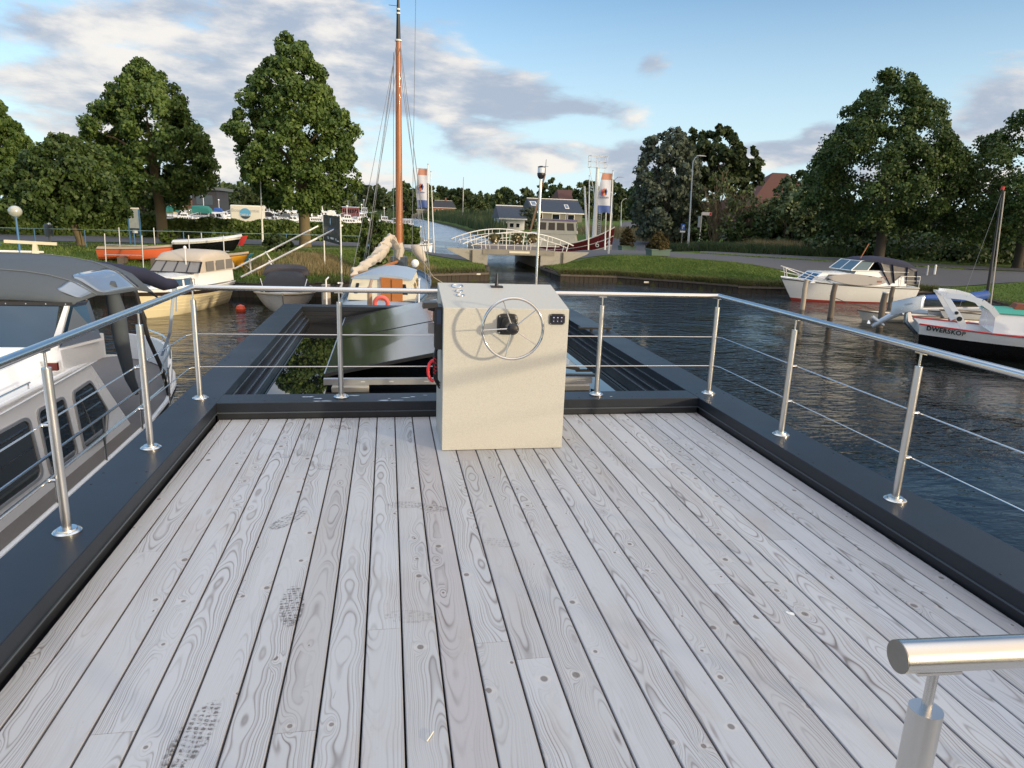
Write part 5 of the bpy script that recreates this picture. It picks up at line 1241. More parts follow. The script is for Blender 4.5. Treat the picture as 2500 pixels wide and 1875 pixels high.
g = MB(); g.tube([(mx+.6,-.5,2.6),(mx+.5,-.7,2.5),(mx+.4,-.85,2.3),(mx+.3,-1.1,1.95)], [.06,.22,.25,.12], 8); g.build('furled_jib', canvasC, sy, smooth=60)
g = MB(); g.box(mx-.28,mx+.28,-.35,.35,1.2,2.15); g.build('mast_tabernacle', M('slate_paint', (.07,.09,.11), .4), sy)
g = MB(); g.sphere((mx-.9,-.75,1.95), .17); g.build('ventilator', whiteM, sy)
g = MB(); g.tube([H.p(t, 1., 1, -.03)[:2]+(H.p(t,1.)[2]+.5,) for t in np.linspace(.0,.16,4)]+[(.3,1.15,1.8)], .03, 6); g.tube([(.1,1.5,1.0),(.1,1.5,1.9),(.5,1.5,1.95)], .025, 6); g.tube([(.1,-1.4,1.0),(.1,-1.4,1.95),(.5,-1.4,2.)], .025, 6); g.build('stern_rail', whiteM, sy)
g = MB(); g.box(-.06,.0,-.6,1.55,.74,1.10); g.box(-.075,-.055,.35,1.35,.76,1.02); nb = g.build('name_board', navyP, sy)
text_mesh('Eendracht', .24, (-.085,.86,.885), (0,-1,0), (0,0,1), .004).build('lettering', M('white_letters', (.85,.85,.85), .5), nb, smooth=0)
g = MB(); g.tube([(-.1,.12,.5),(-.12,.12,1.75)], [.10,.07], 8); g.tube([(-.12,.12,1.72),(1.4,.25,1.82)], .05, 8); g.build('rudder_head', M('stripped_wood', (.38,.26,.17), .7, 0, .4, 6), sy)
lb = MB(); M4 = sy.matrix_basis
lbp = onz(931, 741, -1.45); lbp = ony(931, 741, 21.9); lb.torus((0,0,0), .20, .068, (.02,1,.15), 36, 10); lo = lb.build('lifebuoy', M('faded_red_vinyl', (.72,.13,.11), .5)); lo.location = lbp
tag(lo, 'faded red lifebuoy hanging on the stern of the blue sailing boat', 'lifebuoy')
bb = MB(); bb.lathe((0,0,0), [(.02,-.1),(.16,-.02),(.19,.10),(.14,.22),(.03,.27)], 16); bo = bb.build('mooring_buoy', M('orange_buoy', (.55,.07,.03), .45)); bo.location = onz(588,760,WATER)
tag(bo, 'small orange red mooring buoy floating right of the cream motor boat', 'buoy')

# --- white cabin boat at right
wb = boat('cabin_boat', 'white cabin boat with a navy hood and red waterline moored by the lawn', 'cabin boat', 29.4, 35.4, math.atan2(.15, -8.1))
H = Hull(7.9, 2.5, .95, 1.30, tw=.86, rake=.13, draft=.3, full=2.6, rise=1.8)
H.skin(0, .28).build('boot_stripe', M('red_antifouling', (.38,.05,.04), .5, 0, .15, 3), wb); H.skin(.28, .985, .003).build('hull', whiteM, wb, smooth=50)
H.rail(.93, .026, .012).build('rubbing_strake', M('black_strip', (.02,.02,.02), .5), wb); H.deck(.985).build('deck', whiteM, wb)
c1, rf, F = cabin(3.6, 6.6, .95, 1.05, 1.62, .75, .0, .16, .05); co = c1.build('cabin', whiteM, wb); rf.build('roof', whiteM, co)
for sd, s_ in (('port', 1), ('stb', -1)):
    windows(co, F[sd], [(.10,.42),(.47,.80)] if sd == 'stb' else [(.2,.53),(.58,.90)], .30, .85, blueglass)
windows(co, F['front'], [(.1,.46),(.54,.9)], .25, .85, blueglass)
c2, rf2, F2 = cabin(.9, 4.5, 1.08, 1.0, 1.78, .55, .0, .06, .04); co2 = c2.build('wheelhouse', whiteM, wb); rf2.build('side_deck', whiteM, co2)
ws = MB(); qp = [(4.35,1.0,1.8),(4.35,-1.0,1.8),(3.75,-.9,2.32),(3.75,.9,2.32)]
fr = MB()
for u in (0,.5,1): fr.beam(Vector(qp[0]).lerp(Vector(qp[1]), u), Vector(qp[3]).lerp(Vector(qp[2]), u), .05, .04, (1,0,0))
fr.beam(qp[3], qp[2], .05, .04); fr.beam(qp[0], qp[1], .05, .04)
for sd in (1,-1): fr.beam((4.35,sd*1.0,1.8),(2.3,sd*1.02,1.8),.04,.04); fr.beam((3.75,sd*.9,2.32),(2.9,sd*.92,2.36),.04,.04); fr.beam((3.35,sd*.98,1.8),(2.95,sd*.92,2.35),.05,.04,(1,0,0))
wso = fr.build('windscreen', whiteM, wb)
g = MB(); g.panel((qp[1],qp[0],qp[3],qp[2]), .02,.98,.04,.96,0,.012); g.build('pane', M('light_glass', (.10,.16,.20), .06), wso)
for sd in (1,-1): g = MB(); g.hexa([(4.3,sd*.995,1.83),(3.38,sd*.99,1.83),(2.98,sd*.92,2.33),(3.76,sd*.9,2.3),(4.3,sd*.985,1.83),(3.38,sd*.98,1.83),(2.98,sd*.91,2.33),(3.76,sd*.89,2.3)]); g.build('side_pane', M('light_glass', (.10,.16,.20)), wso)
hd = MB(); rows = []
for x, zt, zb, w in ((3.72,2.36,2.30,.93),(3.1,2.52,2.28,.98),(2.1,2.56,2.15,1.02),(1.0,2.40,2.0,1.04),(.35,2.12,1.75,1.04),(.25,1.5,1.3,1.04)):
    rows.append([(x, w*math.copysign(abs(math.cos(a))**.4, math.cos(a)), zb+(zt-zb)*abs(math.sin(a))**.6) for a in np.linspace(0, PI, 13)])
hd.loft(rows, cap=True); hdo = hd.build('hood', canvasB, wb, smooth=60)
for sd in (1,-1):
    for a, b in (((2.85,2.30),(1.9,1.05)),((1.95,2.18),(1.65,1.15)),((1.0,2.05),(.95,1.15)),((.40,1.85),(.3,1.15))):
        g = MB(); g.beam((a[0],sd*1.06,a[1]),(b[0],sd*1.06,b[1]),.14,.02,(1,0,0)); g.build('hood_strip', canvasB, hdo)
    g = MB(); g.hexa([(1.95,sd*1.05,1.1),(.3,sd*1.05,1.1),(.38,sd*1.04,1.95),(2.6,sd*1.0,2.25),(1.95,sd*1.04,1.1),(.3,sd*1.04,1.1),(.38,sd*1.03,1.95),(2.6,sd*.99,2.25)]); g.build('side_screen', M('smoked_film', (.14,.13,.13), .2), hdo)
pr = MB(); pts = [H.p(t, 1., -1, -.05) for t in (.70,.80,.90,.97)]+[(7.95,0,1.3)]+[H.p(t, 1., 1, -.05) for t in (.97,.90,.80,.70)]
hs = [.04,.22,.40,.52,.58,.52,.40,.22,.04]; pr.tube([(a,b,c+h) for (a,b,c),h in zip(pts, hs)], .022, 6)
for i in (1,3,5,7): a,b,c = pts[i]; pr.tube([(a-.1,b,c),(a+.06,b,c+hs[i])], .02, 6)
pr.tube([(a,b,c+h*.5) for (a,b,c),h in zip(pts, hs)], .012, 6); pr.build('bow_rail', whiteP, wb)
g = MB(); pts = [(1.3,1.12,1.05),(.1,1.08,1.05),(.05,0,1.05),(.1,-1.08,1.05),(1.3,-1.12,1.05)]; g.tube([(a,b,c+.5) for a,b,c in pts], .02, 6); g.tube([(a,b,c+.26) for a,b,c in pts], .014, 6)
for a,b,c in pts[:]: g.tube([(a,b,c-.1),(a,b,c+.5)], .018, 6)
g.tube([(1.3,1.12,1.55),(1.6,1.12,1.3)], .018, 6); g.build('stern_rail', whiteP, wb)
g = MB(); g.tube([(3.7,.3,1.8),(3.05,.35,3.25)], .028, 8); g.build('short_mast', M('orange_spar', (.46,.145,.035)), wb)
g = MB(); g.box(2.0,2.5,1.075,1.09,1.42,1.50); g.box(2.02,2.48,1.088,1.094,1.44,1.48); g.build('name_badge', M('badge_brown', (.28,.12,.10), .5), wb)
g = MB(); g.add([(3.30,.36,2.45),(3.36,.34,2.25),(3.62,.3,2.12),(3.55,.3,2.35)], [(0,1,2,3)]); po_ = g.build('pennant', M('pale_green_cloth', (.35,.6,.5), .7), wb, smooth=0); mm = po_.modifiers.new('s','SOLIDIFY'); mm.thickness = .012
# hull faces the camera on its port or starboard side: board hangs on the near rail
sp_ = boat('paddle_board', 'grey paddle board lying along the side rail of the white cabin boat', 'paddle board', 29.4, 35.4, math.atan2(.15, -8.1))
def oval(x, sc): return None
out = []
for k in range(40):
    a = 2*PI*k/40; u = math.cos(a); out.append((4.15+1.75*u-.02, 1.30-(.22+.3*0)*0, 1.32+.30*math.sin(a)*(1 if u < .2 else 1-.25*u*u)+(.07*u)))
mb = MB(); mb.prism([(x, 1.27, z) for x, y, z in out], (0,.10,0)); so2 = mb.build('board', M('board_grey', (.36,.34,.33), .6), sp_)
mm = so2.modifiers.new('b', 'BEVEL'); mm.width = .03; mm.segments = 3
mb = MB(); mb.box(2.65,2.95,1.36,1.378,1.20,1.30); mb.build('logo_patch', M('logo_dark_red', (.25,.05,.05), .5), sp_)
mb = MB(); mb.box(3.2,3.4,1.36,1.378,1.08,1.11); mb.box(3.3,3.5,1.36,1.378,1.50,1.53); mb.build('deck_mark', brownM, sp_)
# --- black hulled boat at the right edge
DW = onz(2236,782,WATER+.98)
dw = boat('steel_boat', 'black hulled boat with white topsides and green roof at the right edge', 'motor boat', DW.x, DW.y, math.radians(-34))
H = Hull(9.5, 2.9, .98, 1.30, tw=.70, rake=.08, draft=.4, full=2.6, rise=2.2, sternrake=.02, dip=.16)
H.skin(0, .74).build('hull', blackP, dw, smooth=50); H.skin(.74, 1., .004, nv=3).build('topside', whiteM, dw, smooth=50); H.rail(1., .028, 0, t1=.38).build('red_gunwale', redP, dw); H.rail(1., .024, 0, t0=.38).build('gunwale', whiteM, dw)
H.deck(.80, camber=.02).build('deck', M('cockpit_grey', (.42,.46,.52), .5), dw)
c1, rf, F = cabin(2.1, 7.6, 1.22, .90, 1.55, .6, .0, .16, .12); co = c1.build('cabin', whiteM, dw); rf.build('roof', tealP, co)
for u in (.28,.5,.72):
    for sd, s_ in (('stb',-1),('port',1)):
        fc = F[sd]; c0 = Vector(fc[0]).lerp(Vector(fc[1]), u if sd == 'stb' else 1-u).lerp(Vector(fc[3]).lerp(Vector(fc[2]), u if sd == 'stb' else 1-u), .42); nn = Vector((0,s_,.18)); g = MB(); g.torus(c0+nn*.01, .125, .022, nn, 24, 6); po = g.build('porthole', blackM, co)
        g = MB(); g.tube([c0, c0+nn*.015], .12, 20); g.build('pane', darkglass, po)
g = MB(); g.hexa([(2.7,-.42,1.60),(3.7,-.42,1.60),(3.7,.42,1.60),(2.7,.42,1.60),(2.8,-.34,1.82),(3.65,-.34,1.82),(3.65,.34,1.82),(2.8,.34,1.82)]); g.build('hatch', M('mahogany', (.22,.055,.02), .35, 0, .2, 5), dw)
# targa arch: two sloping legs joined over the cockpit
def legpath(sd): return [(2.15,sd*1.12,1.45),(1.95,sd*1.12,1.68),(1.65,sd*1.10,1.88),(1.2,sd*1.05,1.98),(.65,sd*.98,2.0)]
g = MB()
for sd in (1,-1):
    pts = legpath(sd)
    for a, b in zip(pts[:-1], pts[1:]): g.beam(a, b, .06, .17, (1,0,.6))
    g.beam((.62,sd*.98,1.98),(1.0,sd*1.10,1.45),.06,.17,(1,0,.4)); g.beam((1.0,sd*1.10,1.45),(1.3,sd*1.12,1.0),.06,.20,(1,0,.4))
g.box(.5,.82,-1.0,1.0,1.96,2.03); ao = g.build('targa_arch', whiteM, dw)
g = MB()
for zz, xx, r in ((1.27,1.11,.08),(1.46,1.0,.055)):
    g.tube([(xx,-1.155,zz),(xx,-1.06,zz)], r, 16)
g.build('arch_hole', blackM, ao)
g = MB(); 
for y0 in (-.1,.1): pass
text_mesh('DWERSKOP', .20, (.78,-1.20,.83), (1,-.22,-.06), (0,-.06,1), .006, bold=.006).build('lettering', M('black_letters', (.01,.01,.01), .5), dw, smooth=0)
g = MB(); g.tube([(.1,.0,.55),(-.25,0,.95),(-.30,0,1.25)], [.12,.16,.1], 10); g.build('engine_bracket', steelM, dw)
ob = thing('outboard_motor', 'silver grey outboard motor tilted up on the stern of the black hulled boat', 'outboard', dw.matrix_basis @ Vector((-.35,0,1.25)), math.radians(-34))
g = MB(); g.loft([[(x+dx, y, z) for y, z in ((-w,-.02),(w,-.02),(w*1.05,.18),(w*.75,.40),(-w*.75,.40),(-w*1.05,.18))] for x, dx, w, z_ in ((-.62,0,.10,0),(-.4,0,.19,0),(0,0,.22,0),(.38,0,.20,0),(.52,0,.13,0))], closed=True)
for i in range(len(g.v)): x, y, z = g.v[i]; g.v[i] = (x*.85+.05, y, z*1.1+.28*x+.05)
g.build('engine_cowl', M('silver_cowl', (.52,.58,.64), .25, .3, .05, 2), ob, smooth=60)
g = MB(); g.tube([(-.15,0,.0),(-.45,0,-.18),(-.85,0,-.50),(-1.0,0,-.62)], [.13,.12,.09,.06], 10); g.tube([(-.62,0,-.55),(-1.05,0,-.28)], [.05,.09], 10); g.build('drive_leg', M('silver_cowl', (.52,.58,.64)), ob, smooth=60)
g = MB()
for a in (0,2.1,4.2): c0 = Vector((-1.10,0,-.42)); g.beam(c0, c0+Vector((.06*math.cos(a),.2*math.sin(a),.2*math.cos(a))), .10, .02)
g.build('propeller', chromeM, ob)
text_mesh('SUZUKI', .075, (.02,-.232,.30), (1,0,.25), (0,0,1), .003).build('lettering', M('grey_letters', (.16,.18,.20), .5), ob, smooth=0)
g = MB(); g.cyl(3.2,-1.42,1.02,1.12,.05); g.lathe((3.2,-1.42,1.10), [(.05,0),(.13,.05),(.14,.22),(.11,.34),(.02,.36)], 12); tag(g.build('rope_fender', ropeM, None), 'knotted pale fender on the side deck of the black hulled boat', 'fender'); bpy.data.objects['rope_fender.001' if 'rope_fender.001' in bpy.data.objects else 'rope_fender'].matrix_basis = dw.matrix_basis.copy()
g = MB(); g.cyl(3.62,-1.44,1.0,1.16,.045); g.box(3.55,3.69,-1.47,-1.41,1.12,1.18); g.build('bollard', blackM, dw)
# --- skiffs between the posts
def skiff(label, x, y, rz, L, B, mat, fs=.32, fb=.45, group='small open boats between the mooring posts'):
    t = boat('rowing_boat', label, 'rowing boat', x, y, rz, group); H = Hull(L, B, fs, fb, tw=.7, rake=.1, draft=.12, full=2.2)
    H.skin(0, 1).build('hull', mat, t, smooth=50); H.deck(.55, camber=0).build('floor', M('boat_floor', (.35,.33,.28), .7), t); H.rail(1., .028, 0).build('gunwale', oldwood, t)
    for u in (.3,.6): a = H.p(u, .85, 1); g = MB(); g.box(a[0]-.12, a[0]+.12, -a[1], a[1], a[2]-.02, a[2]+.02); g.build('thwart', whiteP, t)
    return t
skiff('grey white rowing boat with its nose left of the nearest mooring posts', 24.6, 27.6, math.radians(172), 3.6, 1.3, paleM)
skiff('cream flat boat lying behind the tilted outboard', 26.4, 25.4, math.radians(178), 4.2, 1.5, creamM)
skiff('long white rowing boat below the blue sail cover', 30.2, 27.4, math.radians(176), 5.2, 1.5, whiteM, .4, .55)
sl2 = boat('open_sailing_boat', 'white open sailing boat with a dark mast and a blue sail cover at right', 'sailing boat', 25.0, 29.0, math.radians(-3))
H = Hull(7.0, 1.9, .42, .62, tw=.6, rake=.1, draft=.2); H.skin(0, 1).build('hull', whiteM, sl2, smooth=50); H.deck(.9, camber=.05).build('deck', paleM, sl2); H.rail(1., .03, 0).build('gunwale', oldwood, sl2)
mb = ony(2405, 755, 29.2); mt = ony(2448, 462, 29.2); 
Mi = Matrix.Translation((25.0,29.0,WATER)) @ Matrix.Rotation(math.radians(-3), 4, 'Z'); Mi.invert(); a = Mi @ mb; b = Mi @ mt
g = MB(); g.tube([(a.x,a.y,.3), (b.x,b.y,b.z)], [.085,.05], 10); mo = g.build('mast', M('black_spar', (.02,.018,.018), .4), sl2)
g = MB(); g.tube([(b.x-.02,b.y,b.z-.03),(b.x+.0,b.y,b.z+.12)], .075, 8); g.build('red_mast_cap', redP, mo)
g = MB(); g.tube([(a.x+.18,a.y-.1,.4),(b.x+.05,b.y-.08,b.z-.1)], .03, 6); g.build('spare_spar', M('pale_spar', (.5,.45,.38), .5), sl2)
g = MB(); g.tube([(a.x-.05,a.y,1.15),(a.x-1.2,a.y,.98),(a.x-3.2,a.y,.95),(a.x-3.6,a.y,.9)], [.22,.19,.12,.05], 8); g.build('sail_cover', blueC, sl2, smooth=60)
for dx in (-1.5,-.05): g = MB(); g.tube([(b.x,b.y,b.z-.1),(a.x+dx-.4,a.y-.6,.6)], .008, 5); g.build('stay', wireM, sl2)
# --- mooring posts
MP = 'wooden mooring posts at right'
for px, yt, yb, Y, r, lb in ((1958,682,757,31.5,.13,'pale mooring post at the bow of the white cabin boat'),(2026,692,777,28.8,.14,'grey mooring post with a line tied left of the rowing boats'),(2146,715,805,26.0,.15,'thick mooring post with a white top left of the outboard'),(2168,700,772,31.0,.13,'mooring post in front of the white cabin boat stern'),(2322,755,795,25.0,.17,'short thick post beside the stern of the black hulled boat')):
    c0 = ony(px, yb, Y); tp = ony(px, yt, Y); t = thing('mooring_post', lb, 'post', (c0.x, c0.y, WATER), group=MP); rg = np.random.default_rng(int(px))
    g = MB(); h = tp.z-WATER; g.tube([(0,0,-.6),(.01,0,h*.3),(0,.02,h*.7),(.03,0,h)], [r*.92,r*.87,r*.85,r*.8], 12); g.build('timber', M('post_timber', (.16,.13,.10), .85, 0, .35, 3, .8, 30., dirt=.5) if px > 1970 else M('pale_post', (.42,.36,.28), .8, 0, .25, 3, .6, 30.), t)
    if px == 2146: g = MB(); g.tube([(.03,0,h),(.03,0,h+.05)], r*.85, 12); g.build('white_cap', whiteP, t)
g = MB(); a = ony(2026, 722, 28.8); b = ony(2110, 748, 29.5); c = ony(2180, 765, 30); g.tube([a, (a+b)/2+Vector((0,0,-.08)), b, (b+c)/2+Vector((0,0,-.05)), c], .018, 5); tag(g.build('mooring_line', M('dark_rope', (.05,.045,.04), .9)), 'dark mooring line running from the grey post to the rowing boats', 'rope')
g = MB(); a = ony(2233, 716, 35); b = ony(2390, 735, 34); g.tube([a, (a+b)/2+Vector((0,0,-.15)), b], .015, 5); tag(g.build('mooring_line', M('dark_rope', (.05,.045,.04))), 'thin stern line of the white cabin boat', 'rope')
cp = ony(797, 742, 24.5); t = thing('mooring_post', 'pale concrete post standing left of the blue sailing boat', 'post', (cp.x, cp.y, WATER)); g = MB(); g.tube([(0,0,-.5),(0,0,1.55)], [.17,.15], 10); g.build('timber', M('pale_post', (.42,.36,.28)), t)
g = MB(); a = ony(1035, 640, 31.5); b = ony(1080, 690, 33); g.tube([a, (a+b)/2+Vector((0,0,-.2)), b], .015, 5); tag(g.build('mooring_line', ropeM), 'pale bow line of the blue sailing boat', 'rope')
# ------------------------------------------------------------------ street furniture and signs
bluePost = M('blue_post_paint', (.06,.17,.34), .4)
def gp(px, py, Y):      # ground point under the thing seen at px, py
    v = ony(px, py, Y); v.z = gz(v.x, v.y); return v
b = gp(50,630,37.0); tp = ony(37,516,37.0); t = thing('globe_lamp', 'blue post lamp with a round frosted globe at the left edge', 'street lamp', b)
d = tp-b; MB().tube([(0,0,-.1),(d.x*.9,0,d.z-.30)], [.06,.045], 12).build('pole', bluePost, t); MB().cyl(d.x, 0, d.z-.32, d.z-.2, .07).build('collar', bluePost, t)
MB().sphere((d.x,0,d.z), .29, 22, 14, .92).build('globe', glass('frosted_globe', (.42,.44,.38), .2, .6), t); MB().sphere((d.x,0,d.z-.02), .09).build('bulb_holder', whiteP, t) if False else None
fp = [(-260,571,43),(0,571,43),(88,572,43.2),(210,575,43.5),(330,577,44),(450,579,44.5),(585,582,45),(700,586,46),(900,592,48)]
fp = [gp(px, 600, Y)+Vector((0,0,0)) for px, py, Y in fp]
t = thing('chain_fence', 'low fence of blue posts and one thin top rail along the left lawn', 'fence', fp[0], world=True)
MB().tube([p+Vector((0,0,.98)) for p in fp], .018, 6).build('top_rail', M('pale_blue_rail', (.16,.26,.30), .5), t)
MB().tube([p+Vector((0,0,.12)) for p in fp], .008, 5).build('wire', wireM, t)
for p in fp[1:]: MB().cyl(p.x, p.y, p.z-.1, p.z+1.0, .028, seg=8).build('post', bluePost, t)
b = gp(332,590,47.5); t = thing('information_sign', 'blue two legged information sign with a grey poster beside the leaning trunk', 'sign', b)
for x in (-.32,.32): MB().box(x-.04,x+.04,-.03,.03,-.1,2.15).build('leg', bluePost, t)
MB().box(-.30,.30,-.02,.02,1.0,2.15).build('poster', M('grey_poster', (.32,.36,.38), .5, 0, .4, 6), t); MB().box(-.30,.36,-.025,.015,.62,.98).build('lower_panel', navyP, t); MB().box(-.12,.16,-.03,-.024,.70,.88).build('leaflet', whiteP, t); MB().box(-.32,.34,-.03,.03,2.16,2.24).build('top_bar', whiteP, t)
b = gp(122,590,47); t = thing('litter_bin', 'small grey litter bin on the verge beside the left road', 'bin', b)
MB().lathe((0,0,0), [(.05,0),(.05,.35),(.22,.36),(.25,.95),(.20,1.1),(.04,1.15)], 14).build('bin', M('bin_grey', (.10,.12,.13), .5), t); MB().sphere((.12,-.1,1.08), .10).build('lid', whiteP, t)
# dark harbour board between two white poles
pa, pb_ = gp(793,650,39.6), gp(834,679,34.4); t = thing('harbour_board', 'dark navy harbour notice board hung between two white poles', 'sign', pa, world=True)
for p, top, Y in ((pa,522,39.6),(pb_,527,34.4)):
    px = 789 if Y > 36 else 831; h = ony(px, top, Y); MB().tube([(p.x,p.y,p.z-.1),(h.x,h.y,h.z)], .035, 8).build('pole', whiteP, t)
q = [ony(791,587,39.5), ony(831,598,34.5), ony(831,529,34.5), ony(790,524,39.5)]
bd = MB(); bd.panel(q, 0, 1, 0, 1, .02, .04); bo = bd.build('board', M('board_navy', (.010,.020,.035), .35), t)
g = MB(); pts = []
for k in range(16): a = 2*PI*k/16; pts.append((.47+.035*math.cos(a), .78+.14*math.sin(a)))
def onq(u, v, o=.03):
    Q = [Vector(x) for x in q]; nn = (Q[1]-Q[0]).cross(Q[3]-Q[0]).normalized(); return Q[0]*(1-u)*(1-v)+Q[1]*u*(1-v)+Q[2]*u*v+Q[3]*(1-u)*v+nn*o
g.add([onq(u, v) for u, v in pts], [tuple(range(16))]); g.build('emblem', M('pale_blue_print', (.45,.55,.62), .5), bo)
g = MB()
for (u0,u1,v0,v1) in ((.28,.70,.50,.55),(.22,.74,.44,.46)): g.panel(q, u0, u1, v0, v1, .028, .004)
g.build('lettering', M('blue_print', (.04,.10,.20), .5), bo)
g = MB()
for (u0,u1,v0,v1) in ((.25,.38,.16,.19),(.46,.66,.13,.20),(.76,.80,.12,.2),(.82,.96,.10,.13),(.28,.36,.11,.14)): g.panel(q, u0, u1, v0, v1, .028, .004)
g.build('sponsor_marks', whiteP, bo)
# boat slide: two long sloping white poles on trestles
t = thing('sloping_poles', 'two long white poles sloping up from the bank over small trestles', 'poles', onz(585,660,-1.5), world=True)
for a, bq in ((onz(573,656,-1.35), ony(776,552,41.2)), (onz(588,677,-1.5), ony(836,550,36.6))): MB().tube([a, bq], .045, 8).build('pole', whiteP, t)
for (x0,y0,Y0,x1,y1) in ((647,613,38.0,670,647),(656,636,35.5,681,673),(590,641,38,592,656),(609,631,36,614,672)): MB().tube([ony(x0,y0,Y0), ony(x1,y1,Y0)], .035, 6).build('trestle', whiteP, t)
MB().tube([ony(593,643,37.5), ony(613,657,36)], .015, 5).build('tie_rod', whiteP, t)
# flag poles and banners
def flagpole(label, px, py, Y, ptx, pty, banner=None):
    b = gp(px, py, Y); tp = ony(ptx, pty, Y); t = thing('flag_pole', label, 'flag pole', b, group='white flag poles'); d = tp-b
    MB().tube([(0,0,-.1),(d.x*.3,0,d.z*.3),(d.x,0,d.z)], [.07,.06,.035], 10).build('pole', whiteP, t); MB().sphere((d.x,0,d.z+.04), .06, 8, 6).build('finial', galv, t)
    if banner:
        x0, x1, y0, y1 = banner; z1 = ony(x1, y0, Y).z-b.z; z0 = ony(x1, y1, Y).z-b.z; w = (ony(x1, y0, Y)-ony(x0, y0, Y)).x
        MB().tube([(d.x,0,z1+.03),(d.x-w*1.3,0,z1+.03)], .02, 5).build('arm', galv, t)
        def cloth(v0, v1, n, off=0., u0=0, u1=1, m=6):
            g = MB(); rows = []
            for i in range(n+1):
                v = v0+(v1-v0)*i/n; r = []
                for k in range(m+1):
                    u = u0+(u1-u0)*k/m; sway = -w*.28*math.sin(PI*v*.9)*u; bot = 0
                    r.append((d.x-.08-w*u+sway*.8, -.08+.10*math.sin(u*5+v*4)+off, z1+(z0-z1)*v+ (0.10*w*math.sin(u*PI) if v1 == 1 and i == n else 0)))
                rows.append(r)
            g.loft(rows, cap=False); return g
        fo = cloth(0,.16,3).build('banner', M('banner_orange', (.42,.20,.14), .7), t, smooth=180); cloth(.16,.80,9).build('banner', M('banner_white', (.52,.54,.62), .7), t, smooth=180); cloth(.80,1,4).build('banner', M('banner_blue', (.07,.12,.34), .7), t, smooth=180)
        for k, (m_, dx, dz, s) in enumerate((('orange',0,0,1),('red',-.12,.02,.8),('navy',.14,.04,.9),('orange',.06,.10,.7),('navy',-.2,-.06,.7))):
            cm_ = {'orange': M('print_orange', (.65,.2,.08), .6), 'red': M('print_red', (.5,.05,.05), .6), 'navy': M('print_navy', (.05,.07,.22), .6)}[m_]
            cx = d.x-.08-w*.72+dx*w*1.2; cz = z1+(z0-z1)*.48+dz*1.2; g = MB(); g.prism([(cx-.05*s,-.23,cz-.25*s),(cx+.05*s,-.23,cz-.25*s),(cx+.12*s,-.23,cz+.05*s),(cx+.0,-.23,cz+.34*s),(cx-.10*s,-.23,cz+.05*s)], (0,.02,0)); g.build('flame_print', cm_, t)
        text_mesh('FRYSLAN', w*.24, (d.x-.08-w*.72,-.235,z1+(z0-z1)*.60), (1,0,0), (0,0,1), .01).build('lettering', M('print_navy', (.05,.07,.22)), t, smooth=0)
    return t
flagpole('white flag pole with an orange white and blue banner left of the bridge', 1046, 593, 61.7, 1045, 402, (1024,1045,413,508))
flagpole('bare thin flag pole just right of the left banner', 1063, 572, 66.4, 1052, 420)
flagpole('white flag pole with an orange white and blue banner right of the bridge', 1486, 617, 53.4, 1497, 418, (1468,1493,424,522))
flagpole('bare flag pole standing in front of the dark red barge', 1437, 604, 62, 1439, 430)
flagpole('bare white flag pole with its head inside the tallest lime crown', 642, 603, 48.3, 636, 440)
flagpole('short white flag pole just left of the right banner pole', 1478, 590, 60, 1480, 505)
flagpole('thin white pole with a grey plate left of the orange mast', 938, 575, 58, 931, 527)
# street lamps
def lamp(label, px, py, Y, ptx, pty, hx, hy, base=True):
    b = gp(px, py, Y); tp = ony(ptx, pty, Y)-b; hd = ony(hx, hy, Y)-b; t = thing('street_lamp', label, 'street lamp', b, group='tall grey street lamps')
    g = MB(); g.tube([(0,0,-.1),(tp.x*.25,0,tp.z*.25),(tp.x*.26,0,tp.z*.26),(tp.x,0,tp.z),((tp.x+hd.x)/2,0,tp.z+(hd.z-tp.z)*.7),(hd.x,0,hd.z)], [.11,.10,.07,.05,.04,.035], 10); g.build('pole', M('lamp_grey', (.40,.43,.43), .45, .2, .08, 3), t)
    sg = 1; g = MB(); g.loft([[(hd.x+x, y*w, hd.z+z*w) for y, z in ((-.12,0),(.12,0),(.08,.10),(-.08,.10))] for x, w in ((-.1,.5),(.2,1.),(.6,.9),(.85,.4))], closed=True); g.build('lamp_head', galv, t)
lamp('tall street lamp leaning slightly beside the blue road sign', 1680, 608, 63, 1692, 395, 1703, 381)
lamp('distant street lamp where the winding path vanishes', 1516, 550, 128, 1517, 494, 1527, 485)
lamp('street lamp whose arm sticks out behind the right banner', 1493, 560, 92, 1498, 445, 1508, 433)
b = gp(1663,600,64); t = thing('road_sign', 'blue square road sign with a small white plate on a thin post', 'sign', b); tp = ony(1664,554,64).z-b.z
MB().cyl(0,0,-.1,tp,.03,seg=8).build('post', galv, t); MB().box(-.2,.2,-.03,.0,tp-.30,tp+.28).build('plate', M('sign_blue', (.03,.12,.45), .35), t)
g = MB(); g.box(-.05,.0,-.036,-.031,tp-.18,tp+.15); g.box(-.02,.12,-.036,-.031,tp+.05,tp+.15); g.build('arrow_mark', whiteP, t); MB().box(-.26,.26,-.03,.0,tp-.52,tp-.36).build('lower_plate', whiteP, t)
b = gp(1705,612,61); t = thing('fingerpost', 'fingerpost with a red and white arm over a black and white striped foot', 'signpost', b); h = ony(1708,518,61).z-b.z
MB().cyl(0,0,-.1,.95,.045,seg=8).build('foot', blackP, t); MB().cyl(0,0,.95,h,.045,seg=8).build('post', M('grey_white_paint', (.55,.55,.52), .5), t)
for k in range(3): MB().cyl(0,0,1.0+k*.3,1.15+k*.3,.048,seg=8).build('black_band', blackP, t)
g = MB(); g.box(.03,.95,-.03,.0,h-.25,h+.02); g.build('arm', M('arm_white', (.72,.66,.62), .5), t); g = MB(); g.box(.72,.93,-.036,-.031,h-.23,h+.0); g.build('red_arrow', redP, t)
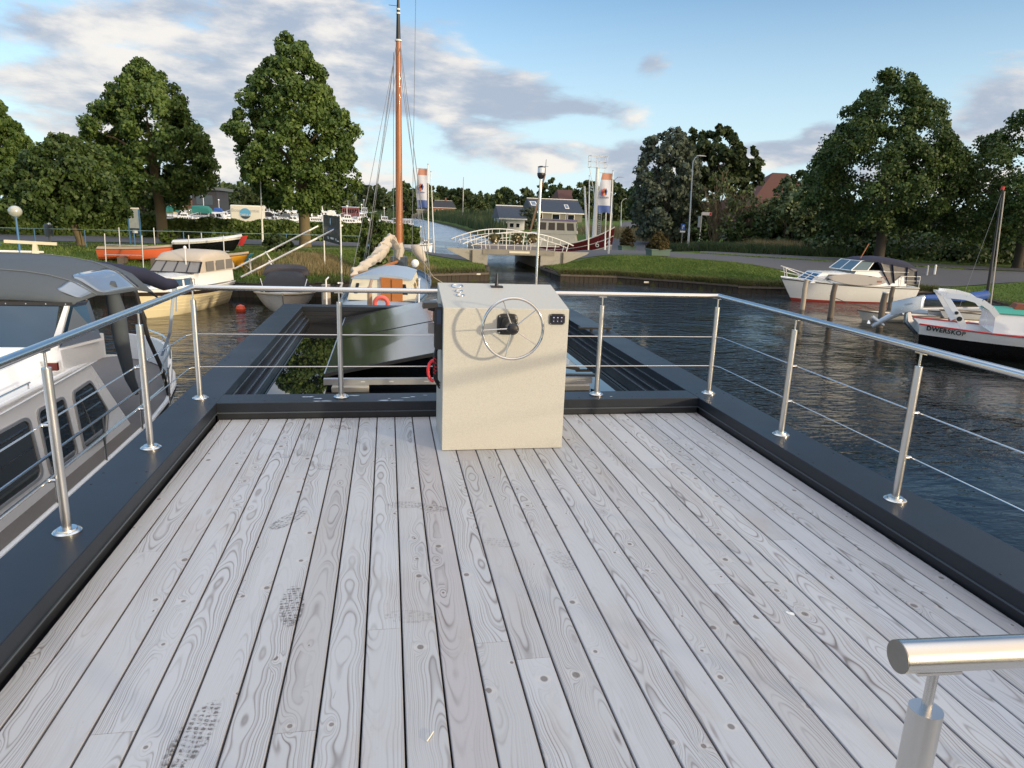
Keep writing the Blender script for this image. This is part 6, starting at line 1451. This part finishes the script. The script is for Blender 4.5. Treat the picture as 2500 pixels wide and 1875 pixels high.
g = MB(); g.box(-.28,-.05,-.1,.1,h-1.35,h-.35); g.build('cabinet', M('lantern_grey', (.25,.27,.27), .4), t)
for px, lb, mt_ in ((2265,'low grey bollard on the verge beyond the white cabin boat',galv),(2284,'low white bollard on the verge beyond the white cabin boat',whiteP)):
    b = gp(px, 655, 41.5); t = thing('bollard', lb, 'bollard', b, group='low bollards on the verge'); MB().tube([(0,0,-.1),(0,0,.62)], [.07,.065], 8).build('post', mt_, t); MB().tube([(0,0,.62),(0,0,.68)], [.07,.03], 8).build('cap', mt_, t)
# planters with clipped conifers
for px, py, Y, x0, x1, yt, lb in ((1605,625,50.5,1584,1630,562,'nearer clipped brownish conifer in a green planter box at the road edge'),(1530,606,61.5,1512,1546,552,'farther clipped conifer in a green planter box beside the barge bow')):
    b = gp(px, py, Y); w = (ony(x1,py,Y)-ony(x0,py,Y)).x; H_ = ony(px, yt, Y).z-b.z; t = thing('planter', lb, 'planter', b, group='planters with conifers')
    g = MB(); g.hexa([(-w*.46,-w*.4,.06),(w*.46,-w*.4,.06),(w*.46,w*.4,.06),(-w*.46,w*.4,.06),(-w*.5,-w*.44,.5),(w*.5,-w*.44,.5),(w*.5,w*.44,.5),(-w*.5,w*.44,.5)]); g.build('box', M('planter_green', (.10,.16,.13), .6, 0, .15, 3), t)
    g = MB(); g.box(-w*.53,w*.53,-w*.47,w*.47,.48,.54); g.build('rim', M('planter_green', (.10,.16,.13)), t)
    rg = np.random.default_rng(int(px)); P, D, C = crown_pts(w*.50, H_-.5, 'cone', 160, 6500, rg, .16, core=.3); P[:, 2] += .5; V, F = leaves(P, D, .085, rg); me = bpy.data.meshes.new('conifer'); npmesh(me, V, F); link('conifer', me, thujaL, t, smooth=0)
    g = MB(); g.cyl(0,0,.3,H_*.8,.08,.03); g.build('stem', barkD, t)
# ------------------------------------------------------------------ houses
brickM = M('brick', (.25,.10,.06), .85, 0, .25, 6, .3, 40.)
slateN = M('navy_roof_tiles', (.018,.026,.045), .55, 0, .15, 2, .3, 20.)
slateK = M('dark_roof_tiles', (.022,.022,.026), .7, 0, .15, 2)
redT = M('red_brown_tiles', (.085,.030,.020), .8, 0, .25, 1.5, .4, 12., dirt=.5)
orT = M('orange_tiles', (.42,.12,.045), .7, 0, .2, 2, .3, 20.)
wallG = M('grey_brick', (.20,.19,.16), .85, 0, .2, 3)
wallW = M('white_wall', (.62,.62,.60), .7, 0, .06, 2)
wallC = M('cream_wall', (.60,.48,.27), .7, 0, .08, 2)
def house(label, Y, x0, x1, ye, yr, yb, wall, roof, wins=(), depth=9., hip=.0, trim=True, name='house', rx0=None, rx1=None, chim=None, sky=()):
    """front wall in the plane Y; pixels: x0..x1 wall, ye eaves, yr ridge, yb base"""
    a = ony(x0, yb, Y); b = ony(x1, yb, Y); ze = ony((x0+x1)/2, ye, Y).z; zr = ony((x0+x1)/2, yr, Y).z; g = min(gz((a.x+b.x)/2, Y), ony((x0+x1)/2, yb, Y).z); W = b.x-a.x
    t = thing(name, label, 'house', ((a.x+b.x)/2, Y, g)); h = W/2; e = ze-g; r = zr-g
    MB().box(-h,h,0,depth,-.5,e).build('wall', wall, t)
    g_ = MB(); ov = .35; r0 = -h-ov+hip*W; r1 = h+ov-hip*W
    g_.hexa([(-h-ov,-ov,e-.05),(h+ov,-ov,e-.05),(h+ov,depth+ov,e-.05),(-h-ov,depth+ov,e-.05),(r0,depth/2-.1,r),(r1,depth/2-.1,r),(r1,depth/2+.1,r),(r0,depth/2+.1,r)]); ro = g_.build('roof', roof, t)
    if trim: MB().box(-h-ov,h+ov,-ov-.05,-ov+.12,e-.22,e+.0).build('gutter', whiteP, ro); MB().beam((r0,depth/2,r+.03),(r1,depth/2,r+.03),.35,.14).build('ridge', whiteP, ro)
    if chim is not None: c = -h+W*chim; MB().box(c-.4,c+.4,depth/2-.4,depth/2+.4,r-.8,r+1.3).build('chimney', brickM, ro)
    for (u, v, w, hh) in sky:
        q = [(-h,-ov,e),(h,-ov,e),(r1,depth/2,r),(r0,depth/2,r)]; s_ = MB(); s_.panel(q, u, u+w, v, v+hh, .06, .05); so3 = s_.build('skylight', whiteP, ro); s_ = MB(); s_.panel(q, u+w*.15, u+w*.85, v+hh*.12, v+hh*.88, .08, .03); s_.build('pane', blueglass, so3)
    for (u, v0, w, hh) in wins:
        x = -h+W*u; z0 = e*v0; f = MB(); f.box(x,x+w,-.05,.02,z0,z0+hh); fo = f.build('window', whiteP, t); f = MB(); f.box(x+.12,x+w-.12,-.07,-.051,z0+.12,z0+hh-.12); f.build('pane', darkglass, fo)
    return t
house('brick farmhouse with a dark hipped roof and white door frames beyond the far water', 400, 1056, 1112, 507, 489, 528, brickM, slateK, ((.12,.1,1.6,3.4),(.38,.1,1.2,3.2),(.72,.15,2.2,2.6)), 12, .14, chim=.6)
house('long low dark roofed barn beyond the far water left of the brick farmhouse', 405, 968, 1044, 511, 487, 520, wallG, slateK, ((.2,.2,1.5,1.2),(.6,.2,1.5,1.2)), 14, .05)
house('white boathouse with a navy roof standing in the reeds', 118, 1222, 1280, 533, 502, 562, wallW, slateN, ((.12,.25,.8,1.0),(.35,.3,.9,.9),(.62,.3,.8,.9)), 8, .0)
house('long grey farmhouse with a wide navy tiled roof and white ridge', 150, 1300, 1420, 519, 485, 556, wallG, slateN, ((.06,.3,1.5,2.4),(.38,.45,1.8,1.5),(.66,.45,2.0,1.5)), 12, .0, sky=((.02,.45,.12,.3),(.68,.3,.08,.3)))
house('house with a red brown roof peeping over the long navy roof', 185, 1366, 1416, 487, 462, 500, brickM, redT, (), 10, .12, trim=False)
house('house with an orange tiled roof behind the green boat hoods', 100, 425, 478, 505, 462, 545, wallC, orT, ((.6,.6,.7,.9),), 9, .0, trim=False, sky=((.5,.45,.16,.22),))
house('small house with an orange red roof deep between the left lime trees', 112, 300, 345, 500, 470, 540, brickM, orT, ((.3,.4,.9,1.),), 8, .0, trim=False)
house('huge farmhouse with a red brown tiled roof behind the young trees at right', 92, 1798, 2110, 545, 414, 590, wallG, redT, ((.15,.3,.9,1.),(.4,.3,.9,1.),(.62,.3,.9,1.)), 16, .46, trim=False, name='farmhouse')
house('low brown shed with a white gutter left of the big right trunk', 80, 1995, 2060, 548, 540, 586, M('brown_boards', (.05,.04,.035), .8), slateK, (), 5)
a = ony(470,500,98); t = thing('flat_roof_house', 'modern house with a dark flat roof behind the harbour', 'house', (a.x, 98, gz(a.x, 98)), world=False); W = (ony(530,500,98)-a).x; zt = ony(500,457,98).z-gz(a.x, 98)
MB().box(0,W,0,7,0,zt-.4).build('wall', M('dark_wall', (.04,.04,.045), .7), t); MB().box(-.6,W+.6,-.9,7.5,zt-.35,zt).build('roof', M('roof_edge', (.10,.11,.11), .5), t); MB().box(.5,W-.5,-.03,-.005,zt-2.2,zt-1.0).build('window', darkglass, t)
# ------------------------------------------------------------------ stored boats on the left bank
def landboat(label, x, y, z, rz, L, B, fs, fb, mat, deckm, tw=.6, rake=.14, group='boats stored on the left bank', tilt=0., band=None, dr=.25):
    t = boat('stored_boat', label, 'boat', x, y, rz, group, z); t.rotation_euler = (0, tilt, rz); H = Hull(L, B, fs, fb, tw=tw, rake=rake, draft=dr, full=2.1, keelw=.1)
    H.skin(0, .82).build('hull', mat, t, smooth=50); H.skin(.82, 1., .012, nv=2).build('top_band', band or mat, t); H.deck(1., camber=.12).build('deck', deckm, t); H.rail(1., .03, 0).build('gunwale', oldwood if band is None else whiteP, t)
    return t, H
gA = gz(-14,37)
t, H = landboat('coral orange open boat stored on the left bank', -14.3, 38.2, -1.02, math.radians(4), 3.6, 1.4, .28, .46, orangeP, M('varnish_pale', (.45,.32,.18), .5))
MB().beam((3.6,0,.46),(3.95,0,.64),.06,.10).build('stem_head', blackP, t); 
for u in (.35,.6): a = H.p(u,1.,1); MB().box(a[0]-.1,a[0]+.1,-a[1],a[1],a[2]-.05,a[2]+.0).build('thwart', woodM, t)
t, H = landboat('black and white rowing sloop with a red rudder resting on a rack', -10.85, 38.6, -.60, math.radians(3), 3.35, 1.4, .26, .48, blackP, whiteP, band=whiteP, tilt=-.05)
MB().hexa([(3.1,-.04,.0),(3.35,-.04,.0),(3.35,.04,.0),(3.1,.04,.0),(3.32,-.05,.48),(3.65,-.05,.52),(3.65,.05,.52),(3.32,.05,.48)]).build('rudder', redP, t)
t, H = landboat('orange yellow open boat with a teal transom stored behind the beige hood', -9.2, 36.8, -1.15, math.radians(5), 2.3, 1.2, .24, .42, yellowP, M('varnish_pale', (.45,.32,.18)))
MB().hexa([(2.05,-.1,.0),(2.2,-.1,.0),(2.2,.1,.0),(2.05,.1,.0),(2.35,-.2,.42),(2.55,-.2,.46),(2.55,.2,.46),(2.35,.2,.42)]).build('teal_transom', M('teal_paint', (.05,.22,.26), .4), t)
t, H = landboat('long cream keelboat on a trailer at the left edge with its mast laid on deck', -24.9, 36.6, -1.48, math.radians(3), 9.0, 1.8, .42, .36, creamM, whiteP, band=whiteP, rake=.06, dr=.4)
MB().tube([(-1,0,.62),(8.6,0,.58)], .05, 8).build('laid_mast', whiteP, t)
for x in (2.3, 4.4): MB().tube([(x,0,.62),(x+.25,0,.62)], .12, 8).build('mast_clamp', yellowP, t)
MB().hexa([(8.1,-.1,.30),(8.4,-.1,.30),(8.4,.1,.30),(8.1,.1,.30),(8.2,-.08,.95),(8.35,-.08,.95),(8.35,.08,.95),(8.2,.08,.95)]).build('mast_rest', creamM, t); MB().beam((7.0,0,1.05),(9.2,0,.98),.12,.14).build('crosstree', creamM, t)
tr_ = thing('boat_trailer', 'white boat trailer wheel and mudguard under the cream keelboat', 'trailer', (-22.4,35.6,-1.35), world=True)
MB().torus((-22.0,35.3,-.72), .30, .11, (0,1,0), 24, 8).build('tyre', rubberM, tr_); MB().tube([(-22.0,35.24,-.72),(-22.0,35.36,-.72)], .21, 18).build('rim', whiteP, tr_); MB().torus((-22.0,35.3,-.72), .48, .06, (0,1,0), 14, 6, PI, 2*PI).build('mudguard', whiteP, tr_); MB().beam((-24,35.9,-1.0),(-16.5,36.6,-1.0),.12,.12).build('chassis', galv, tr_)
rk = thing('boat_rack', 'galvanised storage rack with upright poles carrying the small boats', 'rack', (-12,38,-1.3), world=True)
for px, y0, y1, Y in ((255,570,636,36.8),(290,555,610,40.5),(346,575,646,36.2),(375,556,600,40.5),(460,574,622,37.2),(545,575,640,37),(491,568,600,40.5),(612,618,660,37.5)):
    a = ony(px, y0, Y); bq = ony(px+3, y1, Y); MB().tube([a, (bq.x, bq.y, min(bq.z, gz(bq.x, bq.y)-.05))], .028, 6).build('upright', galv, rk)
for x0, x1, y, Y in ((258,360,598,38),(255,350,622,37),(420,560,612,38)): MB().tube([ony(x0,y,Y), ony(x1,y+2,Y)], .025, 6).build('crossbar', galv, rk)
for px in (300,380,470,560): 
    p = gp(px, 640, 37.4); MB().box(p.x-.08,p.x+.08,p.y-.5,p.y+.5,p.z,p.z+.35).build('trestle_block', oldwood, rk)
# ------------------------------------------------------------------ harbour behind the hedge
HG = 'boats moored in the harbour behind the hedge'
def yacht(label, Y, x0, x1, ybase, ydeck, ytop, hullm=None, style=0, rz=0., roofm=None, seed=0):
    """small harbour cruiser seen broadside between pixels x0..x1"""
    a = ony(x0, ydeck, Y); b = ony(x1, ydeck, Y); L = b.x-a.x; t = boat('harbour_boat', label, 'boat', a.x, Y, rz, HG); zd = a.z-WATER; zt = ony((x0+x1)/2, ytop, Y).z-WATER
    H = Hull(L, L*.30, zd*.95, zd*1.1, tw=.85, rake=.08, draft=.3); H.skin(0,1).build('hull', hullm or whiteM, t, smooth=50); H.deck(1., camber=.05).build('deck', whiteM, t); H.rail(.93,.04,.01).build('rubbing_strake', navyP if seed % 2 else oldwood, t)
    hc = (zt-zd)
    if style == 0:      # two level cabin
        c1, rf, F = cabin(L*.12, L*.82, L*.12, zd, zd+hc*.5, L*.08, 0, .1); co = c1.build('cabin', whiteM, t); rf.build('roof', whiteM, co); windows(co, F['stb'], [(.08+.16*k,.19+.16*k) for k in range(5)], .3, .8)
        c1, rf, F = cabin(L*.2, L*.55, L*.11, zd+hc*.5, zt, L*.05, .1, .1); c2 = c1.build('wheelhouse', whiteM, t); rf.build('roof', roofm or whiteM, c2); windows(c2, F['stb'], [(.08,.32),(.38,.62),(.68,.92)], .3, .88)
    elif style == 1:    # cabin with a canvas hood
        c1, rf, F = cabin(L*.45, L*.85, L*.11, zd, zd+hc*.5, L*.08, 0, .1); co = c1.build('cabin', whiteM, t); rf.build('roof', whiteM, co); windows(co, F['stb'], [(.1,.45),(.55,.85)], .3, .8)
        arch_canopy(t, L*.06, L*.55, L*.13, zd+hc*.42, zt, roofm or canvasB, rake0=L*.04, rake1=L*.1, name='hood')
        g = MB(); 
        for x in (.1,.3,.5): g.tube([(L*x,-L*.13,zd),(L*x,-L*.13,zd+hc*.5)], .03, 5)
        g.tube([(L*.05,-L*.12,zd+hc*.2),(L*.5,-L*.12,zd+hc*.2)], .025, 5); g.build('hood_frame', steelM, t); c1, rf, F = cabin(L*.05, L*.5, L*.12, zd, zd+hc*.25, 0, 0, .05); c1.build('coaming', whiteM, t)
    else:               # long saloon boat
        c1, rf, F = cabin(L*.08, L*.9, L*.12, zd, zt, L*.04, 0, .1); co = c1.build('cabin', roofm or creamM, t); rf.build('roof', whiteM, co); windows(co, F['stb'], [(.05+.1*k,.11+.1*k) for k in range(9)], .4, .8)
    g = MB(); g.tube([(L*.35,0,zt),(L*.35,0,zt+.9)], .03, 5); g.sphere((L*.35,0,zt+.95), .10, 8, 6); g.build('mast_light', whiteM, t)
    g = MB(); pts = [H.p(t_,1.,-1,-.05) for t_ in (.7,.8,.9,.98)]; g.tube([(a_,b_,c_+.5) for a_,b_,c_ in pts], .025, 5); [g.tube([(a_,b_,c_),(a_,b_,c_+.5)], .02, 5) for a_,b_,c_ in pts]; g.build('bow_rail', steelM, t)
    return t
yacht('harbour cruiser with a pointed green hood at the left end of the row', 76, 404, 470, 560, 528, 503, style=1, roofm=canvasT, seed=1)
yacht('harbour cruiser with a wide green hood and white roof panel', 78, 462, 568, 560, 532, 503, style=1, roofm=canvasT, seed=2)
yacht('black hooded harbour boat right of the white advertising trailer', 76, 640, 690, 560, 538, 518, style=1, roofm=canvasK, seed=3)
yacht('white cruiser with a high bridge behind the black hooded boat', 84, 632, 700, 560, 530, 508, style=0, seed=4)
yacht('grey hooded harbour boat with a window patch', 77, 675, 740, 560, 536, 520, style=1, roofm=canvasG, seed=5)
yacht('long cream saloon boat left of the tall lime trunk', 88, 668, 738, 560, 530, 514, style=2, seed=6)
yacht('pale blue cruiser right of the tall lime trunk', 77, 752, 800, 560, 540, 524, style=0, seed=7, hullm=M('pale_blue_gelcoat', (.45,.52,.66), .3))
yacht('tall white flybridge cruiser behind the pale blue cruiser', 86, 752, 822, 560, 528, 504, style=0, seed=8)
yacht('white cruiser with square windows right of the harbour board', 78, 828, 884, 560, 543, 526, style=0, seed=9)
yacht('red and white houseboat with dark windows behind the ivy shrub', 92, 832, 884, 560, 528, 506, style=2, seed=10, roofm=M('dusty_red', (.35,.12,.10), .6))
yacht('white work boat with a tall open wheelhouse left of the orange mast', 90, 872, 920, 560, 530, 508, style=0, seed=11)
yacht('low dark boat with a white wheelhouse beside the orange mast', 80, 920, 972, 560, 546, 530, style=0, seed=12, hullm=navyP)
yacht('small white cruiser with brown windows right of the orange mast', 82, 962, 1010, 560, 549, 535, style=2, seed=13, roofm=whiteM)
yacht('white cruiser with a blue striped hood behind the green hoods', 92, 520, 566, 560, 526, 508, style=1, roofm=blueC, seed=21)
yacht('tall white cruiser between the advertising box and the black hooded boat', 94, 636, 672, 560, 525, 503, style=0, seed=22)
yacht('white saloon boat directly left of the tall lime trunk', 82, 700, 742, 560, 534, 516, style=2, roofm=whiteM, seed=23)
yacht('white hooded cruiser behind the harbour board', 82, 796, 842, 560, 535, 514, style=1, roofm=whiteP, seed=24)
yacht('white cruiser in front of the red and white houseboat', 79, 868, 912, 560, 541, 522, style=0, seed=25)
yacht('low white boat at the left end of the hedge', 74, 430, 486, 560, 536, 522, style=0, seed=26)
t = yacht('small white open boat moored at the end of the hedge', 70, 1011, 1056, 600, 596, 578, style=1, seed=14, roofm=clearpvc)
# white advertising box with a printed emblem
a = ony(563,545,71); bq = ony(640,545,71); zt = ony(600,501,71).z; t = thing('advertising_box', 'white box trailer with faded lettering and a round blue emblem behind the hedge', 'trailer', (a.x,71,gz(a.x,71)), world=True)
zb = ony(600,548,71).z
g = MB(); g.box(a.x,bq.x,71,73,zb-.4,zt); bo = g.build('box', M('advert_white', (.75,.71,.60), .5, 0, .05, 1), t); mm = bo.modifiers.new('b','BEVEL'); mm.width = .12; mm.segments = 3
cx, cz = (a.x+bq.x)/2-.05, (zt+zb)/2+.12
g = MB(); g.tube([(cx,70.985,cz),(cx,70.96,cz)], .50, 30); eo = g.build('emblem', M('emblem_blue', (.12,.36,.58), .5), bo)
g = MB(); g.prism([(cx+.5*math.cos(x)*.99,70.955,cz+.5*math.sin(x)*.99) for x in np.linspace(PI*1.12, PI*1.88, 12)], (0,-.006,0)); g.build('emblem_base', M('emblem_dark', (.03,.06,.09), .5), eo)
text_mesh('OBELLA', .30, (cx,70.94,cz-.14), (1,0,0), (0,0,1), .004).build('lettering', whiteP, eo, smooth=0)
text_mesh('Botenvakantie', .44, (cx,70.985,zt-.50), (1,0,0), (0,0,1), .004).build('lettering', M('faded_print', (.42,.42,.44), .6), bo, smooth=0)
g = MB(); g.box(a.x+.45,cx-.35,70.985,70.995,zb+.16,zb+.21); g.box(cx+.35,bq.x-.35,70.985,70.995,zb+.16,zb+.21); g.build('small_print', M('faded_print', (.42,.42,.44)), bo)
MB().box(a.x+.2,bq.x-.2,71.2,72.8,zb-.9,zb-.42).build('chassis', galv, t)
# ------------------------------------------------------------------ barge beyond the bridge
YB_ = 68.; a = ony(1500,575,YB_); bw = boat('barge', 'dark red and white working barge with a cream wheelhouse moored right of the bridge', 'barge', 14.2, 70.6, math.atan2(-2.6, 7.6), z=WATER)
H = Hull(8.6, 3.0, 1.2, 3.35, tw=.8, rake=.04, draft=.5, full=3.2, rise=2.6)
for v0, v1, o_, mm in ((0,.50,0,M('barge_grey', (.42,.41,.38), .6, 0, .15, 2, dirt=.4)),(.50,.53,.015,whiteP),(.53,.74,0,darkred),(.74,.765,.015,whiteP),(.765,.965,0,darkred),(.965,1.,.015,whiteP)): H.skin(v0, v1, o_, nv=2 if v0 else 6).build('hull_band' if v0 else 'hull', mm, bw, smooth=50)
H.deck(.97).build('deck', paleM, bw)
c1, rf, F = cabin(.3, 5.0, 1.25, 1.2, 2.45, .3, 0, .12, .05); co = c1.build('cabin', M('barge_cream', (.66,.60,.46), .5, 0, .08, 2, dirt=.3), bw); rf.build('roof', whiteP, co)
c1, rf, F = cabin(.9, 4.9, 1.15, 2.45, 3.7, .2, .1, .08, .12); c2 = c1.build('wheelhouse', M('barge_cream', (.66,.60,.46)), bw); rf.build('roof', darkred, c2)
windows(c2, F['stb'], [(.05,.22),(.28,.45),(.50,.70),(.76,.94)], .25, .82, M('brown_glass', (.06,.04,.02), .1)); windows(c2, F['front'], [(.08,.45),(.55,.92)], .25, .82)
g = MB(); g.cyl(3.8,0,3.8,4.35,.05); g.lathe((3.8,0,4.3),[(.04,0),(.18,.05),(.16,.12),(.02,.14)],12); g.build('searchlight', whiteP, bw)
g = MB(); g.tube([(-.2,.2,1.3),(1.3,.3,8.2)], .09, 8); g.build('boom', M('varnished_boom', (.45,.25,.12), .5), bw)
g = MB(); g.tube([(1.3,.3,8.2),(1.35,.3,9.6)], [.04,.02], 6); g.tube([(1.2,.3,8.9),(1.6,.3,8.9)], .02, 5); g.build('aerial', blackM, bw)
text_mesh('6', .85, (7.0,-1.62,1.55), (1,.05,0), (0,0,1), .02).build('lettering', whiteP, bw, smooth=0)
text_mesh('tS', .85, (8.0,-1.30,1.62), (.9,.45,0), (0,0,1), .02).build('lettering', whiteP, bw, smooth=0)
# white crane mast on the quay
p = gp(1452,585,74); t = thing('crane_mast', 'tall white lattice crane mast with a wire cage top behind the barge', 'mast', p); tp = ony(1459,409,74)-p; top = ony(1459,381,74)-p
g = MB(); g.tube([(0,0,-.2),(tp.x,0,tp.z)], [.30,.16], 10); g.build('mast', whiteP, t)
g = MB(); 
for i in range(24): z0 = tp.z*(.12+.5*i/24); g.box(.36+tp.x*z0/tp.z,.56+tp.x*z0/tp.z,-.06,.06,z0,z0+.09)
g.box(.55,.60,-.06,.06,.5,tp.z*.64); g.build('ladder', galv, t)
g = MB(); w = (ony(1478,400,74)-ony(1438,400,74)).x/2
for z in (tp.z, (tp.z+top.z)/2, top.z): 
    for s_ in (-.5,.5): g.beam((tp.x-w,s_,z),(tp.x+w,s_,z),.05,.05)
    for x_ in (-w,w): g.beam((tp.x+x_,-.5,z),(tp.x+x_,.5,z),.05,.05)
for x in (-w,0,w): 
    for s_ in (-.5,.5): g.beam((tp.x+x,s_,tp.z),(tp.x+x,s_,top.z),.05,.05)
g.build('cage', M('white_wire', (.6,.6,.6), .5), t)
for s_ in (-1,1): g = MB(); g.tube([(tp.x+s_*w,0,tp.z),(tp.x+s_*w*.3,0,tp.z-2.4),(tp.x,0,tp.z-4)], .04, 5); g.build('brace', whiteP, t)
p2 = gp(1443,585,72); g = MB(); e = ony(1427,455,72); g.tube([(p2.x,p2.y,p2.z),(e.x,e.y,e.z)], [.16,.10], 8); tag(g.build('derrick', whiteP), 'white derrick boom leaning left beside the crane mast', 'boom')
# small red sailing boat far away
p = onz(1112,552,WATER); t = boat('sailing_boat', 'tiny dark red sailing boat with a bare mast moored on the far reeds', 'sailing boat', p.x, p.y, math.radians(60)); H = Hull(11,3.4,1.3,2.0,tw=.6,rake=.05,draft=.3); H.skin(0,1).build('hull', darkred, t); H.deck(1.).build('deck', creamM, t)
MB().tube([(5.5,0,1.5),(5.5,0,(ony(1121,430,p.y).z-WATER))], [.22,.12], 8).build('mast', M('pale_spar', (.5,.45,.38)), t); g = MB(); g.box(1.5,4.2,-.8,.8,1.3,2.1); g.build('cabin', whiteM, t)
g = MB(); a = ony(971,440,85); g.tube([a, ony(970,530,85)], [.05,.16], 8); g.add([(a.x,a.y,a.z+3.5),(a.x+.5,a.y,a.z-4),(a.x-.2,a.y,a.z-3)], [(0,1,2)]); tag(g.build('furled_green_sail', M('mint_canvas', (.10,.45,.36), .6)), 'furled mint green sail standing behind the orange mast', 'sail')

# hanging flower baskets on the bridge and pale depth plates on the bank walls
flM = leafmat('basket_plants', (.05,.06,.02), (.30,.26,.13))
for px, lb in ((1207,'leftmost of the three hanging flower baskets on the white bridge railing'),(1263,'middle one of the three hanging flower baskets on the white bridge railing'),(1300,'rightmost of the three hanging flower baskets on the white bridge railing')):
    c = ony(px, 582, 50.1); t = thing('flower_basket', lb, 'flower basket', c, group='flower baskets on the bridge'); rg = np.random.default_rng(px)
    D = rg.normal(0, 1, (700, 3)); D /= np.linalg.norm(D, axis=1)[:, None]; P = D*rg.uniform(.2, 1, (700, 1))**.4*np.array([.42,.22,.36]); V, F = leaves(P, D, .10, rg); me = bpy.data.meshes.new('plants'); npmesh(me, V, F); link('plants', me, flM, t, smooth=0)
    MB().lathe((0,0,-.34), [(.06,0),(.22,.10),(.28,.30)], 12).build('pot', M('pot_brown', (.08,.05,.03), .7), t)
    g = MB()
    for k in range(9): q_ = rg.normal(0, 1, 3); q_ /= np.linalg.norm(q_); g.sphere((q_[0]*.36, -abs(q_[1])*.24, q_[2]*.3-.1), .055, 6, 5)
    g.build('flowers', M('cream_petals', (.75,.66,.45), .7), t)
for px, py, Y in ((1160,669,43.3),(1584,689,42.2),(800,1,0)):
    if not Y: continue
    c = ony(px, py, Y-.25); g = MB(); g.box(c.x-.33,c.x+.33,c.y-.05,c.y,c.z-.05,c.z+.05); tag(g.build('bank_plate', tagw), 'pale number plate on the bank edge '+('left' if px < 1300 else 'right')+' of the bridge', 'plate')
